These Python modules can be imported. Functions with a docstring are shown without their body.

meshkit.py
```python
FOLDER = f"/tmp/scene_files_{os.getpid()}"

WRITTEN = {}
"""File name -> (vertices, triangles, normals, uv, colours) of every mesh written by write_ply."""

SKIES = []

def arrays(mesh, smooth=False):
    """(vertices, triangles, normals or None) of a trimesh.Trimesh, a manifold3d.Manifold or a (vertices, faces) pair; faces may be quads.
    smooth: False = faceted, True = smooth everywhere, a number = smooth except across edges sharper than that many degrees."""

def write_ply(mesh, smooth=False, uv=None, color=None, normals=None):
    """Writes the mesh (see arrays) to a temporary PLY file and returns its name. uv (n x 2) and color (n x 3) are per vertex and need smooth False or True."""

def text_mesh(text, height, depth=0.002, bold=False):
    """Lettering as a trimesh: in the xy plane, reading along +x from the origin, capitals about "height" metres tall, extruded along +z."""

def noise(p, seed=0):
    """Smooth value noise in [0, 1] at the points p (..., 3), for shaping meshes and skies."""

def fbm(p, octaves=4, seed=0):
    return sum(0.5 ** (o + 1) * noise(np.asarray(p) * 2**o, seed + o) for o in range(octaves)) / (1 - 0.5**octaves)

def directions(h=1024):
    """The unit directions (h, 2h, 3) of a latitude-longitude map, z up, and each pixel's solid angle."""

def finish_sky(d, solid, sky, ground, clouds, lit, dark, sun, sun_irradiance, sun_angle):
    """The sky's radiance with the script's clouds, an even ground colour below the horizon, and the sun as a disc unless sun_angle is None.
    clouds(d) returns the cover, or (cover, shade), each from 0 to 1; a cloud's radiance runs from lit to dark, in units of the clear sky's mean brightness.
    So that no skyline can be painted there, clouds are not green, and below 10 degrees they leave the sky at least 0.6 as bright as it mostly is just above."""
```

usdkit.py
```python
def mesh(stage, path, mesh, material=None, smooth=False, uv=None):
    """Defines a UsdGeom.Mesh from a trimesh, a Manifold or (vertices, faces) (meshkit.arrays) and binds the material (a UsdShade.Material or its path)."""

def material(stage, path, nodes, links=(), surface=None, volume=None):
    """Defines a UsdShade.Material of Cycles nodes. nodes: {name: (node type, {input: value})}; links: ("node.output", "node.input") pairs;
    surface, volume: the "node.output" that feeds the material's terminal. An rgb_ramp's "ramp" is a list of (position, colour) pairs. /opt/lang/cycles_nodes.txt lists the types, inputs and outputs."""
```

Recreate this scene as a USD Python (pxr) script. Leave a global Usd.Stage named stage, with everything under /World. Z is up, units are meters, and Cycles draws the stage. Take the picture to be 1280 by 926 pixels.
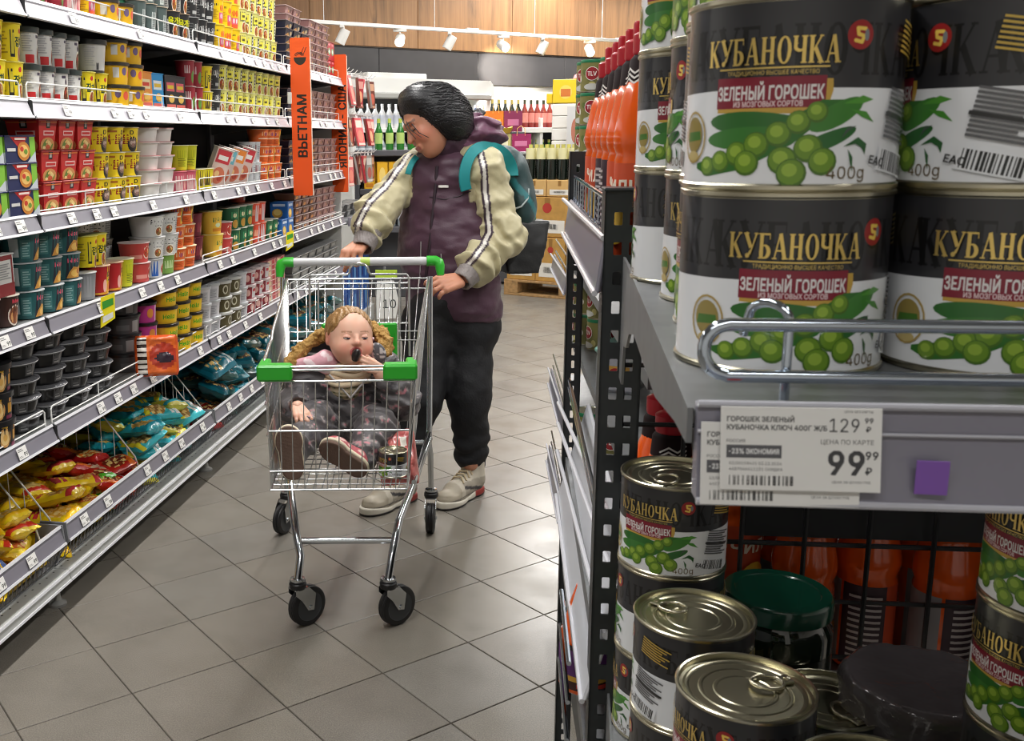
import math, random, glob, numpy as np, trimesh, shapely, usdkit, meshkit
from shapely import geometry as sg, affinity
from pxr import Usd, UsdGeom, UsdLux, UsdShade, Sdf, Gf, Vt
rnd = random.Random(7)
PI = math.pi
stage = Usd.Stage.CreateInMemory()
UsdGeom.SetStageUpAxis(stage, UsdGeom.Tokens.z)
UsdGeom.SetStageMetersPerUnit(stage, 1.0)
UsdGeom.Xform.Define(stage, '/World')
# ------------------------------------------------------------------ camera, lights, exposure
# x: across the aisle, y: along the left gondola, z: up; the camera stands at x = y = 0
PITCH, ROLL, YAW, EYE = math.radians(11.4724), math.radians(.64355), math.radians(10.7), (0, 0, 1.4296)
def camera():
    cp, sp, c, s, ca, sa = math.cos(PITCH), math.sin(PITCH), math.cos(ROLL), math.sin(ROLL), math.cos(YAW), math.sin(YAW)
    right, fwd, down = np.array([1, 0, 0.]), np.array([0, cp, -sp]), np.array([0, -sp, -cp])
    m = np.array([c * right + s * down, -s * right + c * down, fwd]) @ np.array([[ca, sa, 0], [-sa, ca, 0], [0, 0, 1.]])
    cam = UsdGeom.Camera.Define(stage, '/World/camera')
    g = np.eye(4); g[0, :3], g[1, :3], g[2, :3], g[3, :3] = m[0], -m[1], -m[2], EYE
    cam.AddTransformOp().Set(Gf.Matrix4d(g.tolist()))
    cam.CreateHorizontalApertureAttr(36.0); cam.CreateVerticalApertureAttr(36.0 * 926 / 1280)
    cam.CreateFocalLengthAttr(1277.73 / 1280 * 36)
    cam.CreateHorizontalApertureOffsetAttr((640 - 473.015) / 1280 * 36)
    cam.CreateVerticalApertureOffsetAttr((433.69 - 463) / 1280 * 36)
    cam.CreateClippingRangeAttr(Gf.Vec2f(.05, 60))
    cam.CreateFStopAttr(40.0); cam.CreateFocusDistanceAttr(2.6)
    cam.CreateExposureAttr(EXPOSURE)
EXPOSURE = 0.0
camera()
def rect_light(name, loc, w, l, power, color=(1, .985, .96), rot=(0, 0, 0)):
    li = UsdLux.RectLight.Define(stage, '/World/' + name)
    li.AddTranslateOp().Set(Gf.Vec3d(*loc)); li.AddRotateXYZOp().Set(Gf.Vec3f(*rot))
    li.CreateWidthAttr(w); li.CreateHeightAttr(l); li.CreateIntensityAttr(power); li.CreateColorAttr(Gf.Vec3f(*color))
# rows of linear LED luminaires under the ceiling, along the aisles
for i, (lx, ly, ll) in enumerate([(-.95, 4.6, 8.6), (1.5, 4.6, 8.6), (-4.2, 5, 8), (-.1, 10.6, 3.0)]):
    rect_light('lamp_row_%d' % i, (lx, ly, 3.35), .16, ll, (44.0, 44.0, 42.0, 70.0)[i])
rect_light('lamp_row_4', (-.35, -1.2, 3.2), 2.6, .16, 24.0)
rect_light('lamp_row_5', (1.2, 12.6, 3.2), 4.5, .16, 40.0, rot=(0, 0, 45))
# ------------------------------------------------------------------ helpers
def lin(c):
    c = np.asarray(c, float) / 255
    return np.where(c <= .04045, c / 12.92, ((c + .055) / 1.055) ** 2.4)
USED = {}
def numbered(path):
    n = USED.get(path, 0); USED[path] = n + 1
    return path if n == 0 else '%s_%03d' % (path, n)
MATS = {}
def mat(name, rgb=(128, 128, 128), rough=.5, metal=0., noise=0., scale=30., bump=0., bscale=60., **kw):
    """A principled material with a little tone noise and fine relief."""
    if name in MATS: return MATS[name]
    nodes = {'p': ('principled_bsdf', {'base_color': tuple(lin(rgb)), 'roughness': rough, 'metallic': metal, **kw})}; links = []
    if noise or bump: nodes['tc'] = ('texture_coordinate', {})
    if noise:
        nodes['n'] = ('noise_texture', {'scale': scale, 'detail': 4.0})
        a, b = lin(np.clip(np.array(rgb) * (1 - noise), 0, 255)), lin(np.clip(np.array(rgb) * (1 + noise), 0, 255))
        nodes['r'] = ('rgb_ramp', {'ramp': [(.3, tuple(a)), (.7, tuple(b))]})
        links += [('tc.object', 'n.vector'), ('n.fac', 'r.fac'), ('r.color', 'p.base_color')]
    if bump:
        nodes['bn'] = ('noise_texture', {'scale': bscale, 'detail': 5.0}); nodes['b'] = ('bump', {'strength': bump, 'distance': .004})
        links += [('tc.object', 'bn.vector'), ('bn.fac', 'b.height'), ('b.normal', 'p.normal')]
    MATS[name] = usdkit.material(stage, '/World/Looks/' + name, nodes, links, surface='p.BSDF')
    return MATS[name]
def print_mat(name, rough=.4, metal=0., coat=0., bump=0., bscale=40., **kw):
    """Flat printed colours carried by the mesh (primvar col)."""
    if name in MATS: return MATS[name]
    nodes = {'a': ('attribute', {'attribute': 'col'}), 'p': ('principled_bsdf', {'roughness': rough, 'metallic': metal, 'coat_weight': coat, **kw})}
    links = [('a.color', 'p.base_color')]
    if bump:
        nodes['tc'] = ('texture_coordinate', {}); nodes['bn'] = ('noise_texture', {'scale': bscale, 'detail': 4.0}); nodes['b'] = ('bump', {'strength': bump, 'distance': .004})
        links += [('tc.object', 'bn.vector'), ('bn.fac', 'b.height'), ('b.normal', 'p.normal')]
    MATS[name] = usdkit.material(stage, '/World/Looks/' + name, nodes, links, surface='p.BSDF')
    return MATS[name]
PRINT = print_mat('printed_paper', .42); GLOSS = print_mat('printed_gloss', .25, coat=.3); FILM = print_mat('printed_film', .22, coat=.4, bump=.5, bscale=55)
CLOTHP = print_mat('printed_cloth', .75, bump=.3, bscale=120)
def clear_mat(name, rgb, amount, rough=.15):
    """Thin clear plastic: see-through with a fresnel sheen."""
    if name in MATS: return MATS[name]
    MATS[name] = usdkit.material(stage, '/World/Looks/' + name, {'t': ('transparent_bsdf', {'color': (1, 1, 1)}), 'g': ('principled_bsdf', {'base_color': tuple(lin(rgb)), 'roughness': rough}),
        'm': ('mix_closure', {'fac': amount})}, [('t.BSDF', 'm.closure1'), ('g.BSDF', 'm.closure2')], surface='m.closure')
    return MATS[name]

class MB:
    """Collects triangles for one mesh."""
    def __init__(s): s.v, s.f, s.c, s.n, s.k = [], [], [], [], 0
    def add(s, v, f, col=None, nrm=None):
        v = np.asarray(v, float).reshape(-1, 3); f = np.asarray(f, int)
        if f.ndim == 2 and f.shape[1] == 4: f = np.vstack([f[:, [0, 1, 2]], f[:, [0, 2, 3]]])
        s.v.append(v); s.f.append(f + s.k); s.k += len(v)
        if col is not None: s.c.append(np.broadcast_to(lin(col), (len(v), 3)))
        if nrm is not None: s.n.append(np.asarray(nrm, float))
        return s
    def mesh(s, m, col=None): return s.add(np.array(m.vertices), np.array(m.faces), col)
    def box(s, x0, x1, y0, y1, z0, z1, col=None, rot=None, at=None):
        v = np.array([[x, y, z] for x in (x0, x1) for y in (y0, y1) for z in (z0, z1)], float)
        f = [[0, 1, 3, 2], [4, 6, 7, 5], [0, 4, 5, 1], [2, 3, 7, 6], [0, 2, 6, 4], [1, 5, 7, 3]]
        if rot is not None: v = v @ rot.T
        if at is not None: v = v + np.asarray(at)
        vv = np.concatenate([v[q] for q in f]); return s.add(vv, np.arange(24).reshape(6, 4), col)
    def bbox(s, x0, x1, y0, y1, z0, z1, b=.003, col=None, rot=None, at=None):
        """Box with chamfered edges."""
        pts = []
        for sx in (0, 1):
            for sy in (0, 1):
                for sz in (0, 1):
                    p = np.array([(x0, x1)[sx], (y0, y1)[sy], (z0, z1)[sz]], float); d = np.array([1 - 2 * sx, 1 - 2 * sy, 1 - 2 * sz]) * b
                    pts += [p + d * (0, 1, 1), p + d * (1, 0, 1), p + d * (1, 1, 0)]
        h = trimesh.convex.convex_hull(np.array(pts)); v, f = np.array(h.vertices), np.array(h.faces)
        if rot is not None: v = v @ rot.T
        if at is not None: v = v + np.asarray(at)
        return s.add(v[f].reshape(-1, 3), np.arange(len(f) * 3).reshape(-1, 3), col)
    def tube(s, path, r, n=8, closed=False, col=None, cap=True):
        p = np.asarray(path, float); m = len(p); r = np.broadcast_to(r, m)
        if closed: t = np.roll(p, -1, 0) - np.roll(p, 1, 0)
        else: t = np.gradient(p, axis=0)
        t /= np.linalg.norm(t, axis=1, keepdims=True) + 1e-12
        u = np.cross(t[0], [0, 0, 1.]); 
        if np.linalg.norm(u) < .1: u = np.cross(t[0], [1., 0, 0])
        us = []
        for i in range(m):
            u = u - t[i] * (u @ t[i]); u /= np.linalg.norm(u) + 1e-12; us.append(u)
        us = np.array(us); ws = np.cross(t, us); a = np.arange(n) * 2 * PI / n
        v = p[:, None] + r[:, None, None] * (np.cos(a)[None, :, None] * us[:, None] + np.sin(a)[None, :, None] * ws[:, None])
        f = []
        for i in range(m if closed else m - 1):
            j = (i + 1) % m
            for k in range(n): l = (k + 1) % n; f.append([i * n + k, i * n + l, j * n + l, j * n + k])
        v = v.reshape(-1, 3); f = np.array(f); f = np.vstack([f[:, [0, 1, 2]], f[:, [0, 2, 3]]])
        if cap and not closed:
            e = []
            for k in range(1, n - 1): e += [[0, k + 1, k], [(m - 1) * n, (m - 1) * n + k, (m - 1) * n + k + 1]]
            f = np.vstack([f, e])
        return s.add(v, f[:, ::-1] if False else f, col)
    def lathe(s, prof, n=24, at=(0, 0, 0), col=None, ang=0., sx=1., sy=1.):
        """prof: (r, z) from bottom to top."""
        prof = np.asarray(prof, float); a = ang + np.arange(n) * 2 * PI / n; m = len(prof)
        v = np.stack([prof[:, 0, None] * np.cos(a) * sx, prof[:, 0, None] * np.sin(a) * sy, np.broadcast_to(prof[:, 1, None], (m, n))], -1).reshape(-1, 3) + np.asarray(at)
        f = []
        for i in range(m - 1):
            for k in range(n):
                l = (k + 1) % n; q = [i * n + k, i * n + l, (i + 1) * n + l, (i + 1) * n + k]
                if prof[i, 0] > 1e-7: f.append([q[0], q[1], q[2]] if prof[i + 1, 0] > 1e-7 else [q[0], q[1], q[2]])
                if prof[i + 1, 0] > 1e-7: f.append([q[0], q[2], q[3]])
        return s.add(v, f, col)
    def poly(s, p, z=0., h=0., col=None, xf=None):
        """A shapely polygon, flat (h = 0) or extruded; xf maps (x, y, z) rows."""
        for g in getattr(p, 'geoms', [p]):
            if g.geom_type != 'Polygon' or g.area < 1e-12: continue
            if h: m = trimesh.creation.extrude_polygon(g, h, engine='earcut'); v, f = np.array(m.vertices) + [0, 0, z], np.array(m.faces)
            else:
                v2, f = trimesh.creation.triangulate_polygon(g, engine='earcut'); v = np.c_[v2, np.full(len(v2), z)]; f = np.array(f)
                a, b, c = v2[f[:, 0]], v2[f[:, 1]], v2[f[:, 2]]; cr = (b[:, 0] - a[:, 0]) * (c[:, 1] - a[:, 1]) - (b[:, 1] - a[:, 1]) * (c[:, 0] - a[:, 0])
                f[cr < 0] = f[cr < 0][:, ::-1]
            s.add(v if xf is None else xf(v), f, col)
        return s
    def xf(s, m, t=(0, 0, 0)):
        s.v = [v @ np.asarray(m).T + np.asarray(t) for v in s.v]; return s
    def put(s, path, material, smooth=False):
        if not s.v: return None
        v, f = np.concatenate(s.v), np.concatenate(s.f)
        if s.n: m = usdkit.mesh(stage, path, (v, f), material); m.CreateNormalsAttr(Vt.Vec3fArray.FromNumpy(np.concatenate(s.n).astype(np.float32))); m.SetNormalsInterpolation('vertex')
        elif s.c and smooth is not True and smooth: m = usdkit.mesh(stage, path, (v, f), material, smooth=True)
        else: m = usdkit.mesh(stage, path, (v, f), material, smooth=smooth)
        if s.c:
            if sum(map(len, s.c)) != len(v): print('COL', path, sum(map(len, s.c)), len(v))
            UsdGeom.PrimvarsAPI(m).CreatePrimvar('col', Sdf.ValueTypeNames.Color3fArray, 'vertex').Set(Vt.Vec3fArray.FromNumpy(np.concatenate(s.c).astype(np.float32)))
        return m.GetPrim()
def rotm(rx=0, ry=0, rz=0):
    a, b, c = (math.radians(q) for q in (rx, ry, rz))
    X = np.array([[1, 0, 0], [0, math.cos(a), -math.sin(a)], [0, math.sin(a), math.cos(a)]]); Y = np.array([[math.cos(b), 0, math.sin(b)], [0, 1, 0], [-math.sin(b), 0, math.cos(b)]]); Z = np.array([[math.cos(c), -math.sin(c), 0], [math.sin(c), math.cos(c), 0], [0, 0, 1]])
    return Z @ Y @ X
LABELS = {}
def tag(o, label=None, cat=None, group=None, kind=None):
    for k, v in (('label', label), ('category', cat), ('group', group), ('kind', kind)):
        if v: o.SetCustomDataByKey(k, v)
    if label: LABELS.setdefault(label, []).append(str(o.GetPath()))
    return o
def xform(path, loc=(0, 0, 0), rot=(0, 0, 0)):
    x = UsdGeom.Xform.Define(stage, path); x.AddTranslateOp().Set(Gf.Vec3d(*map(float, loc))); x.AddRotateXYZOp().Set(Gf.Vec3f(*map(float, rot)))
    return x.GetPrim()
def thing(name, label, cat, loc=(0, 0, 0), rot=(0, 0, 0), group=None, kind=None):
    return tag(xform(numbered('/World/' + name), loc, rot), label, cat, group, kind)
def group_part(name, parent): return UsdGeom.Xform.Define(stage, numbered(str(parent.GetPath()) + '/' + name)).GetPrim()
def part(name, mb, m, parent, smooth=False, label=None, kind=None):
    p = mb.put(numbered(str(parent.GetPath()) + '/' + name), m, smooth)
    if p and (label or kind): tag(p, label, None, None, kind)
    return p
def solo(name, mb, m, label, cat, smooth=False, group=None, kind=None):
    return tag(mb.put(numbered('/World/' + name), m, smooth), label, cat, group, kind)
PROTO = {}
def place(key, name, build, label, cat, loc, rot=(0, 0, 0), group=None):
    """The first of a kind is built where it stands; every further one references it."""
    if key not in PROTO:
        t = PROTO[key] = thing(name, label, cat, loc, rot, group); build(t); return t
    t = xform(numbered('/World/' + name), loc, rot); t.GetReferences().AddInternalReference(PROTO[key].GetPath()); t.SetInstanceable(True)
    return tag(t, label, cat, group)
FONTS = {}
def glyphs(text, height, bold=False, font='Inter', squeeze=1.):
    """Lettering as a shapely shape, centred on the origin, capitals about height tall."""
    from PIL import Image, ImageDraw, ImageFont
    key = (text, bold, font)
    if key not in FONTS:
        f = ImageFont.truetype(glob.glob('/opt/blender-*/*/datafiles/fonts/%s.woff2' % font)[0], 64)
        x0, y0, x1, y1 = f.getbbox(text, anchor='ls', stroke_width=2 * bold)
        im = Image.new('L', (int(x1 - x0 + 8), int(y1 - y0 + 8))); ImageDraw.Draw(im).text((4 - x0, 4 - y0), text, 255, f, anchor='ls', stroke_width=2 * bold)
        on = np.pad(np.asarray(im) > 127, ((0, 0), (1, 1))).astype(np.int8)
        rows, st = np.nonzero(np.diff(on, axis=1) == 1); en = np.nonzero(np.diff(on, axis=1) == -1)[1]
        g = shapely.union_all(shapely.box(st, -rows - 1, en, -rows)).buffer(.6).buffer(-.6).simplify(1.0)
        b = g.bounds; FONTS[key] = affinity.translate(g, -(b[0] + b[2]) / 2, -(b[1] + b[3]) / 2)
    g = FONTS[key]; k = height / 46.5
    return affinity.scale(g, k * squeeze, k, origin=(0, 0))
def ell(x, y, a, b, rot=0, n=20):
    t = np.arange(n) * 2 * PI / n; g = sg.Polygon(np.c_[a * np.cos(t), b * np.sin(t)])
    return affinity.translate(affinity.rotate(g, rot, origin=(0, 0)), x, y)
def rc(x0, x1, y0, y1): return sg.box(x0, y0, x1, y1)
def wrap(mb, items, r0, r1, z0, z1, n=32, eps=.00012):
    """Prints flat shapes (x = arc length at mid radius, y = height) onto a cone from (r0, z0) to (r1, z1); x = 0 faces -y."""
    rm, da = (r0 + r1) / 2, 2 * PI / n
    ca = math.cos(math.atan2(r1 - r0, z1 - z0)); sa = math.sin(math.atan2(r1 - r0, z1 - z0))
    for lay, (g, col) in enumerate(items):
        b = g.bounds; k0, k1 = math.floor(b[0] / rm / da), math.ceil(b[2] / rm / da)
        for k in range(k0, k1):
            q = g.intersection(sg.box(k * da * rm, b[1] - 1, (k + 1) * da * rm, b[3] + 1))
            for h in getattr(q, 'geoms', [q]):
                if h.geom_type != 'Polygon' or h.area < 1e-9: continue
                v2, f = trimesh.creation.triangulate_polygon(h, engine='earcut'); f = np.array(f)
                a3, b3, c3 = v2[f[:, 0]], v2[f[:, 1]], v2[f[:, 2]]; cr = (b3[:, 0] - a3[:, 0]) * (c3[:, 1] - a3[:, 1]) - (b3[:, 1] - a3[:, 1]) * (c3[:, 0] - a3[:, 0])
                f[cr < 0] = f[cr < 0][:, ::-1]
                a = v2[:, 0] / rm; a0, a1 = k * da, (k + 1) * da
                t = ((a - a0) / da)[:, None]; d = (1 - t) * [[math.sin(a0), -math.cos(a0)]] + t * [[math.sin(a1), -math.cos(a1)]]
                rr = r0 + (r1 - r0) * (v2[:, 1] - z0) / (z1 - z0) + eps * (lay + 1)
                nn = np.c_[np.sin(a) * ca, -np.cos(a) * ca, np.full(len(a), -sa)]
                mb.add(np.c_[d * rr[:, None], v2[:, 1]], f, col, nn)
    return mb
# ------------------------------------------------------------------ the setting
WHITE = mat('white_paint', (225, 223, 218), .6); DARK = mat('dark_powder_coat', (44, 45, 48), .45, noise=.06, scale=200)
CHROME = mat('chrome', (205, 208, 212), .12, metallic=1.) if False else mat('chrome', (205, 208, 212), .14, 1.)
STEEL = mat('galvanised_steel', (150, 152, 152), .35, .85, noise=.06, scale=40)
def floor():
    fl = xform(numbered('/World/floor')); tag(fl, 'grey speckled ceramic tile floor laid diagonally to the aisle', kind='structure')
    grout = mat('grout', (84, 78, 70), .9)
    m = MB().poly(sg.Polygon([(-6, -3), (5, -3), (5, 17.5), (-6, 6.5)]), z=-.003); part('grout_bed', m, grout, fl)
    T, g = .3, .0017; o = np.array([-.262, 3.579]); s2 = math.sqrt(.5); U, V = np.array([s2, s2]), np.array([s2, -s2])
    tiles = []
    for i in range(-30, 50):
        for j in range(-40, 30):
            c = o + (i + .5) * T * U + (j + .5) * T * V
            if not (-5.7 < c[0] < 4.7 and -2.6 < c[1] < 17.0 and c[1] < c[0] + 12.2): continue
            seen = c[1] > 1.2 and -1.62 < c[0] < .35 + .05 * c[1] and (c[0] > -.45 * c[1] + .2)
            tiles.append((0 if seen else 1, c[1], c, i, j))
    tiles.sort(key=lambda t: t[:2])
    mt = []
    for k, rgb in enumerate([(127, 121, 112), (130, 124, 114), (124, 118, 109), (128, 123, 115)]):
        nodes = {'tc': ('texture_coordinate', {}), 'n': ('noise_texture', {'scale': 300.0, 'detail': 3.0, 'roughness': .7}), 'n2': ('noise_texture', {'scale': 5.0, 'detail': 4.0}),
                 'r': ('rgb_ramp', {'ramp': [(.3, tuple(lin(np.array(rgb) * .80))), (.52, tuple(lin(rgb))), (.74, tuple(lin(np.array(rgb) * 1.22)))]}),
                 'r2': ('rgb_ramp', {'ramp': [(.3, (.95, .95, .95)), (.7, (1.03, 1.03, 1.03))]}), 'm': ('mix_color', {'blend_type': 'multiply', 'fac': 1.0}),
                 'rr': ('map_range', {'from_min': .3, 'from_max': .7, 'to_min': .27, 'to_max': .36}), 'p': ('principled_bsdf', {'specular_ior_level': .5})}
        mt.append(usdkit.material(stage, '/World/Looks/floor_tile_%d' % k, nodes, [('tc.object', 'n.vector'), ('tc.object', 'n2.vector'), ('n.fac', 'r.fac'), ('n2.fac', 'r2.fac'), ('r.color', 'm.a'), ('r2.color', 'm.b'), ('m.result', 'p.base_color'), ('n2.fac', 'rr.value'), ('rr.result', 'p.roughness')], surface='p.BSDF'))
    rest = MB(); R = np.array([[s2, s2, 0], [s2, -s2, 0], [0, 0, 1]]).T
    h = T / 2 - g
    for q, (_, _, c, i, j) in enumerate(tiles):
        m = MB() if q < 300 else rest
        x = [h, h - .0015]; z = [-.0012, 0]
        v = [[-h, -h, -.003], [h, -h, -.003], [h, h, -.003], [-h, h, -.003], [-h, -h, z[0]], [h, -h, z[0]], [h, h, z[0]], [-h, h, z[0]], [-x[1], -x[1], 0], [x[1], -x[1], 0], [x[1], x[1], 0], [-x[1], x[1], 0]]
        f = [[k + a, (k + 1) % 4 + a, (k + 1) % 4 + a + 4, k + a + 4] for a in (0, 4) for k in range(4)] + [[8, 9, 10, 11]]
        v = np.array(v) @ R.T + [c[0], c[1], rnd.uniform(-.0004, .0004)]; f = np.array(f)[:, ::-1]
        m.add(v[f].reshape(-1, 3), np.arange(len(f) * 4).reshape(-1, 4))
        if q < 300: part('tile', m, mt[(i * 7 + j * 13 + i * j) % 4], fl)
    part('far_tile', rest, mt[0], fl, kind='stuff')
floor()
WALL_D, WALL_N, WALL_C = np.array([math.sqrt(.5), math.sqrt(.5), 0]), np.array([-math.sqrt(.5), math.sqrt(.5), 0]), 8.838
WALL_P = np.array([-1.324, 11.175, 0])
def on_wall(s, off, z): return WALL_P + WALL_D * s - WALL_N * off + np.array([0, 0, z])
WR = np.array([WALL_D, -WALL_N * -1, [0, 0, 1]]).T       # local x along the wall, y into the wall, z up
def wall():
    w = xform(numbered('/World/wall_back'), on_wall(0, 0, 0), (0, 0, 45)); tag(w, 'back wall with wood planks above a band of dark grey panels', kind='structure')
    part('plaster', MB().box(-9, 9, .03, .2, 0, 3.6), WHITE, w)
    dp = mat('dark_panel', (70, 68, 69), .4, noise=.03, scale=8)
    for k in range(-5, 7):
        s0 = -.895 + 1.298 * k; part('dark_panel', MB().bbox(s0 + .002, s0 + 1.296, -.01, .03, 2.0, 2.335, .004), dp, w)
    for k in range(-5, 7):
        s0 = -.421 + 1.29 * k; tone = [(140, 102, 64), (134, 97, 62), (144, 106, 68)][k % 3]
        nodes = {'tc': ('texture_coordinate', {}), 'mp': ('mapping', {'scale': (1.0, 1.0, .10), 'location': (k * 3.7, 0., k * 1.3)}), 'n': ('noise_texture', {'scale': 9.0, 'detail': 5.0, 'roughness': .6, 'distortion': .6}),
                 'mp2': ('mapping', {'scale': (1.0, 1.0, .02)}), 'n2': ('noise_texture', {'scale': 60.0, 'detail': 3.0}),
                 'r': ('rgb_ramp', {'ramp': [(.25, tuple(lin(np.array(tone) * .62))), (.42, tuple(lin(tone))), (.58, tuple(lin(np.array(tone) * 1.12))), (.75, tuple(lin(np.array(tone) * .78)))]}),
                 'r2': ('rgb_ramp', {'ramp': [(.3, (.82, .8, .78)), (.7, (1.05, 1.05, 1.05))]}), 'm': ('mix_color', {'blend_type': 'multiply', 'fac': 1.0}), 'p': ('principled_bsdf', {'roughness': .55})}
        wm = usdkit.material(stage, '/World/Looks/wood_panel_%d' % (k + 5), nodes, [('tc.object', 'mp.vector'), ('mp.vector', 'n.vector'), ('tc.object', 'mp2.vector'), ('mp2.vector', 'n2.vector'), ('n.fac', 'r.fac'), ('n2.fac', 'r2.fac'), ('r.color', 'm.a'), ('r2.color', 'm.b'), ('m.result', 'p.base_color')], surface='p.BSDF')
        part('wood_panel', MB().bbox(s0 + .002, s0 + 1.288, -.03, .03, 2.345, 3.6, .004), wm, w)
    part('trim_strip', MB().box(-8, 8, -.02, .03, 2.335, 2.345), mat('trim_dark', (60, 50, 42), .5), w)
    for nm, p in (('left', [(-6.1, -3), (-6, -3), (-6, 6.6), (-6.1, 6.6)]), ('right', [(5, -3), (5.1, -3), (5.1, 17.6), (5, 17.6)]), ('front', [(-6, -3.1), (5, -3.1), (5, -3), (-6, -3)])):
        tag(MB().poly(sg.Polygon(p), 0, 3.6).put('/World/wall_' + nm, WHITE), '%s wall of the shop in plain white paint' % nm, kind='structure')
    tag(MB().poly(sg.Polygon([(-6, -3), (5, -3), (5, 17.5), (-6, 6.5)]), 3.6, .1).put('/World/ceiling', mat('ceiling_grey', (150, 150, 150), .8)), 'plain grey shop ceiling', kind='structure')
wall()
def track():
    t = thing('track_rail', 'long white lighting track running in front of the wood wall', 'track light rail', on_wall(0, 1.0, 2.425), (0, 0, 45))
    wp = mat('white_lamp', (235, 233, 228), .4)
    part('rail', MB().bbox(-3.2, 3.4, -.017, .017, -.016, .016, .003), wp, t)
    for s in (-2.15, -.95, .3, 1.25): part('hanger', MB().tube([(s, 0, .016), (s, 0, 1.15)], .003, 6), wp, t)
    for s in (-.5, 1.55): part('feed', MB().bbox(s - .07, s + .07, -.02, .02, -.01, .03, .003), wp, t)
    lit = usdkit.material(stage, '/World/Looks/lamp_lit', {'e': ('emission', {'color': (1, .96, .88), 'strength': 14.0})}, [], surface='e.emission')
    dull = mat('lamp_lens', (190, 188, 180), .3)
    words = ['first', 'second', 'third', 'fourth', 'fifth', 'last']
    for i, (s, yaw, tilt, on) in enumerate([(-1.963, 52, 26, 0), (-1.344, 140, 66, 1), (-.772, 52, 28, 0), (-.107, 168, 66, 1), (.41, 52, 26, 0), (1.076, 146, 62, 1)]):
        p = on_wall(s, 1.0, 2.396)
        h = thing('spotlight', '%s white track spotlight from the left, %s' % (words[i], 'glowing towards the aisle' if on else 'turned away from the aisle'), 'spotlight', p, (0, 0, 45 + yaw), 'spotlights on the white track')
        part('adapter', MB().bbox(-.06, .06, -.017, .017, -.012, .012, .003), wp, h)
        R = rotm(tilt, 0, 0)
        part('stem', MB().tube([(0, 0, 0), (0, 0, -.03)], .008, 8), wp, h)
        m = MB().lathe([(.0, .07), (.04, .07), (.044, .064), (.046, -.06), (.042, -.06), (.040, -.05), (0, -.05)][::-1], 20); m.xf(R, (0, 0, -.085)); part('head', m, wp, h, 40)
        m = MB().lathe([(.0, -.052), (.039, -.052), (.039, -.049), (0, -.049)], 20); m.xf(R, (0, 0, -.085)); part('lens', m, lit if on else dull, h)
    # one head washes the dark panels
    sl = UsdLux.SphereLight.Define(stage, '/World/wall_wash'); sl.CreateRadiusAttr(.03); sl.CreateIntensityAttr(11000.0); sl.CreateColorAttr(Gf.Vec3f(1, .95, .85))
    pos, aim = on_wall(-.1, .75, 2.3), on_wall(.75, 0, 2.16); d = aim - pos; d /= np.linalg.norm(d); xx = np.cross([0, 0, 1.], -d); xx /= np.linalg.norm(xx); yy = np.cross(-d, xx)
    g = np.eye(4); g[0, :3], g[1, :3], g[2, :3], g[3, :3] = xx, yy, -d, pos; sl.AddTransformOp().Set(Gf.Matrix4d(g.tolist()))
    sh = UsdLux.ShapingAPI.Apply(sl.GetPrim()); sh.CreateShapingConeAngleAttr(16.0); sh.CreateShapingConeSoftnessAttr(.8)
track()
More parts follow.
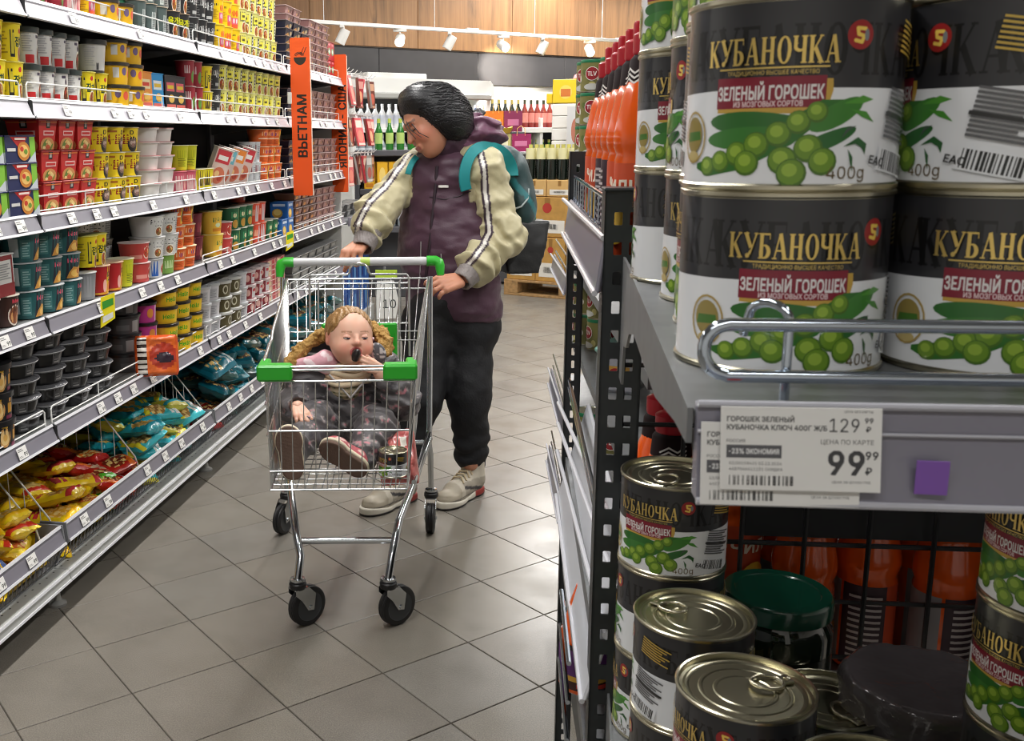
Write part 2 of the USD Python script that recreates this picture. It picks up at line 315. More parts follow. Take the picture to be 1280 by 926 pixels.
# ------------------------------------------------------------------ left gondola
BAY0, BAYL, FRONT, BACK = 1.382, 1.3535, -1.50, -1.96
LEVEL = {'top': 1.825, 'second': 1.55, 'third': 1.228, 'fourth': .926, 'fifth': .60}
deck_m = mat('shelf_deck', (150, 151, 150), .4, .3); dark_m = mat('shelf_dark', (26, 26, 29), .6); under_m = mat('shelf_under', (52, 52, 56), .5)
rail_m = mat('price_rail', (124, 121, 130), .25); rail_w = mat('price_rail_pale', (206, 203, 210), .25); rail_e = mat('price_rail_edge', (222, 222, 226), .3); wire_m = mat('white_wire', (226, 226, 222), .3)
base_m = mat('base_grey', (166, 167, 164), .5); hole_m = mat('hole_black', (18, 18, 18), .8)
upr_m = mat('upright_grey', (120, 121, 124), .45)
ORD = ['first', 'second', 'third', 'fourth', 'fifth', 'sixth', 'seventh', 'eighth', 'ninth', 'tenth', 'eleventh', 'twelfth', 'thirteenth', 'fourteenth']
ORD += ['%dth' % k for k in range(15, 80)]
def rail_profile(mb_face, mb_edge, y0, y1, zt, zb, xt=FRONT - .018, xb=FRONT + .002):
    """Slanted price channel with light edges along its top and bottom."""
    def strip(mb, pts):
        n = len(pts); v = np.array([(x, y, z) for y in (y0, y1) for x, z in pts]); f = [[k, (k + 1) % n, (k + 1) % n + n, k + n] for k in range(n)]
        mb.add(v[np.array(f)].reshape(-1, 3), np.arange(4 * n).reshape(-1, 4)[:, ::-1]); 
        for o in (0, n): mb.add(v[o:o + n], [[0, k, k + 1][::(1 if o == 0 else -1)] for k in range(1, n - 1)])
    d = np.array([xb - xt, zb - zt]); u = d / np.linalg.norm(d); nn = np.array([-u[1], u[0]])
    a, b = np.array([xt, zt]), np.array([xb, zb])
    q = lambda *p: [tuple(x) for x in p]
    strip(mb_face, q(a, b, b - nn * .003, a - nn * .003))
    strip(mb_edge, q(a - u * .001 + nn * .004, a + u * .007 + nn * .004, a + u * .007 - nn * .001, a - u * .001 - nn * .004))
    strip(mb_edge, q(b - u * .006 + nn * .004, b + u * .001 + nn * .004, b + u * .001 - nn * .004, b - u * .006 - nn * .001))
def gondola(i, wname):
    y0, y1 = BAY0 + BAYL * i, BAY0 + BAYL * (i + 1)
    g = thing('shelf_bay', 'grey steel shelf bay of the noodle aisle, %s along the left wall' % wname, 'shelf', (0, 0, 0), (0, 0, 0))
    part('back_panel', MB().box(BACK - .02, BACK, y0, y1, .1, 2.1), dark_m, g)
    for y in (y0, y1 - .03): part('upright', MB().bbox(BACK - .03, BACK + .02, y, y + .03, .02, 2.12, .003), upr_m, g)
    b = part('base_plinth', MB().bbox(BACK, FRONT, y0 + .001, y1 - .001, .119, .137, .003), base_m, g)
    f, e = MB(), MB(); rail_profile(f, e, y0 + .002, y1 - .002, .134, .1, FRONT, FRONT + .006)
    part('base_lip', f, base_m, b); part('base_lip_edge', e, rail_e, b)
    m = MB()
    for k in range(32): m.lathe([(.0035, .1374), (0, .1374)], 6, at=(FRONT - .035, y0 + .02 + k * BAYL / 32.2, 0))
    part('perforation', m, hole_m, b, kind='stuff')
    m = MB().bbox(FRONT - .32, FRONT - .06, y0 + .001, y0 + .03, .03, .119, .004); part('foot_bracket', m, upr_m, g)
    m = MB().lathe([(0, 0), (.028, 0), (.028, .008), (.012, .018), (.009, .05), (0, .05)], 16, at=(FRONT - .063, y0 + .03, 0)); part('levelling_foot', m, mat('foot_grey', (165, 165, 162), .4, .4), g, 40)
    for nm, z in LEVEL.items():
        if nm != 'top' and False: pass
        s = part('shelf', MB().bbox(BACK, FRONT - .018, y0 + .002, y1 - .002, z - .03, z - .002, .002), deck_m, g)
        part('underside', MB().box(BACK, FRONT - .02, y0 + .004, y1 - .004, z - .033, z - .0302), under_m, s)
        f, e = MB(), MB(); rail_profile(f, e, y0 + .006, y1 - .006, z + .002, z - .05)
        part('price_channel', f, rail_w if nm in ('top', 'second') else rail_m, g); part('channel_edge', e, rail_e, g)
        part('end_cap', MB().bbox(FRONT - .03, FRONT - .004, y0 - .004, y0 + .006, z - .048, z + .0, .003), dark_m, g)
        w = MB(); h = .05 if nm != 'fourth' else .03
        xs = FRONT - .03
        if not (nm == 'fourth' and i in (0, 1)):
            w.tube([(xs, y0 + .02, z), (xs, y0 + .02, z + h - .008), (xs, y0 + .028, z + h), (xs, y1 - .028, z + h), (xs, y1 - .02, z + h - .008), (xs, y1 - .02, z)], .0026, 6)
            w.tube([(xs, y0 + .02, z + .008), (xs, y1 - .02, z + .008)], .0022, 6)
            for k in range(1, 4): w.tube([(xs, y0 + k * BAYL / 4, z), (xs, y0 + k * BAYL / 4, z + h)], .0022, 6)
            part('wire_guard', w, wire_m, g)
        for y in (y0 + .004, y1 - .008): part('shelf_bracket', MB().poly(sg.Polygon([(BACK, z - .03), (FRONT - .05, z - .03), (FRONT - .05, z - .04), (BACK, z - .09)]), y, .004, xf=lambda v: np.c_[v[:, 0], v[:, 2], v[:, 1]]), upr_m, g)
def bin_basket(i, wname):
    """Wire bin along the bottom with a price channel at its front."""
    y0, y1 = BAY0 + BAYL * i + .012, BAY0 + BAYL * (i + 1) - .012
    g = thing('wire_bin', 'grey wire bin with price rail above the plinth, %s along the left' % wname, 'basket', (0, 0, 0))
    f, e = MB(), MB(); rail_profile(f, e, y0, y1, .283, .225, FRONT - .012, FRONT + .004)
    part('price_channel', f, rail_m, g); part('channel_edge', e, rail_e, g)
    m = MB()
    n = 54
    for k in range(n): y = y0 + .01 + k * (y1 - y0 - .02) / (n - 1); m.tube([(FRONT - .006, y, .226), (FRONT - .03, y + .012, .165), (FRONT - .05, y + .012, .143)], .0016, 5)
    m.tube([(FRONT - .05, y0, .143), (FRONT - .05, y1, .143)], .0025, 6)
    part('front_mesh', m, upr_m, g, kind='stuff')
    for y in (y0, y1):
        part('side_plate', MB().poly(sg.Polygon([(FRONT - .004, .285), (FRONT - .09, .285), (FRONT - .11, .14), (FRONT - .055, .14), (FRONT + .002, .225)]), y - .003, .006, xf=lambda v: np.c_[v[:, 0], v[:, 2], v[:, 1]]), upr_m, g)
    part('bin_floor', MB().box(BACK + .01, FRONT - .05, y0, y1, .14, .146), upr_m, g)
    for y in (y0 + .02, y0 + (y1 - y0) / 2, y1 - .04):
        d = group_part('divider', g)
        m = MB().tube([(FRONT - .06, y, .25), (FRONT - .07, y, .285), (FRONT - .19, y, .44), (FRONT - .205, y, .447), (BACK + .03, y, .447), (BACK + .02, y, .44), (BACK + .02, y, .15)], .0028, 6); part('divider_frame', m, wire_m, d)
        for k in range(7): x = FRONT - .10 - k * .05; zt = .447 if x < FRONT - .2 else .285 + (FRONT - .07 - x) / .12 * .155; part('divider_wire', MB().tube([(x, y, .15), (x, y, zt)], .0016, 5), wire_m, d)
BAYW = ['nearest bay', 'second bay', 'third bay', 'fourth bay', 'fifth bay']
for i in range(4): gondola(i, BAYW[i]); bin_basket(i, BAYW[i])
part('end_panel', MB().bbox(BACK - .02, FRONT - .03, BAY0 + 4 * BAYL + .003, BAY0 + 4 * BAYL + .02, .03, 1.78, .003), mat('end_panel_white', (205, 204, 200), .5), stage.GetPrimAtPath('/World/shelf_bay_003'))

# ------------------------------------------------------------------ product builders (front towards -y, standing on z = 0)
Y1, Y2, LY, BLK, GRY, WHT, RED, ORG, GRN, TEAL, BRN, PNK, BLU, NAVY, MAR, GLD = (238, 214, 26), (232, 180, 20), (226, 222, 128), (28, 28, 30), (92, 92, 94), (214, 212, 208), (196, 38, 40), (232, 100, 32), (40, 120, 56), (44, 120, 122), (112, 66, 40), (222, 96, 128), (36, 92, 176), (26, 36, 84), (128, 30, 40), (206, 168, 60)
def plastic(rgb, rough=.38): return mat('plastic_%d_%d_%d_%d' % (*rgb, int(rough * 100)), rgb, rough)
def dish(cx, cy, r, food=(170, 96, 44), rim=(236, 230, 214), n=14):
    """A printed serving bowl: rim, soup and a few bits."""
    out = [(ell(cx, cy, r, r * .8, 0, n), rim), (ell(cx, cy, r * .84, r * .65, 0, n), food)]
    for k in range(5): out.append((ell(cx + r * .45 * math.cos(k * 2.4), cy + r * .34 * math.sin(k * 2.4), r * .2, r * .12, k * 40, 8), [(238, 196, 90), (206, 60, 40), (96, 140, 50), (244, 224, 170), (120, 60, 30)][k]))
    return out
def lines(x0, x1, y0, y1, n, col):
    return [(rc(x0, x1 - (x1 - x0) * (.0, .2, .1, .3)[k % 4], y0 + (y1 - y0) * (k + .2) / n, y0 + (y1 - y0) * (k + .65) / n), col) for k in range(n)]
def code(x0, y0, w, h, col=(30, 30, 30), bg=(240, 240, 238)):
    r = random.Random(3); out = [(rc(x0 - w * .08, x0 + w * 1.08, y0 - h * .1, y0 + h * 1.1), bg)]; x = x0
    while x < x0 + w - w * .06: d = w * r.choice([.02, .03, .05]); out.append((rc(x, x + d, y0, y0 + h), col)); x += d + w * r.choice([.02, .03, .04])
    return out
def txt(t, x, y, h, col, bold=True, font='Inter', sq=2.2, rot=0): 
    g = glyphs(t, h, bold, font, sq)
    if rot: g = affinity.rotate(g, rot, origin=(0, 0))
    return (affinity.translate(g.simplify(h * .02), x, y), col)
KO = 'Noto Sans CJK Regular'
def cup(rt, rb, h, body, art, lid=WHT, lidart=(), n=26, foot=0., cover=None):
    def build(t):
        part('cup_body', MB().lathe([(0, 0), (rb - .002, 0), (rb, .002), (rt, h - .004), (rt + .0025, h - .003), (rt + .0025, h - .0005), (rt + .001, h)], n), plastic(body), t, 50)
        part('lid', MB().lathe([(rt + .0035, h - .002), (rt + .0035, h), (rt - .002, h + .0008), (0, h + .0008)], n), plastic(lid, .3) if cover is None else plastic(cover, .3), t, 50)
        if cover is not None: part('cap_skirt', MB().lathe([(rt + .001, h - .014), (rt + .004, h - .014), (rt + .0045, h + .001), (rt, h + .0018)], n), plastic(cover, .3), t, 50)
        rm = (rt + rb) / 2; 
        if art: part('label_print', wrap(MB(), [(affinity.scale(g, rm, h, origin=(0, 0)), c) for g, c in art], rb, rt, 0, h, n), PRINT, t)
        if lidart: 
            m = MB()
            for k, (g, c) in enumerate(lidart): m.poly(affinity.scale(g, rt, rt, origin=(0, 0)), h + .0012 + .0002 * k, 0, c)
            part('lid_print', m, PRINT, t)
    return build
def tub(r, h, body, art, lid=BLK, lip=.012, taper=.9):
    def build(t):
        part('tub_body', MB().lathe([(0, 0), (r * taper - .002, 0), (r * taper, .002), (r, h - lip)], 28), plastic(body), t, 50)
        part('lid', MB().lathe([(r * .99, h - lip), (r + .004, h - lip), (r + .005, h - .002), (r + .002, h), (r - .008, h), (r - .01, h - .002), (0, h - .002)], 28), plastic(lid, .25), t, 40)
        rm = r * (1 + taper) / 2
        if art: part('label_print', wrap(MB(), [(affinity.scale(g, rm, h, origin=(0, 0)), c) for g, c in art], r * taper, r, 0, h - lip, 28), PRINT, t)
    return build
def sqfrustum(wt, wb, h, body, art, lid=WHT, dt=None, db=None, side=None):
    """Tapered carton: art on the front (x, y in half widths / height), plain sides."""
    dt, db = dt or wt, db or wb
    def build(t):
        a, b = wt / 2, wb / 2; c, d = dt / 2, db / 2
        v = np.array([[-b, -d, 0], [b, -d, 0], [b, d, 0], [-b, d, 0], [-a, -c, h], [a, -c, h], [a, c, h], [-a, c, h]]); f = np.array([[0, 1, 5, 4], [1, 2, 6, 5], [2, 3, 7, 6], [3, 0, 4, 7], [3, 2, 1, 0]])
        part('carton', MB().add(v[f].reshape(-1, 3), np.arange(20).reshape(5, 4)), plastic(body), t)
        part('lid', MB().bbox(-a - .003, a + .003, -c - .003, c + .003, h - .003, h + .001, .001), plastic(lid, .35), t)
        m = MB()
        for rz, hw0, hw1, e0, e1, ar in ((0, b, a, d, c, art), (90, d, c, b, a, side or art), (-90, d, c, b, a, side or art)):
            R = rotm(0, 0, rz)
            for k, (g, col) in enumerate(ar):
                def xf(v, k=k): 
                    s = v[:, 1]; w = hw0 + (hw1 - hw0) * s; return np.c_[v[:, 0] * w, -(e0 + (e1 - e0) * s) - .0003 * (k + 1), s * h] @ R.T
                m.poly(g, 0, 0, col, xf)
        part('print', m, PRINT, t)
    return build
def carton(w, d, h, body, art, side=None): return sqfrustum(w, w, h, body, art, body, d, d, side)
def bowl_clear(r, h, tone):
    def build(t):
        part('bowl', MB().lathe([(0, 0), (r * .8, 0), (r * .82, .002), (r * .95, h - .012), (r * .95, h - .01)], 26), mat('black_bowl', (24, 24, 26), .2), t, 50)
        part('lid', MB().lathe([(r * .9, h - .014), (r, h - .014), (r + .003, h - .008), (r, h - .004), (r * .86, h), (0, h)], 26), clear_mat('clear_lid', (120, 120, 124), .55, .1), t, 40)
        part('rim_ring', MB().tube([(math.cos(a) * (r + .002), math.sin(a) * (r + .002), h - .009) for a in np.arange(26) * 2 * PI / 26], .0016, 5, True), mat('rim_clear', (190, 190, 192), .15), t, 60)
        part('side_label', wrap(MB(), [(rc(-.2 * r, .22 * r, h * .12, h * .72), (70, 70, 72)), (rc(-.12 * r, .16 * r, h * .2, h * .28), (150, 150, 150)), (rc(-.12 * r, .1 * r, h * .36, h * .42), (120, 120, 120))], r * .83, r * .95, 0, h - .012, 26), GLOSS, t)
    return build
def white_bowl(rt, rb, h):
    def build(t):
        part('bowl', MB().lathe([(0, 0), (rb, 0), (rt - .006, h - .006), (rt, h - .006), (rt + .001, h - .003), (rt, h)], 24), plastic((226, 222, 218), .35), t, 50)
        part('lid', MB().lathe([(rt + .0015, h - .002), (rt + .0015, h + .0005), (0, h + .0008)], 24), plastic((214, 150, 150), .35), t, 50)
    return build
def pillow(w, l, th, colf, seed, crimp=.012, name='bag'):
    """A filled film packet lying flat, front up; colf(u, v) gives the printed colour at u, v in [-1, 1]."""
    def build(t):
        nu, nv = 19, 25; U, V = np.meshgrid(np.linspace(-1, 1, nu), np.linspace(-1, 1, nv), indexing='ij')
        edge = np.clip(1 - np.abs(U) ** 3.2, 0, 1) ** .55 * np.clip((1 - np.abs(V)) / .16, 0, 1) ** .6 * (.86 + .14 * np.cos(V * 1.4))
        nz = meshkit.fbm(np.stack([U * 2.2 + seed * 3.1, V * 3. + seed * 1.7, U * 0 + seed], -1), 4, seed) - .5
        nb = meshkit.fbm(np.stack([U * 2.2 - seed, V * 3. + seed * 2.3, U * 0 + 4.], -1), 4, seed + 9) - .5
        pw = 1 - .08 * np.clip((np.abs(V) - .8) / .2, 0, 1)
        x, y = U * w / 2 * pw, V * l / 2
        zig = .0016 * np.sign(np.sin(V * 0 + U * 40)) * (np.abs(V) > .93)
        top = th / 2 * edge * (1 + 1.1 * nz) + zig; bot = -th / 2 * edge * (1 + 1.1 * nb) + zig - .0004
        m = MB()
        for z, flip, dark in ((top, False, 0), (bot, True, 1)):
            P = np.stack([x, y, z + th / 2], -1)
            g = lambda k: k[:-1, :-1]
            q = np.stack([P[:-1, :-1], P[1:, :-1], P[1:, 1:], P[:-1, 1:]], 2).reshape(-1, 4, 3)
            uc, vc = ((U[:-1, :-1] + U[1:, 1:]) / 2).ravel(), ((V[:-1, :-1] + V[1:, 1:]) / 2).ravel()
            cols = np.array([colf(a, b, dark) for a, b in zip(uc, vc)], float)
            gx, gy = np.gradient(P[..., 2], axis=0) / (w / (nu - 1)), np.gradient(P[..., 2], axis=1) / (l / (nv - 1)); N = np.stack([-gx, -gy, np.ones_like(gx)], -1); N /= np.linalg.norm(N, axis=-1, keepdims=True)
            nq = np.stack([N[:-1, :-1], N[1:, :-1], N[1:, 1:], N[:-1, 1:]], 2).reshape(-1, 3)
            f = np.arange(len(q) * 4).reshape(-1, 4)
            m.add(q.reshape(-1, 3), f[:, ::-1] if flip else f, None, -nq if flip else nq); m.c.append(lin(np.repeat(cols, 4, 0)))
        part(name, m, FILM, t)
    return build
def tray(w, d, h, base, art, film=(176, 150, 146)):
    def build(t):
        a, b = w / 2, d / 2
        v = np.array([[-a * .86, -b * .86, 0], [a * .86, -b * .86, 0], [a * .86, b * .86, 0], [-a * .86, b * .86, 0], [-a, -b, h], [a, -b, h], [a, b, h], [-a, b, h]]); f = np.array([[0, 1, 5, 4], [1, 2, 6, 5], [2, 3, 7, 6], [3, 0, 4, 7], [3, 2, 1, 0]])
        part('tray', MB().add(v[f].reshape(-1, 3), np.arange(20).reshape(5, 4)), plastic(base, .3), t)
        part('film_lid', MB().bbox(-a - .005, a + .005, -b - .005, b + .005, h - .002, h + .002, .0015), plastic(film, .25), t)
        m = MB()
        for k, (g, c) in enumerate(art): m.poly(g, 0, 0, c, lambda v, k=k: np.c_[v[:, 0] * (a * .86 + a * .14 * v[:, 1]), -(b * .86 + b * .14 * v[:, 1]) - .0004 * (k + 1), v[:, 1] * h])
        for k, (g, c) in enumerate(art): m.poly(g, 0, 0, c, lambda v, k=k: np.c_[a * .86 + a * .14 * v[:, 1] + .0004 * (k + 1), v[:, 0] * (b * .86 + b * .14 * v[:, 1]), v[:, 1] * h])
        part('side_print', m, PRINT, t)
    return build
# ------------------------------------------------------------------ what stands on the left shelves
W_ = 3.1416
full = lambda c, y0=0., y1=1.: (rc(-W_, W_, y0, y1), c)
K = {}   # key: (name, words, category, builder, height)
def kind(key, name, words, cat, h, b): K[key] = (name, words, cat, h, b)
kind('yel_cup', 'noodle_cup', 'yellow noodle cup', 'cup noodles', .104, cup(.044, .034, .104, Y1, [full(Y1, .03, .96), (rc(-.5, -.1, .12, .82), (40, 36, 30)), (rc(-.42, -.18, .2, .74), (210, 196, 60)), txt('잡채', .42, .52, .2, (24, 60, 40), True, KO), (ell(.42, .8, .16, .07), RED)] + dish(.5, .2, .3) + lines(-1.6, -.7, .2, .8, 7, (176, 150, 20)), (240, 232, 120)))
kind('str_cup', 'noodle_cup', 'white noodle cup with striped black lid', 'cup noodles', .104, cup(.040, .033, .102, WHT, [full(WHT, .02, .96), (rc(-.9, -.1, .03, .26), RED), (ell(.55, .62, .14, .1), (60, 40, 60)), (rc(.1, .5, .72, .8), (70, 60, 80))] + dish(.6, .22, .42, (120, 60, 40)) + lines(-1.1, -.3, .34, .86, 8, (170, 170, 172)), BLK, [(rc(-1 + .4 * k, -.85 + .4 * k, -.6, .6), (230, 235, 232)) for k in range(5)], cover=(52, 60, 58)))
kind('big_white', 'noodle_cup', 'large white noodle cup with black lid', 'cup noodles', .105, cup(.053, .042, .103, WHT, [full(WHT, .0, .9), (rc(-.2, .0, .08, .3), (70, 70, 74)), full((60, 58, 60), 0, .07)] + lines(-1.0, -.3, .2, .8, 9, (190, 190, 192)), BLK, (), cover=(40, 42, 42)))
kind('yel_tub', 'noodle_tub', 'yellow tub with dark patterned lid', 'noodle tub', .074, tub(.058, .074, Y2, [full(Y2), (rc(-.9, -.5, .3, .75), WHT), (ell(-.1, .58, .2, .18), (110, 90, 130)), (ell(.5, .5, .24, .2), (226, 90, 60)), (rc(.9, 1.0, .05, .8), (120, 160, 40))], (52, 48, 44)))
for key, w, c, c2, c3 in (('pack_o', 'orange', (238, 150, 60), (246, 226, 180), (220, 70, 50)), ('pack_b', 'blue', (40, 150, 214), (230, 240, 246), (240, 200, 60)), ('pack_k', 'black', (44, 40, 44), (226, 96, 110), (236, 206, 40))):
    kind(key, 'noodle_carton', '%s upright flat carton' % w, 'carton', .135, carton(.085, .03, .135, c, [(rc(-1, 1, 0, 1), c), (rc(-.7, .7, .55, .8), c2), (rc(-.55, .55, .62, .72), c3), (ell(.1, .34, .5, .12), (236, 190, 90)), (rc(-.8, .8, .04, .18), (214, 100, 90))]))
kind('red_cup', 'noodle_cup', 'dark red noodle cup', 'cup noodles', .102, cup(.040, .031, .102, (150, 34, 48), [full((150, 34, 48), .02, .97), (rc(-.8, -.1, .5, .8), (214, 190, 190)), (ell(.4, .36, .34, .24), (96, 150, 60)), (rc(.7, 1.2, .1, .9), (200, 50, 70))], (226, 206, 200)))
kind('blk_cup', 'noodle_cup', 'black noodle cup', 'cup noodles', .104, cup(.046, .035, .104, (42, 42, 44), [full((40, 40, 42), .03, .97), (rc(-.9, -.4, .1, .7), (200, 200, 196))] + lines(-.85, -.45, .14, .66, 7, (120, 120, 120)) + dish(.3, .26, .36) + [txt('육개장', .36, .66, .2, (214, 214, 20), True, KO)], (200, 170, 140)))
kind('blk_cup2', 'noodle_cup', 'black noodle cup with white writing', 'cup noodles', .104, cup(.046, .035, .104, (42, 42, 44), [full((40, 40, 42), .03, .97), txt('매운', .2, .62, .24, (232, 232, 230), True, KO), (rc(-.2, .6, .12, .24), (180, 180, 178))] + lines(-1.2, -.5, .14, .8, 7, (110, 110, 110)), (206, 206, 204)))
kind('gry_cup', 'noodle_cup', 'grey-green noodle cup with pale label', 'cup noodles', .104, cup(.045, .035, .104, (84, 98, 96), [full((84, 98, 96), .02, .97), (rc(-.1, .5, .08, .72), (196, 204, 202))] + lines(-.02, .42, .14, .66, 8, (140, 150, 148)) + [(rc(-1.4, -.6, .1, .9), (70, 82, 80))], (206, 186, 160)))
kind('grn_cup', 'noodle_cup', 'green noodle cup', 'cup noodles', .104, cup(.043, .034, .104, (36, 110, 80), [full((36, 110, 80), .02, .97), (ell(.2, .6, .3, .2), (220, 236, 226)), (rc(-.3, .6, .2, .32), (200, 226, 210))], (214, 210, 196)))
kind('yel_cup2', 'noodle_cup', 'bright yellow noodle cup with pink print', 'cup noodles', .108, cup(.047, .037, .108, (244, 204, 14), [full((244, 204, 14), .02, .97), (rc(-1.2, -.5, .72, .8), (40, 36, 20)), (ell(-.1, .64, .2, .13), ORG), (ell(.3, .64, .2, .13), ORG), (rc(-.4, .6, .2, .46), PNK), (ell(-.1, .33, .12, .1), (250, 220, 230)), (ell(.3, .33, .12, .1), (250, 220, 230)), (rc(-.4, .6, .04, .2), (230, 90, 50))] + lines(-1.5, -.5, .2, .6, 6, (206, 160, 10)), (246, 226, 100)))
kind('pale_cup', 'noodle_cup', 'pale yellow noodle cup with black writing', 'cup noodles', .106, cup(.046, .037, .106, LY, [full(LY, .02, .97), (rc(-.75, .15, .45, .86), (44, 44, 40)), (rc(-.68, .08, .52, .82), (236, 224, 60)), (rc(-.5, -.1, .62, .72), (90, 80, 40)), (rc(.45, .8, .1, .9), (44, 44, 42))] + [(rc(.5, .75, .16 + .14 * k, .24 + .14 * k), WHT) for k in range(5)] + dish(-.2, .2, .34), (236, 232, 190)))
kind('navy_box', 'noodle_box', 'navy and red noodle box', 'noodle box', .074, carton(.16, .12, .073, NAVY, [(rc(-1, 1, 0, 1), NAVY), (sg.Polygon([(-.7, 1), (.55, 1), (.0, .45)]), RED), (rc(.62, 1, .0, 1), (130, 190, 60)), (sg.Polygon([(.4, 0), (1, 0), (1, .4)]), (200, 206, 214)), (rc(-.9, -.35, .42, .54), WHT), (ell(.18, .42, .42, .36), (206, 130, 50)), (ell(.18, .42, .3, .24), (240, 196, 110)), (ell(.05, .5, .12, .1), (200, 60, 40)), (ell(.3, .4, .12, .1), (110, 150, 50)), (rc(-.4, .3, .84, .92), (240, 220, 210))]))
kind('red_box', 'noodle_box', 'red tapered noodle box', 'noodle box', .09, sqfrustum(.108, .086, .088, RED, [(rc(-1, 1, 0, 1), (206, 44, 44)), (rc(-.18, .28, .72, 1), (40, 38, 38)), (rc(-.08, .18, .78, .94), (190, 190, 190)), (rc(-.5, .75, .48, .64), (240, 200, 196)), (rc(-.42, .66, .52, .6), (206, 44, 44)), (ell(.0, .14, .92, .28, 0, 14).intersection(rc(-1, 1, .015, .5)), (214, 150, 90)), (ell(-.35, .2, .34, .1, 20), (110, 140, 60)), (ell(.3, .2, .34, .08, -15), (240, 210, 140)), (ell(.05, .1, .3, .07), (206, 90, 56)), (ell(-.1, .28, .2, .05, 10), (236, 196, 120)), (ell(.5, .1, .2, .06, 30), (120, 146, 60)), (ell(-.5, .08, .2, .05), (240, 214, 150)), (rc(-.9, .9, .9, .93), (230, 130, 60))], (160, 40, 40)))
kind('yel_cup3', 'noodle_cup', 'yellow bowl cup with dark noodle picture', 'cup noodles', .084, cup(.057, .047, .084, (236, 206, 30), [full((236, 206, 30), .02, .97), txt('볶음', -.5, .5, .3, (150, 40, 30), True, KO), (ell(.45, .3, .46, .32), (40, 36, 36)), (ell(.45, .35, .36, .2), (120, 96, 88)), (ell(.3, .36, .12, .08), (196, 170, 160)), (ell(.55, .38, .14, .07), (206, 180, 170)), (ell(.45, .28, .14, .06), (160, 120, 110)), (rc(1.1, 1.6, .1, .9), (210, 208, 204)), txt('D', .3, .78, .16, (60, 50, 20)), (rc(-.8, -.2, .78, .86), (170, 100, 30))], (196, 190, 170)))
kind('wht_bowl', 'food_bowl', 'plain white bowl with pink foil lid', 'bowl', .05, white_bowl(.066, .052, .05))
kind('lime_cup', 'noodle_cup', 'lime yellow noodle cup', 'cup noodles', .1, cup(.046, .036, .1, (206, 208, 40), [full((206, 208, 40), .02, .97), (rc(-.6, .5, .5, .8), (180, 186, 20))] + lines(-.5, .4, .14, .5, 6, (120, 130, 20)), (236, 234, 200)))
kind('pink_cup', 'noodle_cup', 'pink noodle cup', 'cup noodles', .085, cup(.048, .04, .085, (206, 90, 110), [full((206, 90, 110), .02, .97), (rc(-.8, .0, .1, .8), (226, 190, 186)), (ell(.4, .4, .3, .26), (236, 170, 160))], (220, 120, 140)))
kind('ylb_cup', 'noodle_cup', 'yellow and white noodle cup', 'cup noodles', .088, cup(.046, .037, .088, (226, 210, 40), [full((226, 210, 40), .02, .97), (rc(-.5, .1, .2, .9), (90, 76, 40)), (ell(.5, .4, .3, .24), WHT), (ell(.5, .4, .2, .14), (220, 150, 60))], (230, 226, 190)))
for key, w, c in (('lean_b', 'light blue', (120, 190, 206)), ('lean_o', 'orange', (236, 140, 60)), ('lean_r', 'red', (206, 60, 70))):
    kind(key, 'noodle_tray', '%s leaning noodle tray' % w, 'noodle tray', .17, carton(.095, .028, .175, (226, 214, 206), [(rc(-1, 1, 0, 1), (226, 200, 190)), (rc(-.85, .85, .62, .96), c), (rc(-.6, .6, .7, .82), (240, 236, 230)), (ell(0, .3, .75, .22), (214, 120, 90)), (ell(-.2, .34, .3, .08), (240, 200, 140)), (ell(.25, .24, .3, .08), (190, 70, 50))], [(rc(-1, 1, 0, 1), (232, 220, 214))]))
kind('wht_cup', 'noodle_cup', 'white and grey noodle cup', 'cup noodles', .098, cup(.044, .036, .098, (206, 208, 210), [full((206, 208, 210), .02, .97), (rc(-.6, .1, .5, .86), (130, 60, 66)), (rc(.2, .9, .1, .9), (190, 192, 196))] + lines(.25, .85, .16, .8, 7, (140, 140, 146)), (220, 220, 222)))
kind('org_cup', 'noodle_cup', 'orange noodle cup', 'cup noodles', .086, cup(.055, .044, .086, (226, 104, 40), [full((226, 104, 40), .02, .97), (rc(-.6, .3, .62, .84), (240, 200, 150)), (ell(-.1, .7, .16, .12), (120, 60, 130)), (rc(-.9, .5, .42, .48), (250, 220, 190)), (rc(.5, 1.3, .1, .9), (236, 190, 60)), (ell(.9, .44, .3, .26), (90, 60, 40))] + lines(-.7, .3, .12, .36, 4, (180, 70, 20)), (240, 226, 190)))
kind('wb_box', 'noodle_box', 'white and dark red box', 'noodle box', .115, carton(.1, .09, .115, WHT, [(rc(-1, 1, 0, 1), WHT), (rc(-1, 1, .0, .3), (130, 34, 40)), (rc(-.95, .9, .86, .97), (130, 34, 40)), (rc(.75, .9, .3, .9), (130, 34, 40))] + lines(-.7, .6, .4, .8, 7, (150, 150, 150))))
kind('brn_cup', 'noodle_cup', 'brown noodle cup with meat picture', 'cup noodles', .088, cup(.052, .042, .088, (66, 40, 34), [full((66, 40, 34), .02, .97), (ell(.2, .36, .56, .34), (230, 220, 206)), (ell(.2, .36, .48, .29), (140, 80, 50))] + [(ell(.2 + .3 * math.cos(k * 1.9), .36 + .18 * math.sin(k * 1.9), .13, .06, k * 50, 8), [(196, 130, 80), (90, 46, 30), (214, 160, 100)][k % 3]) for k in range(7)] + [txt('Mee', .3, .82, .12, (226, 70, 90))], (214, 206, 190)))
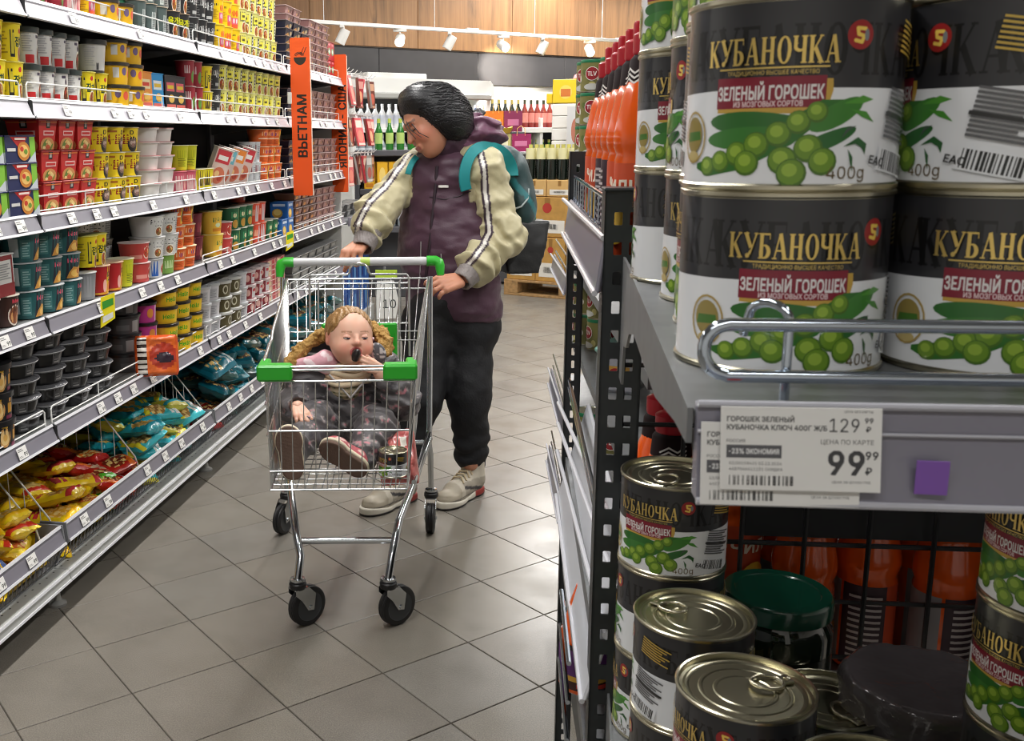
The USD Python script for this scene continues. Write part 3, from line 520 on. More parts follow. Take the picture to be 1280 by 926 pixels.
kind('teal_cup', 'noodle_cup', 'teal noodle cup with silver rim', 'cup noodles', .082, cup(.057, .048, .082, (40, 92, 94), [full((40, 92, 94), .02, .97), (sg.Polygon([(-.15, .03), (1.15, .03), (1.15, .6), (.7, .95), (-.15, .95)]), (36, 42, 52)), txt('Nao', .45, .74, .16, (236, 90, 120)), (sg.Polygon([(-.1, .06), (1.1, .06), (1.1, .56), (.75, .44), (.4, .5), (.1, .3)]), (206, 146, 62)), (ell(.55, .24, .34, .14), (236, 190, 96)), (ell(.8, .3, .14, .1), (190, 110, 46)), (rc(-.9, -.35, .14, .8), (70, 124, 124)), (rc(-1.5, -1.0, .2, .85), (190, 200, 200))] + lines(-.8, -.4, .2, .74, 6, (150, 186, 184)), (196, 200, 202)))
kind('grey_cup', 'noodle_cup', 'silver-grey cup with plain side', 'cup noodles', .09, cup(.05, .042, .09, (132, 134, 138), [full((138, 140, 144), .04, .95), (rc(-.8, .1, .12, .86), (150, 152, 156))], (206, 206, 208)))
kind('redyel_cup', 'noodle_cup', 'red noodle cup with yellow side', 'cup noodles', .1, cup(.05, .04, .1, (176, 32, 36), [full((176, 32, 36), .02, .97), (rc(.6, 1.5, .03, .96), (238, 206, 30)), txt('면', 1.0, .64, .26, (40, 70, 40), True, KO), (ell(.45, .32, .2, .22), (240, 180, 170)), (ell(1.0, .26, .3, .18), (230, 130, 50)), full((226, 160, 40), .03, .1)], (226, 190, 160)))
kind('pho_tub', 'noodle_tub', 'white round soup tub', 'noodle tub', .078, cup(.066, .056, .078, (212, 212, 208), [full((214, 213, 210), .02, .97), txt('PHO', -.2, .72, .2, (40, 40, 44)), (rc(-.5, .1, .52, .55), (80, 80, 84)), (rc(.35, 1.1, .1, .9), (190, 190, 190))] + lines(.4, 1.0, .16, .8, 6, (130, 130, 130)) + dish(-.2, .26, .3, (150, 100, 60)), (206, 206, 206)))
kind('redwht_cup', 'noodle_cup', 'red bowl cup with soup picture', 'cup noodles', .072, cup(.056, .048, .072, (196, 70, 66), [full((196, 70, 66), .02, .97)] + dish(.5, .5, .42, (190, 60, 40)) + [(rc(1.0, 1.7, .1, .9), (60, 110, 70)), (rc(-.9, .0, .2, .4), (226, 150, 140))], (220, 200, 196)))
kind('bluwht_cup', 'noodle_cup', 'white and blue bowl cup', 'cup noodles', .072, cup(.056, .048, .072, (206, 206, 208), [full((206, 206, 208), .02, .97), (rc(-.7, -.1, .1, .9), BLU)] + dish(.5, .46, .4, (190, 60, 60)), (214, 214, 214)))
kind('grnwht_cup', 'noodle_cup', 'pale green bowl cup', 'cup noodles', .075, cup(.054, .046, .075, (120, 160, 70), [full((120, 160, 70), .02, .97), (rc(-.5, .4, .3, .7), (196, 216, 160))], (220, 220, 210)))
kind('dred_cup', 'noodle_cup', 'wine red noodle cup', 'cup noodles', .1, cup(.052, .042, .1, (110, 30, 46), [full((110, 30, 46), .02, .97), (rc(-.2, .5, .2, .6), (150, 50, 66)), (ell(.6, .3, .3, .2), (206, 150, 120))], (150, 60, 76)))
kind('oryel_cup', 'noodle_cup', 'warm yellow noodle cup with green writing', 'cup noodles', .1, cup(.053, .042, .1, (238, 196, 70), [full((238, 190, 66), .02, .97), txt('쌀국수', .0, .64, .16, (40, 110, 60), True, KO), (ell(.0, .4, .3, .1), (220, 236, 200)), (rc(-.6, .7, .12, .26), (220, 140, 40)), (rc(1.0, 1.6, .1, .9), (196, 40, 50))], (240, 226, 150)))
kind('grn2_cup', 'noodle_cup', 'green noodle cup with gold print', 'cup noodles', .1, cup(.05, .041, .1, (34, 96, 62), [full((34, 96, 62), .02, .97), (rc(-.4, .5, .5, .8), (70, 150, 100)), (ell(.1, .64, .24, .1), (236, 226, 180)), (ell(.2, .24, .4, .2), (200, 150, 60)), (rc(.8, 1.2, .1, .9), (150, 170, 60))], (206, 206, 190)))
kind('verm_cup', 'noodle_cup', 'vermilion noodle cup with pale label', 'cup noodles', .1, cup(.05, .041, .1, (222, 80, 54), [full((222, 80, 54), .02, .97), (rc(-.1, .5, .1, .9), (200, 196, 200)), (rc(-.7, -.2, .4, .7), (240, 170, 140))], (236, 170, 150)))
kind('blue_box', 'noodle_box', 'blue noodle box with gold bowl', 'noodle box', .085, carton(.11, .1, .085, (40, 104, 176), [(rc(-1, 1, 0, 1), (40, 104, 176)), (ell(-.2, .3, .6, .3), (214, 160, 60)), (ell(-.2, .36, .44, .2), (246, 214, 120)), (rc(-.7, .7, .74, .9), (206, 220, 236))]))
kind('blk_moon', 'noodle_cup', 'black cup with golden disc', 'cup noodles', .078, cup(.06, .054, .078, (26, 26, 28), [full((26, 26, 28), .02, .97), (ell(-.1, .4, .34, .36), (214, 160, 90)), (ell(-.1, .4, .26, .28), (240, 206, 140)), (ell(-.1, .4, .12, .13), (230, 180, 96)), (rc(.42, .76, .26, .62), (196, 140, 40)), (rc(.5, .68, .66, .9), (214, 150, 60)), (sg.Polygon([(-.3, .78), (.1, .95), (.05, .74)]), (236, 190, 60)), (rc(.3, .8, .04, .18), (120, 40, 70))], BLK, (), cover=(30, 30, 32)))
kind('clear_bowl', 'noodle_bowl', 'black bowl under clear lid', 'bowl', .053, bowl_clear(.074, .053, 0))
kind('hello_tub', 'noodle_tub', 'yellow tub with green Hello print', 'noodle tub', .066, tub(.06, .066, (232, 184, 40), [full((232, 184, 40)), (rc(-.85, .85, .1, .78), (240, 200, 30)), txt('Hello', -.0, .42, .26, (60, 170, 30), sq=1.1), (rc(1.0, 1.8, .1, .74), (226, 170, 30))] + lines(1.05, 1.7, .14, .7, 4, (140, 110, 30)), (38, 34, 34)))
kind('pink_tub', 'noodle_tub', 'magenta tub with black lid', 'noodle tub', .078, tub(.05, .078, (196, 60, 150), [full((196, 60, 150)), (rc(.2, .5, .05, .8), (240, 200, 226)), (ell(-.3, .45, .3, .24), (232, 150, 60))], (36, 34, 36)))
kind('black_tub', 'noodle_tub', 'grey-black tub with black lid', 'noodle tub', .07, tub(.064, .07, (70, 70, 72), [full((70, 70, 72)), (rc(-.2, .3, .1, .7), (150, 150, 150)), (rc(-1.2, -.4, .2, .5), (96, 96, 98))], (34, 34, 36)))
kind('orpk_tub', 'noodle_tub', 'orange and pink tub with black lid', 'noodle tub', .078, tub(.048, .078, (226, 130, 50), [full((226, 140, 50)), (rc(-.9, .0, .1, .3), (206, 70, 120)), (rc(.6, .9, .05, .8), (190, 50, 110)), (rc(-.6, .4, .4, .7), (246, 190, 60))], (40, 36, 38)))
kind('tan_tub', 'noodle_tub', 'dark olive tub with white side', 'noodle tub', .07, tub(.062, .07, (84, 76, 46), [full((84, 76, 46)), (ell(.0, .44, .26, .3), (200, 196, 176)), (ell(.0, .44, .16, .2), (84, 76, 46)), (rc(.75, 2.2, .02, .84), (206, 202, 206))] + lines(.9, 1.6, .1, .74, 5, (150, 150, 150)), (196, 196, 192)))
kind('wht_tub', 'noodle_tub', 'white tub with grey lid', 'noodle tub', .072, tub(.052, .072, (200, 198, 202), [full((202, 200, 204)), (rc(-.6, .3, .1, .7), (186, 186, 190))] + lines(-.5, .2, .14, .66, 5, (150, 150, 154)), (190, 192, 194)))
kind('redwt_tub', 'noodle_tub', 'wine red and white tub', 'noodle tub', .07, tub(.055, .07, (140, 46, 56), [full((140, 46, 56)), (rc(.1, 1.2, .05, .8), (206, 202, 204)), (ell(-.35, .42, .26, .24), (226, 180, 170)), (rc(.2, .8, .5, .7), (190, 60, 70))], (206, 190, 190)))
kind('pinkpack', 'noodle_packet', 'pink and cream flat packet', 'packet', .026, carton(.15, .11, .026, (206, 130, 130), [(rc(-1, 1, 0, 1), (206, 150, 140)), (rc(-.8, -.2, .1, .9), (230, 210, 170)), (rc(.1, .7, .1, .9), (196, 60, 70))]))
kind('navy_tray', 'food_tray', 'navy and gold ready meal tray', 'food tray', .04, tray(.15, .13, .036, (40, 42, 66), [(rc(-1, 1, .0, 1), (44, 46, 74)), (sg.Polygon([(-1, 0), (.3, 0), (-.2, .5)]), (206, 150, 80)), (ell(.5, .4, .3, .3), (220, 196, 150))], (110, 100, 104)))
kind('rose_tray', 'food_tray', 'brownish clear ready meal tray', 'food tray', .042, tray(.15, .13, .038, (150, 112, 108), [(rc(-1, 1, 0, 1), (164, 124, 120)), (rc(-.7, -.3, .2, .8), (196, 150, 150)), (rc(.2, .8, .3, .7), (120, 80, 76)), (ell(0, .4, .2, .2), (206, 160, 120))], (186, 160, 158)))
kind('gold_tray', 'food_tray', 'brown and orange ready meal tray', 'food tray', .042, tray(.15, .13, .038, (120, 84, 66), [(rc(-1, 1, 0, 1), (126, 88, 76)), (ell(-.3, .3, .4, .24), (220, 150, 80)), (rc(.2, .9, .2, .8), (176, 140, 134))], (150, 130, 126)))
kind('grey_tray', 'food_tray', 'grey see-through ready meal tray', 'food tray', .045, tray(.17, .14, .04, (112, 112, 112), [(rc(-1, 1, 0, 1), (120, 120, 118)), (rc(-.6, .5, .3, .7), (160, 160, 158))], (150, 150, 150)))
kind('red_bag', 'snack_carton', 'red carton with green oval', 'carton', .11, carton(.09, .06, .11, (176, 26, 44), [(rc(-1, 1, 0, 1), (176, 26, 44)), (ell(0, .46, .6, .2), (110, 190, 130)), (ell(0, .46, .4, .1), (220, 236, 220)), (rc(-.6, .6, .78, .9), (220, 120, 130))]))
COLN = {}
TIER = ['bottom', 'second', 'third', 'fourth', 'fifth', 'sixth', 'seventh', 'eighth']
def block(key, shelf, ys, tiers, x=-1.575, rot=0, jit=.0, dz=0, z0=0., rows=1, yaw=None, skip=()):
    """Columns of one product at the given places along a shelf, stacked in tiers."""
    name, words, cat, h, b = K[key]
    for y in ys:
        c = COLN[(key, shelf)] = COLN.get((key, shelf), -1) + 1
        for k in range(tiers):
            if (c, k) in skip: continue
            r = 64 + rot + rnd.uniform(-20, 20) if yaw is None else 90 + yaw
            lab = '%s, %s tier, %s from near end, %s shelf' % (words, TIER[k + dz], ORD[c], shelf) if tiers > 1 or z0 or dz else '%s, %s from near end, %s shelf' % (words, ORD[c], shelf)
            place(key, name, b, lab, cat, (x + rnd.uniform(-jit, jit), y + rnd.uniform(-jit, jit) * .6, LEVEL[shelf] + z0 + k * (h + .001)), (0, 0, r), '%ss on the %s shelf' % (words, shelf))
ar = lambda a, b, n: list(np.linspace(a, b, n))
T, S2, S3, S4, S5 = 'top', 'second', 'third', 'fourth', 'fifth'
# top shelf
block('red_cup', T, [2.93, 3.03], 1); block('pink_cup', T, [3.12], 1); block('yel_cup2', T, [3.23], 2); block('yel_tub', T, [3.37, 3.49], 1)
block('grn_cup', T, [3.59], 2, x=-1.63); block('gry_cup', T, [3.64, 3.74, 3.84], 2); block('blk_cup', T, [3.97, 4.07], 2); block('blk_cup2', T, [4.18, 4.28, 4.38], 2)
block('yel_cup2', T, [4.50, 4.61, 4.72], 3); block('pale_cup', T, [4.83, 4.93, 5.03, 5.13], 4); block('pale_cup', T, [5.23, 5.33], 3)
block('navy_tray', T, [5.62, 5.79, 5.96], 6, x=-1.6, yaw=0); block('rose_tray', T, [6.13, 6.30, 6.47], 7, x=-1.6, yaw=0); block('rose_tray', T, [5.7, 5.87], 2, x=-1.62, z0=6 * .041, dz=5, yaw=0); block('red_bag', T, [6.62, 6.71], 2, x=-1.58, yaw=0)
# second shelf
block('yel_cup', S2, [2.55, 2.645, 2.74], 2); block('str_cup', S2, ar(2.845, 3.1, 4), 2); block('yel_cup', S2, [3.19, 3.285], 1); block('big_white', S2, [3.265], 1, z0=.105, dz=1)
block('yel_tub', S2, [3.42, 3.545], 3); block('pack_o', S2, [3.68], 1, yaw=-8); block('pack_b', S2, [3.79], 1, yaw=-8); block('pack_k', S2, [3.92, 4.02], 1, yaw=-8)
block('red_cup', S2, [4.12, 4.21], 2); block('ylb_cup', S2, [4.31], 1); block('yel_cup', S2, [4.32], 1, z0=.09, dz=1); block('blk_cup2', S2, [4.42], 2); block('pale_cup', S2, ar(4.52, 5.38, 9), 2)
block('navy_tray', S2, [5.62, 5.79, 5.96], 4, x=-1.6, yaw=0); block('rose_tray', S2, [6.13, 6.30, 6.47, 6.64], 4, x=-1.6, yaw=0)
# third shelf
block('navy_box', S3, [2.5, 2.672], 3, yaw=0); block('wb_box', S3, [2.56], 1, x=-1.72, z0=.16, dz=3, yaw=0); block('red_box', S3, [2.86, 2.98, 3.10], 3, yaw=0, x=-1.58)
block('yel_cup3', S3, [3.24, 3.365, 3.49], 3, x=-1.58); block('wht_bowl', S3, [3.665, 3.81], 5, x=-1.585); block('pink_cup', S3, [3.95, 4.06], 1); block('lime_cup', S3, [3.99, 4.09], 1, z0=.088, dz=1)
block('ylb_cup', S3, [4.18, 4.28], 1); block('ylb_cup', S3, [4.2], 1, z0=.09, dz=1, x=-1.68)
for k, (key, y) in enumerate((('lean_r', 4.40), ('lean_b', 4.47), ('lean_o', 4.61), ('lean_r', 4.75))):
    n, w, c, h, b = K[key]; place(key, n, b, '%s on the third shelf, %s of the leaning four' % (w, ORD[k]), c, (-1.58, y, LEVEL[S3] + .008), (16, 14, 62), None)
block('wht_cup', S3, [4.9, 4.99], 2); block('org_cup', S3, [5.1, 5.215, 5.33], 3)
block('navy_tray', S3, [5.62, 5.79], 5, x=-1.6, yaw=0); block('gold_tray', S3, [5.96, 6.13], 5, x=-1.6, yaw=0); block('rose_tray', S3, [6.30, 6.47, 6.64], 5, x=-1.6, yaw=0)
# fourth shelf
block('brn_cup', S4, [2.50, 2.60], 1); block('wb_box', S4, [2.56], 1, z0=.09, dz=1, yaw=0); block('teal_cup', S4, [2.74, 2.862, 2.984], 3, x=-1.58); block('grey_cup', S4, [3.09], 1)
block('redyel_cup', S4, [3.195, 3.30], 1); block('yel_cup', S4, [3.13, 3.2], 1, z0=.102, dz=1); block('lime_cup', S4, [3.40], 1); block('redwht_cup', S4, [3.52], 2); block('bluwht_cup', S4, [3.645], 1); block('grnwht_cup', S4, [3.765], 1)
block('pho_tub', S4, [3.36, 3.50], 3, x=-1.72); block('pho_tub', S4, [3.645, 3.785], 2, z0=.076, dz=1); block('org_cup', S4, [3.885, 4.0], 3); block('lime_cup', S4, [4.09], 1, x=-1.68, z0=.17, dz=2)
block('dred_cup', S4, [4.12, 4.22], 2, x=-1.62); block('oryel_cup', S4, [4.35], 2); block('redwht_cup', S4, [4.47], 2); block('grn2_cup', S4, [4.6, 4.705, 4.81], 2); block('verm_cup', S4, [4.92, 5.025], 2); block('verm_cup', S4, [4.98], 1, z0=.202, dz=2, x=-1.66)
block('grn2_cup', S4, [5.14, 5.24], 1); block('blue_box', S4, [5.375, 5.5], 1, yaw=0); block('blue_box', S4, [5.50], 1, z0=.087, dz=1, yaw=0)
block('gold_tray', S4, [5.72, 5.89, 6.06], 5, x=-1.6, yaw=0); block('rose_tray', S4, [6.23, 6.40, 6.57], 5, x=-1.6, yaw=0)
# fifth shelf
block('blk_moon', S5, [2.38, 2.51], 3); block('clear_bowl', S5, [2.675, 2.838, 3.0, 3.165], 5, x=-1.6); block('clear_bowl', S5, [2.60, 2.76, 2.92, 3.08], 5, x=-1.765); block('orpk_tub', S5, [3.31], 3, x=-1.68); block('black_tub', S5, [3.48], 4, x=-1.62)
block('pink_tub', S5, [3.625], 3, x=-1.6); block('hello_tub', S5, [3.75, 3.89, 4.03], 4); block('wht_tub', S5, [4.155, 4.27], 3); block('tan_tub', S5, [4.40, 4.54], 3); block('wht_tub', S5, [4.665], 3); block('redwt_tub', S5, [4.79, 4.91, 5.03], 3); block('pinkpack', S5, [5.17, 5.34], 8, x=-1.6, yaw=0)
block('grey_tray', S5, [5.62, 5.81, 6.0, 6.19, 6.38, 6.57], 4, x=-1.6, yaw=0)
# the orange packet hung in front of the fifth shelf
def colp(main, second, third, food):
    def f(u, v, back):
        if abs(v) > .92: return main
        if back: return np.array(main) * .9
        if v > .42: return second if abs(u) < .8 and not (.6 < v < .68) else main
        if (u / .8) ** 2 + ((v + .25) / .5) ** 2 < 1: return food if math.sin(u * 9 + v * 7) * math.sin(v * 11 - u * 4) > -.1 else (240, 206, 130)
        return third if v < -.7 else main
    return f
t = thing('noodle_packet', 'orange noodle packet hung on the front of the fifth shelf', 'packet', (-1.478, 3.45, .665), (84, 0, 22))
def hung(u, v, b):
    if b or abs(u) > .9 or abs(v) > .9: return (214, 84, 30)
    if u < -.4: return (214, 206, 196) if math.sin(v * 22) > -.3 and u > -.86 else (40, 26, 24)
    if (u - .35) ** 2 * 6 + (v + .1) ** 2 * 14 < 1: return (50, 36, 50)
    return (186, 60, 40) if (u - .3) ** 2 + v * v < .4 else (224, 104, 40)
pillow(.155, .15, .035, hung, 5)(t)
# packets heaped in the wire bins
BAG = {}
def bags(words, variants, y0, y1, rows, layers, seed, zb=.15, pitch=.115, grp=None, xs=(-1.625, -1.745, -1.86), lay=.042):
    r = random.Random(seed); n = 0
    for L in range(layers):
        for xi, x in enumerate(xs[:rows]):
            if L >= layers - (0 if xi == 0 else 0): pass
            ny = max(1, int((y1 - y0) / pitch))
            for k in range(ny):
                key, b = variants[r.randrange(len(variants))]
                y = y0 + (k + .5 + r.uniform(-.2, .2) + (.25 if L % 2 else -.1)) * (y1 - y0) / ny
                top = L == layers - 1
                where = ['front row', 'middle row', 'back row'][xi]
                place('bag_' + key, 'noodle_packet', b, '%s packet in the bin, %s, %s layer, %s from near end' % (words, where, ORD[L], ORD[k]), 'packet',
                      (x + r.uniform(-.025, .03), min(max(y, y0), y1), zb + L * lay + xi * .022 + r.uniform(0, .012)), (r.uniform(-16, 16), r.uniform(-6, 22), r.choice([0, 90, 40, -35, 70, 120]) + r.uniform(-20, 20)), grp or '%s packets in the bin' % words)
YEL = [('y%d' % k, pillow(.125, .165, .04, f, 20 + k)) for k, f in enumerate([colp((248, 210, 30), (206, 50, 60), (246, 190, 30), (226, 170, 60)), colp((250, 214, 40), (236, 200, 60), (220, 60, 40), (240, 200, 110)), colp((248, 208, 36), (196, 60, 80), (206, 60, 60), (220, 150, 70)), colp((246, 206, 34), (90, 120, 190), (240, 210, 60), (214, 110, 60))])]
REDB = [('r%d' % k, pillow(.125, .165, .045, f, 30 + k)) for k, f in enumerate([colp((196, 40, 30), (226, 190, 160), (230, 110, 30), (130, 50, 30)), colp((180, 30, 34), (236, 226, 216), (196, 40, 30), (226, 120, 40))])]
CYN = [('c%d' % k, pillow(.12, .17, .045, f, 40 + k)) for k, f in enumerate([colp((40, 176, 190), (226, 220, 60), (40, 160, 180), (226, 180, 90)), colp((60, 190, 200), (236, 240, 236), (226, 214, 50), (170, 130, 70)), colp((216, 208, 70), (60, 60, 50), (60, 180, 190), (226, 190, 110))])]
TEA = [('t%d' % k, pillow(.15, .2, .06, f, 50 + k)) for k, f in enumerate([colp((20, 120, 136), (60, 160, 176), (16, 96, 116), (130, 96, 80)), colp((30, 140, 166), (206, 226, 230), (20, 110, 130), (60, 130, 140)), colp((70, 110, 106), (150, 130, 110), (20, 120, 140), (170, 110, 90))])]
GRNB = [('g0', pillow(.12, .165, .04, colp((90, 190, 50), (236, 236, 226), (90, 180, 40), (230, 120, 60)), 60))]
bags('yellow and red noodle', YEL, 2.02, 2.66, 3, 5, 1); bags('yellow bright noodle', YEL, 2.80, 3.14, 3, 4, 2); bags('green trimmed noodle', GRNB, 3.16, 3.26, 1, 3, 3)
bags('dark red noodle', REDB, 3.18, 3.44, 3, 3, 4); bags('cyan and yellow noodle', CYN, 3.50, 3.98, 3, 5, 5, pitch=.105); bags('small red noodle', REDB, 4.18, 4.36, 2, 2, 7)
bags('teal snack', TEA, 4.4, 5.38, 3, 5, 6, pitch=.16, lay=.055, xs=(-1.65, -1.76, -1.86))
bags('teal far snack', TEA, 5.56, 6.7, 2, 4, 8, pitch=.17, lay=.055, xs=(-1.65, -1.78))
# price tags in the channels and the two yellow promotion flags
def tag_build(t):
    part('card', MB().box(-.024, .024, -.0006, .0006, -.017, .017), plastic((232, 230, 226), .5), t)
    m = MB()
    for k, (g, c) in enumerate(lines(-.021, .006, .004, .014, 2, (120, 118, 116)) + lines(-.021, -.004, -.013, -.006, 2, (150, 148, 146)) + [txt('99', .013, -.007, .011, (60, 58, 58), sq=1)]): m.poly(g, 0, 0, c, lambda v: np.c_[v[:, 0], np.full(len(v), -.0008), v[:, 1]])
    part('print', m, PRINT, t)
TG = random.Random(11)
for nm, z in list(LEVEL.items()) + [('bin', .279)]:
    y = 2.36; n = 0
    while y < 6.7:
        bay = (y - BAY0) % BAYL
        if .05 < bay < BAYL - .05 and not (nm in ('top',) and y < 4.1 and TG.random() < .5):
            place('price_tag', 'price_tag', tag_build, 'small white price tag in the %s rail, %s from the near end' % (nm + ' shelf' if nm != 'bin' else 'wire bin', ORD[n]), 'price tag', (FRONT - .0015 if nm != 'bin' else FRONT + .0005, y, z - .0235 - (.002 if nm == 'bin' else 0)), (-18, 0, 90), 'white price tags in the %s rail' % nm); n += 1
        y += TG.choice([.13, .17, .24, .33])
def flag_build(t):
    part('card', MB().poly(sg.Polygon([(-.03, -.06), (.03, -.035), (.034, .05), (-.022, .04)]), 0, .0012, xf=lambda v: np.c_[v[:, 0], v[:, 2], v[:, 1]]), plastic((236, 220, 30), .5), t)
    part('print', MB().poly(sg.Polygon([(-.018, .0), (.026, .012), (.026, .034), (-.018, .026)]), 0, 0, (60, 150, 50), xf=lambda v: np.c_[v[:, 0], v[:, 2] - .0008, v[:, 1]]).poly(sg.Polygon([(-.02, -.045), (.022, -.03), (.022, -.012), (-.02, -.024)]), 0, 0, (226, 226, 220), xf=lambda v: np.c_[v[:, 0], v[:, 2] - .0008, v[:, 1]]), PRINT, t)
place('flag', 'promotion_flag', flag_build, 'yellow promotion flag on the fourth shelf rail by the lime cup', 'price flag', (FRONT + .012, 3.09, .895), (0, 0, 62))
place('flag', 'promotion_flag', flag_build, 'yellow promotion flag on the fourth shelf rail by the blue boxes', 'price flag', (FRONT + .012, 5.33, .905), (0, 0, 62))
# orange country signs standing out from the shelf fronts
OS = mat('orange_sign', (226, 82, 16), .5)
def sign(label, y, zt, zb, words, icon, x0):
    t = thing('aisle_sign', label, 'sign', (x0, y, 0))
    w, b = .108, .008
    part('board', MB().poly(rc(0, w, zb, zt).buffer(-.01).buffer(.01), -.004, .008, xf=lambda v: np.c_[v[:, 0], v[:, 2], v[:, 1]]), OS, t)
    part('edge_strip', MB().bbox(w - .0005, w + .003, -.005, .005, zb, zt - .01, .001), mat('sign_edge', (236, 214, 196), .5), t)
    m = MB(); xf = lambda v: np.c_[v[:, 0], v[:, 2] - .0045, v[:, 1]]
    g = affinity.rotate(glyphs(words[0], .05, True), 90, origin=(0, 0)); bb = g.bounds; g = affinity.translate(g, w / 2 + (.004 if icon else .02), zb + words[1] - bb[1]); m.poly(g, 0, 0, (34, 28, 26), xf)
    if icon:
        cx, cz = w / 2, zt - .1
        m.poly(sg.Polygon([(cx - .034, cz)] + [(cx + .034 * math.cos(a), cz + .04 * math.sin(a)) for a in np.linspace(PI, 2 * PI, 14)]), 0, 0, (34, 28, 26), xf)
        for r in (.014, .02, .026): m.poly(sg.LineString([(cx - .004 + r * math.cos(a), cz + .005 + r * .8 * math.sin(a)) for a in np.linspace(.2, PI - .1, 10)]).buffer(.0016), 0, 0, (34, 28, 26), xf)
        for k in (0, .014): m.poly(sg.LineString([(cx + .004 + k, cz + .012), (cx + .022 + k, cz + .05)]).buffer(.0016), 0, 0, (34, 28, 26), xf)
    part('lettering', m, PRINT, t)
    part('clip', MB().bbox(-.02, .004, -.006, .006, zt - .34, zt - .28, .002), mat('clip_white', (210, 210, 206), .4), t)
sign('orange upright aisle sign with noodle bowl and black lettering', 5.452, 1.962, 1.135, ('ВЬЕТНАМ', .205), True, -1.49)
sign('orange upright aisle sign further off lettered with two countries', 6.80, 1.98, 1.085, ('ЯПОНИЯ - США', .16), False, -1.585)
# ------------------------------------------------------------------ right: shelf end with canned peas, and the dark shelf behind it
blk_m = mat('black_upright', (40, 44, 46), .38, .1, noise=.05, scale=120); grid_m = mat('black_grid', (22, 22, 24), .4)
plate_m = mat('end_shelf_plate', (122, 124, 126), .42, .5, noise=.04, scale=60); bin_m = mat('bin_front', (196, 198, 204), .3)
chr_m = mat('chrome_wire', (190, 200, 212), .12, 1.)
railg_m = mat('grey_price_rail', (124, 122, 134), .3, coat_weight=.3)
YW = math.radians(-3.1); SO = np.array([.027, .86]); SV, SU = np.array([math.sin(YW), math.cos(YW)]), np.array([math.cos(YW), -math.sin(YW)])
def side(u, t, z): q = SO + SU * u + SV * t; return np.array([q[0], q[1], z])
SIDE_R = np.array([[SU[0], SV[0], 0], [SU[1], SV[1], 0], [0, 0, 1]])
def slotted_post(t0, w, d, z0, z1, parent, name='upright', cols=(.3, .72), pitch=.0245, hw=.0022):
    """Upright pressed from sheet: front face with two columns of slots, two side flanges."""
    p = group_part(name, parent)
    face = rc(0, w, z0, z1); holes = []
    z = z1 - .022
    while z > z0 + .02:
        for c in cols: holes.append(rc(c * w - hw, c * w + hw, z - .0042, z + .0042).buffer(.0012))
        z -= pitch
    m = MB().poly(face.difference(shapely.union_all(holes)), 0, .0022, xf=lambda v: np.c_[v[:, 0], v[:, 2], v[:, 1]])
    m.xf(SIDE_R, side(0, t0, 0)); part('slotted_face', m, blk_m, p)
    for u0 in (0, w - .002):
        if name == 'none':
            hs = []; z = z1 - .022
            while z > z0 + .02: hs.append(rc(d * .5 - .004, d * .5 + .004, z - .0075, z + .0075)); z -= pitch
            m = MB().poly(rc(0, d, z0, z1).difference(shapely.union_all(hs)), u0, .002, xf=lambda v: np.c_[v[:, 2], v[:, 0], v[:, 1]])
        else: m = MB().box(u0, u0 + .002, 0, d, z0, z1)
        m.xf(SIDE_R, side(0, t0, 0)); part('flange', m, blk_m, p)
    return p
ZS, ZL = 1.334, .946     # the two shelves of the end display
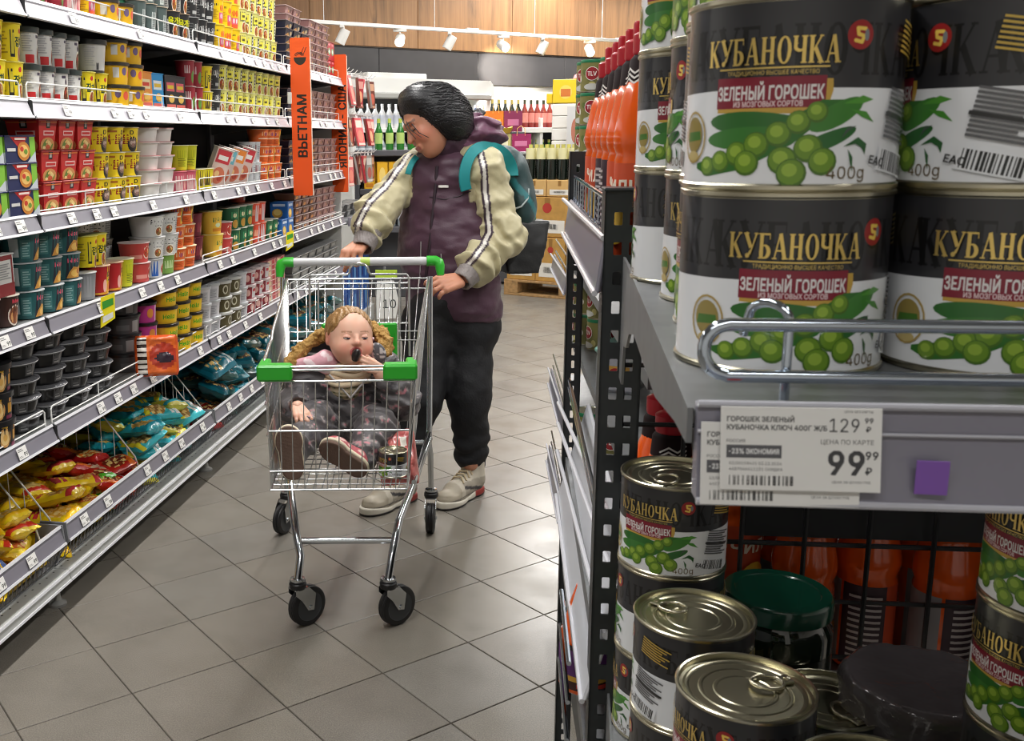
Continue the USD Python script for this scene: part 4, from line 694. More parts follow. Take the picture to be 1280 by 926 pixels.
def end_display():
    g = thing('end_display_shelf', 'grey metal end display of the right shelf, stacked with pea cans', 'shelf')
    slotted_post(0, .034, .03, 0, 1.386, g, cols=(.33, .70))
    part('post_cap', MB().bbox(-.001, .0345, -.003, .031, 1.386, 1.389, .001).xf(SIDE_R, side(0, 0, 0)), blk_m, g)
    for z in (ZS, ZL):
        s = part('shelf', MB().poly(sg.Polygon([(.045, .366), (.9, .426), (.9, .87), (.0435, .80)]), z - .002, .002), plate_m, g)
        q = sg.Polygon([(.80, .001), (.366, .001), (.366, -.012), (.408, -.0155), (.50, -.029), (.60, -.031), (.68, -.032), (.735, -.042), (.765, -.058), (.80, -.064), (.815, -.098), (.85, -.10), (.85, 0)])
        part('side_bracket', MB().poly(q, 0, .002, xf=lambda v, z=z: np.c_[.0425 + v[:, 2], v[:, 0], z + v[:, 1]]), plate_m, g)
        c, s4 = math.cos(math.radians(4)), math.sin(math.radians(4)); R = np.array([[c, -s4, 0], [s4, c, 0], [0, 0, 1]])
        m = MB().add([[0, 0, 0], [.85, 0, 0], [.85, -.006, -.034], [0, -.006, -.034], [.85, .003, -.034], [0, .003, -.034], [.85, .004, 0], [0, .004, 0]], [[0, 3, 2, 1], [3, 5, 4, 2], [7, 0, 1, 6], [5, 7, 6, 4], [0, 7, 5, 3], [1, 2, 4, 6]])
        m.v = [m.v[0][m.f[0]].reshape(-1, 3)]; m.f = [np.arange(len(m.v[0])).reshape(-1, 3)]
        part('price_rail', m.xf(R, (.0455, .3635, z + .0035)), railg_m, g)
        e = MB()
        for zz, yy in ((.0, -.001), (-.034, -.0065)): e.tube([(0, yy, zz), (.85, yy, zz)], .0014, 8)
        e.tube([(0, -.0028, -.0095), (.85, -.0028, -.0095)], .0007, 6)
        part('rail_lip', e.xf(R, (.0455, .3635, z + .0035)), mat('rail_lip_clear', (176, 176, 184), .18), g)
        part('rail_hook_bolt', MB().lathe([(0, 0), (.003, 0), (.003, .0008), (0, .001)], 10).xf(np.eye(3), (.062, .375, z)), mat('bolt_red', (170, 40, 40), .4), g)
    back = MB()
    for k in range(16): x = .05 + .054 * k; back.tube([(x, .893 + .07 * (x - .05), ZL - .05), (x, .893 + .07 * (x - .05), 1.30)], .0022, 6)
    gp = group_part('back_grid', g)
    for k in range(16): x = .048 + .054 * k; part('grid_wire', MB().tube([(x, .893 + .07 * (x - .05), ZL - .1), (x, .893 + .07 * (x - .05), 1.32)], .0022, 6), grid_m, gp)
    for k in range(8): z = ZL - .033 + .0535 * k; part('grid_wire', MB().tube([(.045, .8975, z), (.88, .956, z)], .0022, 6), grid_m, gp)
    part('back_plate', MB().add([[.16, .91, 1.078], [.88, .96, 1.078], [.88, .96, 1.33], [.16, .91, 1.33], [.16, .914, 1.078], [.88, .964, 1.078], [.88, .964, 1.33], [.16, .914, 1.33]], [[0, 1, 2, 3], [7, 6, 5, 4], [0, 4, 5, 1], [3, 2, 6, 7], [0, 3, 7, 4], [1, 5, 6, 2]]), dark_m, g)
    # chrome rail in front of the cans
    def lp(x, z, y=0): return (.0455 + x * .9976, .3805 + x * .07 + y, z)
    ct = group_part('chrome_guard', g); r = .0085
    P = [lp(.8, 1.3625), lp(.012, 1.3625)] + [lp(.012 - r * math.sin(a), 1.3625 - r + r * math.cos(a)) for a in np.linspace(.2, 1.5, 6)] + [lp(.012 - r * math.cos(a), 1.3445 + r - .0005 - r * math.sin(a)) for a in np.linspace(.1, 1.5, 6)] + [lp(.012, 1.3435), lp(.8, 1.3435)]
    part('guard_loop', MB().tube(P, .0025, 12), chr_m, ct, 60)
    for x in (.0335, .30, .58):
        Q = [lp(x, ZS - .004, .004), lp(x, 1.3635, .004)] + [lp(x - .006 * (1 - math.cos(a)), 1.3635 + .0055 * math.sin(a), .004 + .006 * (1 - math.cos(a))) for a in np.linspace(.3, PI, 8)] + [lp(x - .0135, 1.3555, .0185)]
        part('guard_post', MB().tube(Q, .0018, 10), chr_m, ct, 60)
end_display()
# ---- the pea can
GOLD = (224, 192, 92)
def serif(ch):
    """Fat-and-thin roman capitals as shapely shapes, 1 high."""
    B = lambda *a: rc(*a); S = lambda x, w=.2: [B(x - .06, x + w + .06, 0, .05), B(x - .06, x + w + .06, .95, 1), B(x, x + w, 0, 1)]
    L = lambda a, b, w: sg.LineString([a, b]).buffer(w / 2, cap_style=2)
    if ch == 'К': return S(.06) + [L((.26, .46), (.66, 1), .07), L((.34, .55), (.72, 0), .19), B(.54, .76, .95, 1), B(.5, .84, 0, .05)], .84
    if ch == 'У': return [L((.1, 1), (.42, .42), .2), L((.74, 1), (.38, .16), .08), ell(.22, .1, .13, .1), B(-.02, .3, .95, 1), B(.6, .84, .95, 1), L((.4, .3), (.26, .06), .1)], .82
    if ch == 'Б': return S(.06) + [B(.2, .64, .93, 1), B(.6, .64, .76, 1), ell(.36, .28, .32, .28).difference(ell(.3, .28, .16, .22))], .72
    if ch == 'А': return [L((.12, 0), (.4, 1), .07), L((.42, 1), (.7, 0), .2), B(.2, .58, .3, .36), B(0, .26, 0, .05), B(.54, .88, 0, .05)], .86
    if ch == 'Н': return S(.06) + S(.52) + [B(.2, .56, .46, .53)], .82
    if ch == 'О': return [ell(.4, .5, .38, .51, 0, 28).difference(ell(.4, .5, .19, .45, 0, 28))], .8
    if ch == 'Ч': return S(.5) + [B(-.02, .26, .95, 1), B(.04, .22, .55, 1), ell(.34, .58, .3, .17).difference(ell(.4, .64, .2, .13))], .78
def roman(text, h, sq=.8):
    x, out = 0, []
    for ch in text: g, w = serif(ch); out += [affinity.translate(q, x, 0) for q in g]; x += w + .06
    g = shapely.union_all(out); g = affinity.translate(g, -x / 2, -.5); return affinity.scale(g, h * sq, h, origin=(0, 0)).simplify(h * .01)
CR, CH = .0417, .074
def can_art(bw=1.):
    G1, G2, G3, G4 = (62, 116, 34), (128, 170, 44), (166, 200, 70), (30, 84, 34); A = []
    mm = .001; at = lambda g, x, y: affinity.translate(g, x * mm, y * mm)
    add = lambda g, c, x=0, y=0: A.append((at(g, x, y), c))
    W = PI * CR / mm; top, bot = 71, 3
    A.append((rc(-W * mm, W * mm, bot * mm, top * mm), (230, 232, 235)))
    A.append((rc(-W * mm, W * mm, 39 * mm, top * mm), (46, 46, 49)))
    A.append((sg.Polygon([(-W * mm, 36 * mm), (-20 * mm, 39.2 * mm), (W * mm, 38 * mm), (W * mm, 40 * mm), (-W * mm, 40 * mm)]), (46, 46, 49)))
    for k in (-1, 0, 1): add(roman('КУБАНОЧКА', .019, .62), (15, 15, 16), k * 88 + 8, 53)
    for side_ in (0, 1):
        o = -4 if side_ == 0 else 126            # the front is printed twice around the can
        word = [(roman('КУБАНОЧКА', .0100, .66), GOLD, o - 2, 53)]
        word += [(rc(-.021, .021, 0, .0006), GOLD, o - 1, 46.4), (glyphs('ТРАДИЦИОННО ВЫСШЕЕ КАЧЕСТВО', .0016, False, squeeze=.85), GOLD, o - 1, 44.8)]
        word += [(ell(0, 0, .0054, .0054), (150, 34, 36), o + 31, 58), (sg.LineString([(.0018, .0022), (-.0014, .0024), (-.001, .0002), (.0014, -.0004), (.0006, -.0026), (-.002, -.002)]).buffer(.0007), (236, 200, 90), o + 31, 58), (ell(.0026, 0, .001, .0022), (120, 126, 130), o + 31, 58)]
        word += [(sg.Polygon([(-.0215, -.0062), (.0205, -.0072), (.0228, .0015), (.0225, .0058), (-.0215, .0062)]), (196, 158, 66), o - 1, 36.5), (rc(-.021, .0212, -.0052, .0065), (128, 22, 44), o - 2, 37), (glyphs('ЗЕЛЕНЫЙ ГОРОШЕК', .0050, True, squeeze=.58), (226, 222, 220), o - 2, 38.4), (glyphs('ИЗ МОЗГОВЫХ СОРТОВ', .0020, True, squeeze=.8), (226, 200, 200), o - 2, 33.4)]
        # pods, peas, leaves
        word += [(ell(0, 0, .020, .0046, -3), (44, 104, 40), o - 6, 26), (ell(0, 0, .019, .0044, 2), (56, 120, 46), o - 8, 20.5)]
        word += [(sg.Polygon([(-.034, -.0095), (-.026, -.0125), (-.010, -.0095), (.008, .0), (.022, .012), (.026, .0165), (.018, .0165), (.004, .008), (-.012, -.002), (-.034, -.0075)]), (46, 108, 36), o, 18)]
        word += [(ell(0, 0, .0115, .0042, 28), (60, 124, 44), o + 24, 29), (sg.Polygon([(0, 0), (.008, .003), (.013, .0015), (.008, .0)]), (80, 150, 50), o + 26, 33), (sg.Polygon([(0, 0), (.007, -.001), (.011, -.005), (.005, -.003)]), (70, 140, 46), o + 29, 31), (ell(0, 0, .013, .003, 22), (40, 100, 44), o + 20, 19)]
        for (x, y, r) in ((-27, 9.5, 3.4), (-20, 11.5, 3.7), (-12.5, 14.5, 4.1), (-5, 18, 4.2), (3, 22, 4.1), (10, 26.3, 3.8), (16.5, 30, 3.4), (-8.5, 11, 4.2), (5, 12, 4.6), (14, 16.5, 4.5), (8.5, 7.2, 4.7), (19.5, 11.5, 4.5)):
            word += [(ell(0, 0, 1.18 * r * mm, 1.18 * r * mm, 0, 16), (70, 108, 24), o + x, y), (ell(0, 0, r * 1.02 * mm, r * 1.0 * mm, 0, 14), (104, 142, 34), o + x - .2, y + .3), (ell(0, 0, r * .6 * mm, r * .55 * mm, 0, 12), (146, 178, 60), o + x - r * .15, y + r * .25)]
        word += [(sg.Polygon([(.0, .0), (.006, .0035), (.010, .001), (.0095, -.003), (.008, -.0005), (.005, .001)]), (40, 92, 46), o + 27, 17), (sg.Polygon([(0, 0), (.002, .004), (.006, .0048), (.003, .003)]), (70, 86, 74), o + 26, 20), (sg.Polygon([(0, 0), (.0012, -.005), (.0024, -.0085), (.0022, -.003)]), (40, 92, 46), o + 29, 16)]
        word += [(glyphs('400g', .0046, False), (96, 78, 44), o + 29, 6.6)]
        # medal at the left
        word += [(ell(0, 0, .0085, .0105).difference(ell(0, 0, .0076, .0096)), (176, 150, 84), o - 37, 21), (ell(0, .001, .0062, .0072), (150, 132, 70), o - 37, 21), (sg.Polygon([(-.0055, 0), (.0055, .001), (.0048, .0045), (-.0045, .004)]), (70, 116, 44), o - 37, 19), (ell(0, -.006, .0042, .002), (196, 176, 116), o - 37, 19.5)]
        for g, c, x, y in word: add(g, c, x, y)
    n0 = len(A)
    for k in range(11): add(rc(-.013, .012 - .004 * (k % 3), 0, .0011), (92, 92, 94), 62, 34 - 1.8 * k + 0)
    add(rc(-.014, .013, 0, .0016), (40, 40, 40), 62, 24)
    for g, c in code(-.012, 4 * mm, .022, .0075, (36, 36, 36), (230, 232, 235)): add(g, c, 62, 4 * 0)
    add(glyphs('EAC', .003, True), (50, 50, 50), 48, 6.5)
    for k in range(7): add(rc(-.012, .012 - .003 * (k % 3), 0, .0009), (196, 164, 70), 62, 60 - 1.9 * k)
    for i in range(n0, len(A)): A[i] = (affinity.translate(affinity.rotate(A[i][0], -11, origin=(.062, .022)), -.007, .002), A[i][1])
    return A
tin_m = mat('tin_plate', (196, 190, 168), .24, 1.); tin_l = mat('tin_lid', (178, 173, 148), .27, 1.)
def can_build(t):
    r = CR
    part('can_wall', MB().lathe([(r - .003, .0005), (r, 0), (r + .0008, .0008), (r + .0008, .0022), (r - .0002, .003), (r - .0002, .0712), (r + .0008, .072), (r + .0009, .0734), (r, .074), (r - .0012, .0736)], 72), tin_m, t, 40)
    part('lid', MB().lathe([(r - .0012, .0736), (r - .0018, .0702), (r - .0036, .0698), (r - .0052, .071), (r - .0066, .0708), (r - .008, .0698), (r - .013, .0698), (r - .0138, .0704), (r - .0152, .0704), (r - .016, .0698), (r - .022, .0698), (r - .0228, .0703), (r - .0242, .0703), (r - .025, .0698), (0, .0698)], 64), tin_l, t, 30)
    part('base', MB().lathe([(0, .002), (r - .008, .002), (r - .003, .0005)], 48), tin_m, t)
    a = np.arange(20) * 2 * PI / 20; P = np.c_[.0085 * np.cos(a), .0105 * np.sin(a) * (1 + .12 * np.cos(a)), .0722 + .0016 * (np.cos(a) < -.2) * 0 + .0008 * np.sin(a)]
    pt = group_part('pull_tab', t)
    part('tab_ring', MB().tube(P + [0, -.017, 0], .0012, 8, True), tin_m, pt, 60); part('tab_nose', MB().bbox(-.005, .005, -.0345, -.0255, .0705, .0722, .0007), tin_m, pt); part('rivet', MB().lathe([(0, .0715), (.0022, .0715), (.002, .073), (0, .0733)], 12, at=(0, -.0315, 0)), tin_m, pt)
    part('paper_label', wrap(MB(), [q for q in CAN_ART if q[1] != GOLD], r - .0001, r - .0001, 0, .074, 72, .000006), LABELM, t)
    part('gold_lettering', wrap(MB(), [(shapely.union_all([q[0] for q in CAN_ART if q[1] == GOLD]), GOLD)], r - .0001 + .000006 * (len(CAN_ART) + 4), r - .0001 + .000006 * (len(CAN_ART) + 4), 0, .074, 72, .000006), GOLDM, t)
GOLDM = mat('gold_foil', (236, 205, 120), .32, .85)
LABELM = print_mat('can_label', .3, coat=.25)
CAN_ART = can_art()
def can(x, y, z, rot, label, group=None): place('can', 'pea_can', can_build, label, 'can', (x, y, z), (0, 0, rot), group)
rows = [(.089, .462), (.0965, .549), (.0965, .636), (.0835, .722)]
rot0 = [(5, -15), (100, 210), (160, 80), (60, -10, 150)]
rw = ['front', 'second', 'third', 'rearmost']
for i, (x, y) in enumerate(rows):
    for k in range(2 if i == 0 else 3):
        rz = (rot0[i] + (120,))[k]
        if i == 0: lab = ('pea can at the left front of the end shelf, behind the chrome rail', 'upper pea can at the left front of the end shelf, its gold lettering whole')[k]
        else: lab = 'pea can in the left column of the end shelf, %s row, %s tier' % (rw[i], TIER[k])
        can(x, y, ZS + k * CH, rz, lab, 'pea cans on the upper end shelf')
for k in range(2): can(.1745, .468, ZS + k * CH, (-6, -96)[k], ('pea can at the right front of the end shelf, behind the chrome rail', 'upper pea can at the right front, back print and barcode showing')[k], 'pea cans on the upper end shelf')
for i, (x, y) in enumerate([(.183, .556), (.27, .56), (.26, .474)]):
    for k in range(2 if i else 3): can(x, y, ZS + k * CH, 40 * i + 70 * k, 'pea can further right on the end shelf, stack %s, %s tier' % (ORD[i], TIER[k]), 'pea cans on the upper end shelf')
low = [(.087, .8085, 3, (-95, 70, -28), 'stack beside the slotted post'), (.0944, .7116, 2, (60, -128), 'stack in the middle'), (.1147, .6143, 2, (-60, 120), 'stack nearest the price rail'), (.197, .742, 1, (30,), 'single can in the shade'), (.168, .528, 2, (10, 100), 'stack under the rail'), (.281, .605, 4, (60, 20, -62, -70), 'tall stack at the right edge')]
for x, y, n, rz, w in low:
    for k in range(n): can(x, y, ZL + k * CH, rz[k % len(rz)], 'pea can on lower shelf, %s, %s tier' % (w, TIER[k]), 'pea cans on the lower end shelf')
# jar, wrapped pack
def jar(t):
    part('glass', MB().lathe([(0, 0), (.042, 0), (.0445, .004), (.0445, .09), (.038, .10), (.038, .104)], 36), mat('dark_jar', (22, 34, 24), .06, coat_weight=1.), t, 40)
    part('lid', MB().lathe([(.0425, .102), (.0435, .103), (.0435, .115), (.0415, .118), (.034, .1175), (.033, .1165), (0, .1165)], 40), mat('green_lid', (10, 62, 46), .2, coat_weight=.6), t, 35)
    part('label_print', wrap(MB(), [(rc(-.04, .05, .02, .075), (30, 36, 24)), (ell(-.005, .045, .014, .012), (120, 130, 50)), (ell(.02, .04, .01, .01), (104, 112, 40)), (rc(-.03, .03, .06, .066), (90, 90, 60))], .0445, .0445, 0, .1, 36), GLOSS, t)
t = thing('pickle_jar', 'dark glass jar with flat green lid behind the open cans', 'jar', (.1745, .829, ZL)); jar(t)
def wrapped():
    t = thing('shrink_wrapped_pack', 'pack of dark bowls in crinkled shrink film at the lower shelf back', 'pack', (.262, .742, ZL))
    n = 22; a = np.arange(48) * 2 * PI / 48; V = []
    for i, (r, z) in enumerate([(.050, 0), (.053, .01), (.050, .03), (.053, .05), (.056, .07), (.057, .085), (.054, .093), (.05, .096), (.03, .0945), (0.0005, .094)]):
        w = np.stack([r * np.cos(a), r * np.sin(a) * 1.0, np.full(48, z)], -1); nz = meshkit.fbm(w * 60, 3, 5) - .5; w[:, :2] *= (1 + .16 * nz * (i not in (8, 9)))[:, None]; w[:, 2] += .005 * nz * (i > 3); V.append(w)
    V = np.concatenate(V); F = [[i * 48 + k, i * 48 + (k + 1) % 48, (i + 1) * 48 + (k + 1) % 48, (i + 1) * 48 + k] for i in range(9) for k in range(48)]
    part('film', MB().add(V, F), mat('shrink_film', (84, 78, 80), .14, coat_weight=.7, bump=.5, bscale=60), t, True)
    for s in (0, 1): part('film_ear', MB().poly(sg.Polygon([(0, 0), (.03, .012), (.036, .03), (.02, .045), (.002, .04)]), 0, .001, xf=lambda v: np.c_[.05 + v[:, 0] * .8, v[:, 2] - .01, .045 + v[:, 1]] if s == 0 else np.c_[-.05 - v[:, 0] * .5, v[:, 2] - .03, .02 + v[:, 1]]), mat('film_ear', (88, 84, 86), .2, coat_weight=.6), t)
wrapped()
# price cards on the rail
def price(dx, dz, y, label, back):
    t = thing('price_card', label, 'price tag', (.0531 + dx, .3605 + y + dx * .07, 1.3215 + dz), (-9, 0, 4.5 if not back else 4.5))
    part('card', MB().bbox(0, .0535, -.0003, .0003, -.0145, .0145, .0001), mat('card_white', (226, 225, 222), .5), t)
    D = (64, 64, 66); m = MB(); xf = lambda v: np.c_[v[:, 0], np.full(len(v), -.00036), v[:, 1]]
    def w(s, x, z, h, col=D, bold=True, sq=1.):
        g = glyphs(s, h, bold, 'Inter', sq); b = g.bounds; m.poly(affinity.translate(g, x - b[0], z - (b[1] + b[3]) / 2), 0, 0, col, xf)
    w('ГОРОШЕК ЗЕЛЕНЫЙ', .002, .0105, .0017, sq=.95); w('КУБАНОЧКА КЛЮЧ 400Г Ж/Б', .002, .0073, .0017, sq=.98)
    w('РОССИЯ', .002, .0026, .0011, bold=False)
    m.poly(rc(.002, .0205, -.0033, .0012), 0, 0, (88, 88, 92), xf); m.poly(affinity.translate(glyphs('-23% ЭКОНОМИЯ', .0017, True, squeeze=.8), .0112, -.001), 0, 0, (230, 230, 230), lambda v: np.c_[v[:, 0], np.full(len(v), -.0004), v[:, 1]])
    w('03/00158421 03.12.2024', .003, -.0052, .001, bold=False); w('4607046411231 СКИДКА', .003, -.0073, .001, bold=False)
    for g, c in code(.003, -.0128, .022, .0034, D, (226, 225, 222)): m.poly(g, 0, 0, c, xf)
    w('ЦЕНА БЕЗ КАРТЫ', .041, .0132, .0008, bold=False)
    w('129', .0362, .0085, .0046, bold=False, sq=.88); w('99', .0478, .0102, .0017); w('₽', .0482, .0072, .0018)
    w('ЦЕНА ПО КАРТЕ', .0335, .0026, .0016, bold=False)
    w('99', .036, -.0045, .0078, bold=True, sq=.95); w('99', .0483, -.0018, .0026); w('₽', .0483, -.0072, .0024); w('ЦЕНА ЗА ШТУКУ РУБ', .0375, -.0112, .0009, bold=False)
    part('print', m, PRINT, t)
price(0, .0018, -.0032, 'white price card for tinned peas reading 99 roubles on the rail', False)
price(-.0062, -.0042, -.0022, 'white price card tucked behind the front price card', True)
solo('promotion_card', MB().bbox(.118, .1285, .3612, .3616, 1.3085, 1.3205, .0001), mat('purple_card', (126, 84, 170), .4), 'small purple card inside the grey price rail', 'price tag')
# ---- the side shelf that the post carries
YF = math.radians(-4.5); FAR_R = np.array([[math.cos(YF), math.sin(YF), 0], [-math.sin(YF), math.cos(YF), 0], [0, 0, 1]]); FAR_O = np.array([.113, 1.44, 0])
def bay(t0, t1, shelves, label, far, far_post):
    g = thing('side_shelf', label, 'shelf'); FR = FAR_R if far else SIDE_R; FO = FAR_O if far else side(0, 0, 0)
    if far_post: slotted_post(t1, .022, .03, 0, 1.411, g, 'rear_upright', (.5,), .018, .001)
    uo = -.045 if far else 0
    for z, lh, kind_ in shelves:
        part('shelf', MB().box(.004, .40 if abs(z - .985) > .01 else .155, t0 + .034, t1 - .004, z - .022, z).xf(FR, FO), plate_m, g)
        if kind_ in ('rail', 'bin') and lh:
            zo = .080 if kind_ == 'bin' else .028 if z > 1.3 else .018; ts = t0 + (.95 if far else .001); m = MB().bbox(-.006 + uo, uo - .001, ts, t1 - .006, z + zo - lh, z + zo, .002); tl = .038 if kind_ == 'bin' else .006
            m.v = [np.c_[v[:, 0] + tl * (v[:, 2] - (z + zo - lh)) / lh, v[:, 1:]] for v in m.v]; part('price_rail', m.xf(FR, FO), railg_m if kind_ == 'rail' else bin_m, g)
            e = MB()
            for zz in (z + zo, z + zo - lh) + ((z + zo - .03, z + zo - .07) if kind_ == 'bin' else ()): e.tube([(-.006 + uo + tl * (zz - (z + zo - lh)) / lh, ts + .001, zz), (-.008 + uo, t1 - .006, zz)], .0026, 8)
            part('rail_edge', e.xf(FR, FO), mat('rail_edge_clear', (206, 206, 212), .2), g)
        w = MB(); zt = {'rail': z + .058, 'bin': z + .115, 'guard': z + .11}[kind_]
        if not lh: continue
        u = .006 + uo if kind_ != 'guard' else -.016; te = t1 - .01 if kind_ != 'guard' else .2
        for k in range(int((t1 - t0 - .06) / .045) + 1):
            if kind_ != 'rail' or z < 1.2: break
            tt = t0 + .045 + k * .045; w.tube([(u, tt, z + .0), (u, tt, zt)], .0014, 6)
        for zz in ((z + (.026 if kind_ == 'rail' else .105), zt) if kind_ != 'guard' else (z + .03, z + .07, zt)): w.tube([(u, ts if far else t0 + .04, zz), (u, te, zz)], .0024, 8)
        part('wire_guard', w.xf(FR, FO), chr_m, g)
        if kind_ == 'rail' and z > 1.2: part('bracket', MB().box(.006, .3, t1 - .008, t1 - .004, z - .06, z - .02).xf(FR, FO), blk_m, g)
    part('back_panel', MB().box(.40, .41, t0, t1, 0, 1.411).xf(FR, FO), dark_m, g)
    part('plinth', MB().box(.0 if far else .02, .4, t0 + .034, t1, .0, .1).xf(FR, FO), blk_m, g)
    return g
bay(0, .56, [(1.320, .046, 'rail'), (.985, .136, 'bin'), (.835, .05, 'guard')], 'dark side shelf behind the near slotted post, holding orange sauce bottles', False, True)
bay(0, 1.45, [(1.377, 0, 'rail'), (1.095, .04, 'rail'), (.894, 0, 'rail'), (.77, .045, 'rail'), (.545, .05, 'rail')], 'dark side shelf beyond the second slotted post, holding green tins', True, False)
far_side = lambda u, t, z: FAR_O + FAR_R @ np.array([u, t, z])
# orange sauce bottles
def bottle(t):
    part('bottle_body', MB().lathe([(0, 0), (.024, 0), (.0275, .004), (.0275, .090), (.0262, .095), (.0285, .101), (.0292, .108), (.0285, .114), (.0228, .144), (.0187, .155)], 28), mat('orange_sauce', (236, 92, 22), .18, coat_weight=.5), t, 45)
    part('neck_label', MB().lathe([(.0208, .143), (.0192, .152), (.0175, .172), (.0125, .178)], 24), mat('neck_label', (30, 13, 15), .6, specular_ior_level=.2), t, 45)
    part('neck_print', wrap(MB(), [(sg.LineString([(-.012, .152 + .004 * k), (-.004, .157 + .004 * k), (.004, .153 + .004 * k), (.013, .158 + .004 * k)]).buffer(.0008), (226, 220, 216)) for k in range(3)], .0208, .0165, .143, .176, 24), PRINT, t)
    part('cap', MB().lathe([(.0145, .176), (.0155, .178), (.0155, .192), (.0125, .194), (.0085, .195), (.0085, .208), (.007, .21), (0, .21)], 24), mat('red_cap', (178, 24, 40), .3), t, 40)
    w = wrap(MB(), [(rc(-.05, .05, .006, .088), (206, 78, 40)), (rc(-.085, -.045, .006, .088), (60, 40, 50)), (rc(.045, .085, .006, .088), (150, 146, 150))] + [(rc(-.078, -.05, .01 + .006 * k, .0125 + .006 * k), (190, 180, 180)) for k in range(12)] + [(affinity.translate(glyphs('ЧИЛИ', .012, True), 0, .068), (240, 226, 206)), (ell(0, .036, .014, .016), (236, 190, 60)), (rc(-.03, .03, .008, .011), (240, 226, 206))], .0275, .0275, 0, .09, 28)
    part('label_print', w, PRINT, t)
for i, (u, tt) in enumerate([(.038, .0), (.038, .068), (.038, .136), (.038, .204), (.038, .272), (.036, .34)]):
    p = side(u, tt + .035 + .01, 1.320); place('bottle', 'sauce_bottle', bottle, 'orange sauce bottle with red cap, %s in the row above the wire fence' % ORD[i], 'bottle', p, (0, 0, -60 + 50 * (i % 4)), 'orange sauce bottles on the upper side shelf')
for i in range(4): p = side(.102, .05 + .066 * i, 1.320); place('bottle', 'sauce_bottle', bottle, 'orange sauce bottle in the inner row of the upper side shelf, %s from the post' % ORD[i], 'bottle', p, (0, 0, 30 * i), 'orange sauce bottles on the upper side shelf')
for j in range(2):
    for i in range(10): p = side(.075 + .063 * i, .085 + .064 * j + (.02 if i % 2 else 0), .985 if i < 2 else .93) if i < 5 else np.array([.42 + .064 * (i - 5), .985 + .064 * j, .93]); place('bottle', 'sauce_bottle', bottle, 'orange sauce bottle behind the black grid, %s from the post in the %s row' % (ORD[i], ('front', 'rear')[j]), 'bottle', p, (0, 0, 40 * i + 70 * j), 'orange sauce bottles behind the grid')
solo('grid_shelf', MB().box(.185, .9, .955, 1.12, .908, .93), plate_m, 'grey shelf plate behind the black grid', 'shelf')
def squat(t):
    part('bottle_body', MB().lathe([(0, 0), (.026, 0), (.029, .004), (.029, .055), (.027, .06), (.018, .1), (.012, .118), (0, .118)], 24), mat('orange_sauce'), t, 40)
    part('label_print', wrap(MB(), [(rc(-.085, .085, .006, .022), (60, 26, 24)), (rc(-.085, .085, .022, .052), (92, 44, 110)), (rc(-.05, .05, .016, .022), (206, 160, 60)), (rc(-.03, .04, .009, .014), (196, 60, 50)), (rc(-.085, .085, .052, .058), (36, 26, 30))], .029, .029, 0, .06, 24), PRINT, t)
t = thing('sauce_bottle', 'squat orange sauce bottle with purple label standing low behind the chrome guard', 'bottle', side(.012, .20, .835), (0, 0, 40)); squat(t)
# green tins
def tin(t):
    part('tin_wall', MB().lathe([(0, .001), (.0345, 0), (.036, .001), (.036, .079), (.0345, .0805), (.033, .079), (0, .0785)], 32), tin_m, t, 40)
    part('rim_band', MB().lathe([(.0363, .073), (.0367, .074), (.0367, .079), (.0355, .081)], 32), mat('green_band', (20, 110, 70), .35), t, 40)
    it = [(rc(-.113, .113, .004, .073), (120, 116, 62))] + [(ell(-.1 + .02 * k, .02 + .03 * ((k * 7) % 3) / 2, .009, .007, k * 30, 10), [(196, 186, 120), (210, 206, 190), (90, 104, 44)][k % 3]) for k in range(11)]
    for o in (-.06, .02, .09): it += [(ell(o, .046, .017, .017), (236, 232, 226)), (ell(o, .046, .0155, .0155), (150, 24, 34)), (affinity.translate(glyphs('TLV', .010, True, squeeze=.85), o, .046), (240, 236, 230)), (ell(o, .014, .02, .008), (196, 196, 190))]
    part('label_print', wrap(MB(), it, .036, .036, 0, .08, 32), PRINT, t)
for i, (u, tt, z, n, w) in enumerate([(.036, 1.38, 1.377, 3, 'top shelf'), (.04, 1.30, 1.377, 3, 'top shelf inner'), (.08, 1.22, 1.377, 3, 'top shelf far side'), (.036, 1.28, .894, 2, 'middle shelf'), (.065, 1.2, .894, 2, 'middle shelf inner'), (.0, .75, .77, 1, 'lower shelf'), (.04, .66, .77, 1, 'lower shelf inner')]):
    for k in range(n): p = far_side(u, tt, z + .0815 * k); place('tin', 'food_tin', tin, 'green tin with red round badge on the %s, %s tier' % (w, TIER[k]), 'tin', p, (0, 0, -70 + 25 * i), 'green tins on the far side shelf')
def tubbox(t):
    part('box', MB().bbox(-.045, .045, -.06, .06, 0, .085, .008), clear_mat('clear_box', (190, 190, 200), .6), t); part('lid', MB().bbox(-.048, .048, -.063, .063, .083, .1, .006), mat('teal_lid', (120, 170, 160), .3), t)
    m = MB().poly(rc(-.03, .03, .02, .06), 0, 0, (196, 150, 60), lambda v: np.c_[v[:, 0], np.full(len(v), -.0606), v[:, 1]]).poly(ell(0, .04, .016, .016), 0, 0, (150, 24, 34), lambda v: np.c_[v[:, 0], np.full(len(v), -.0609), v[:, 1]]); part('badge', m, PRINT, t)
t = thing('plastic_food_box', 'clear plastic food box with pale green lid on the far side shelf', 'box', far_side(.07, .78, .894), (0, 0, -20)); tubbox(t)
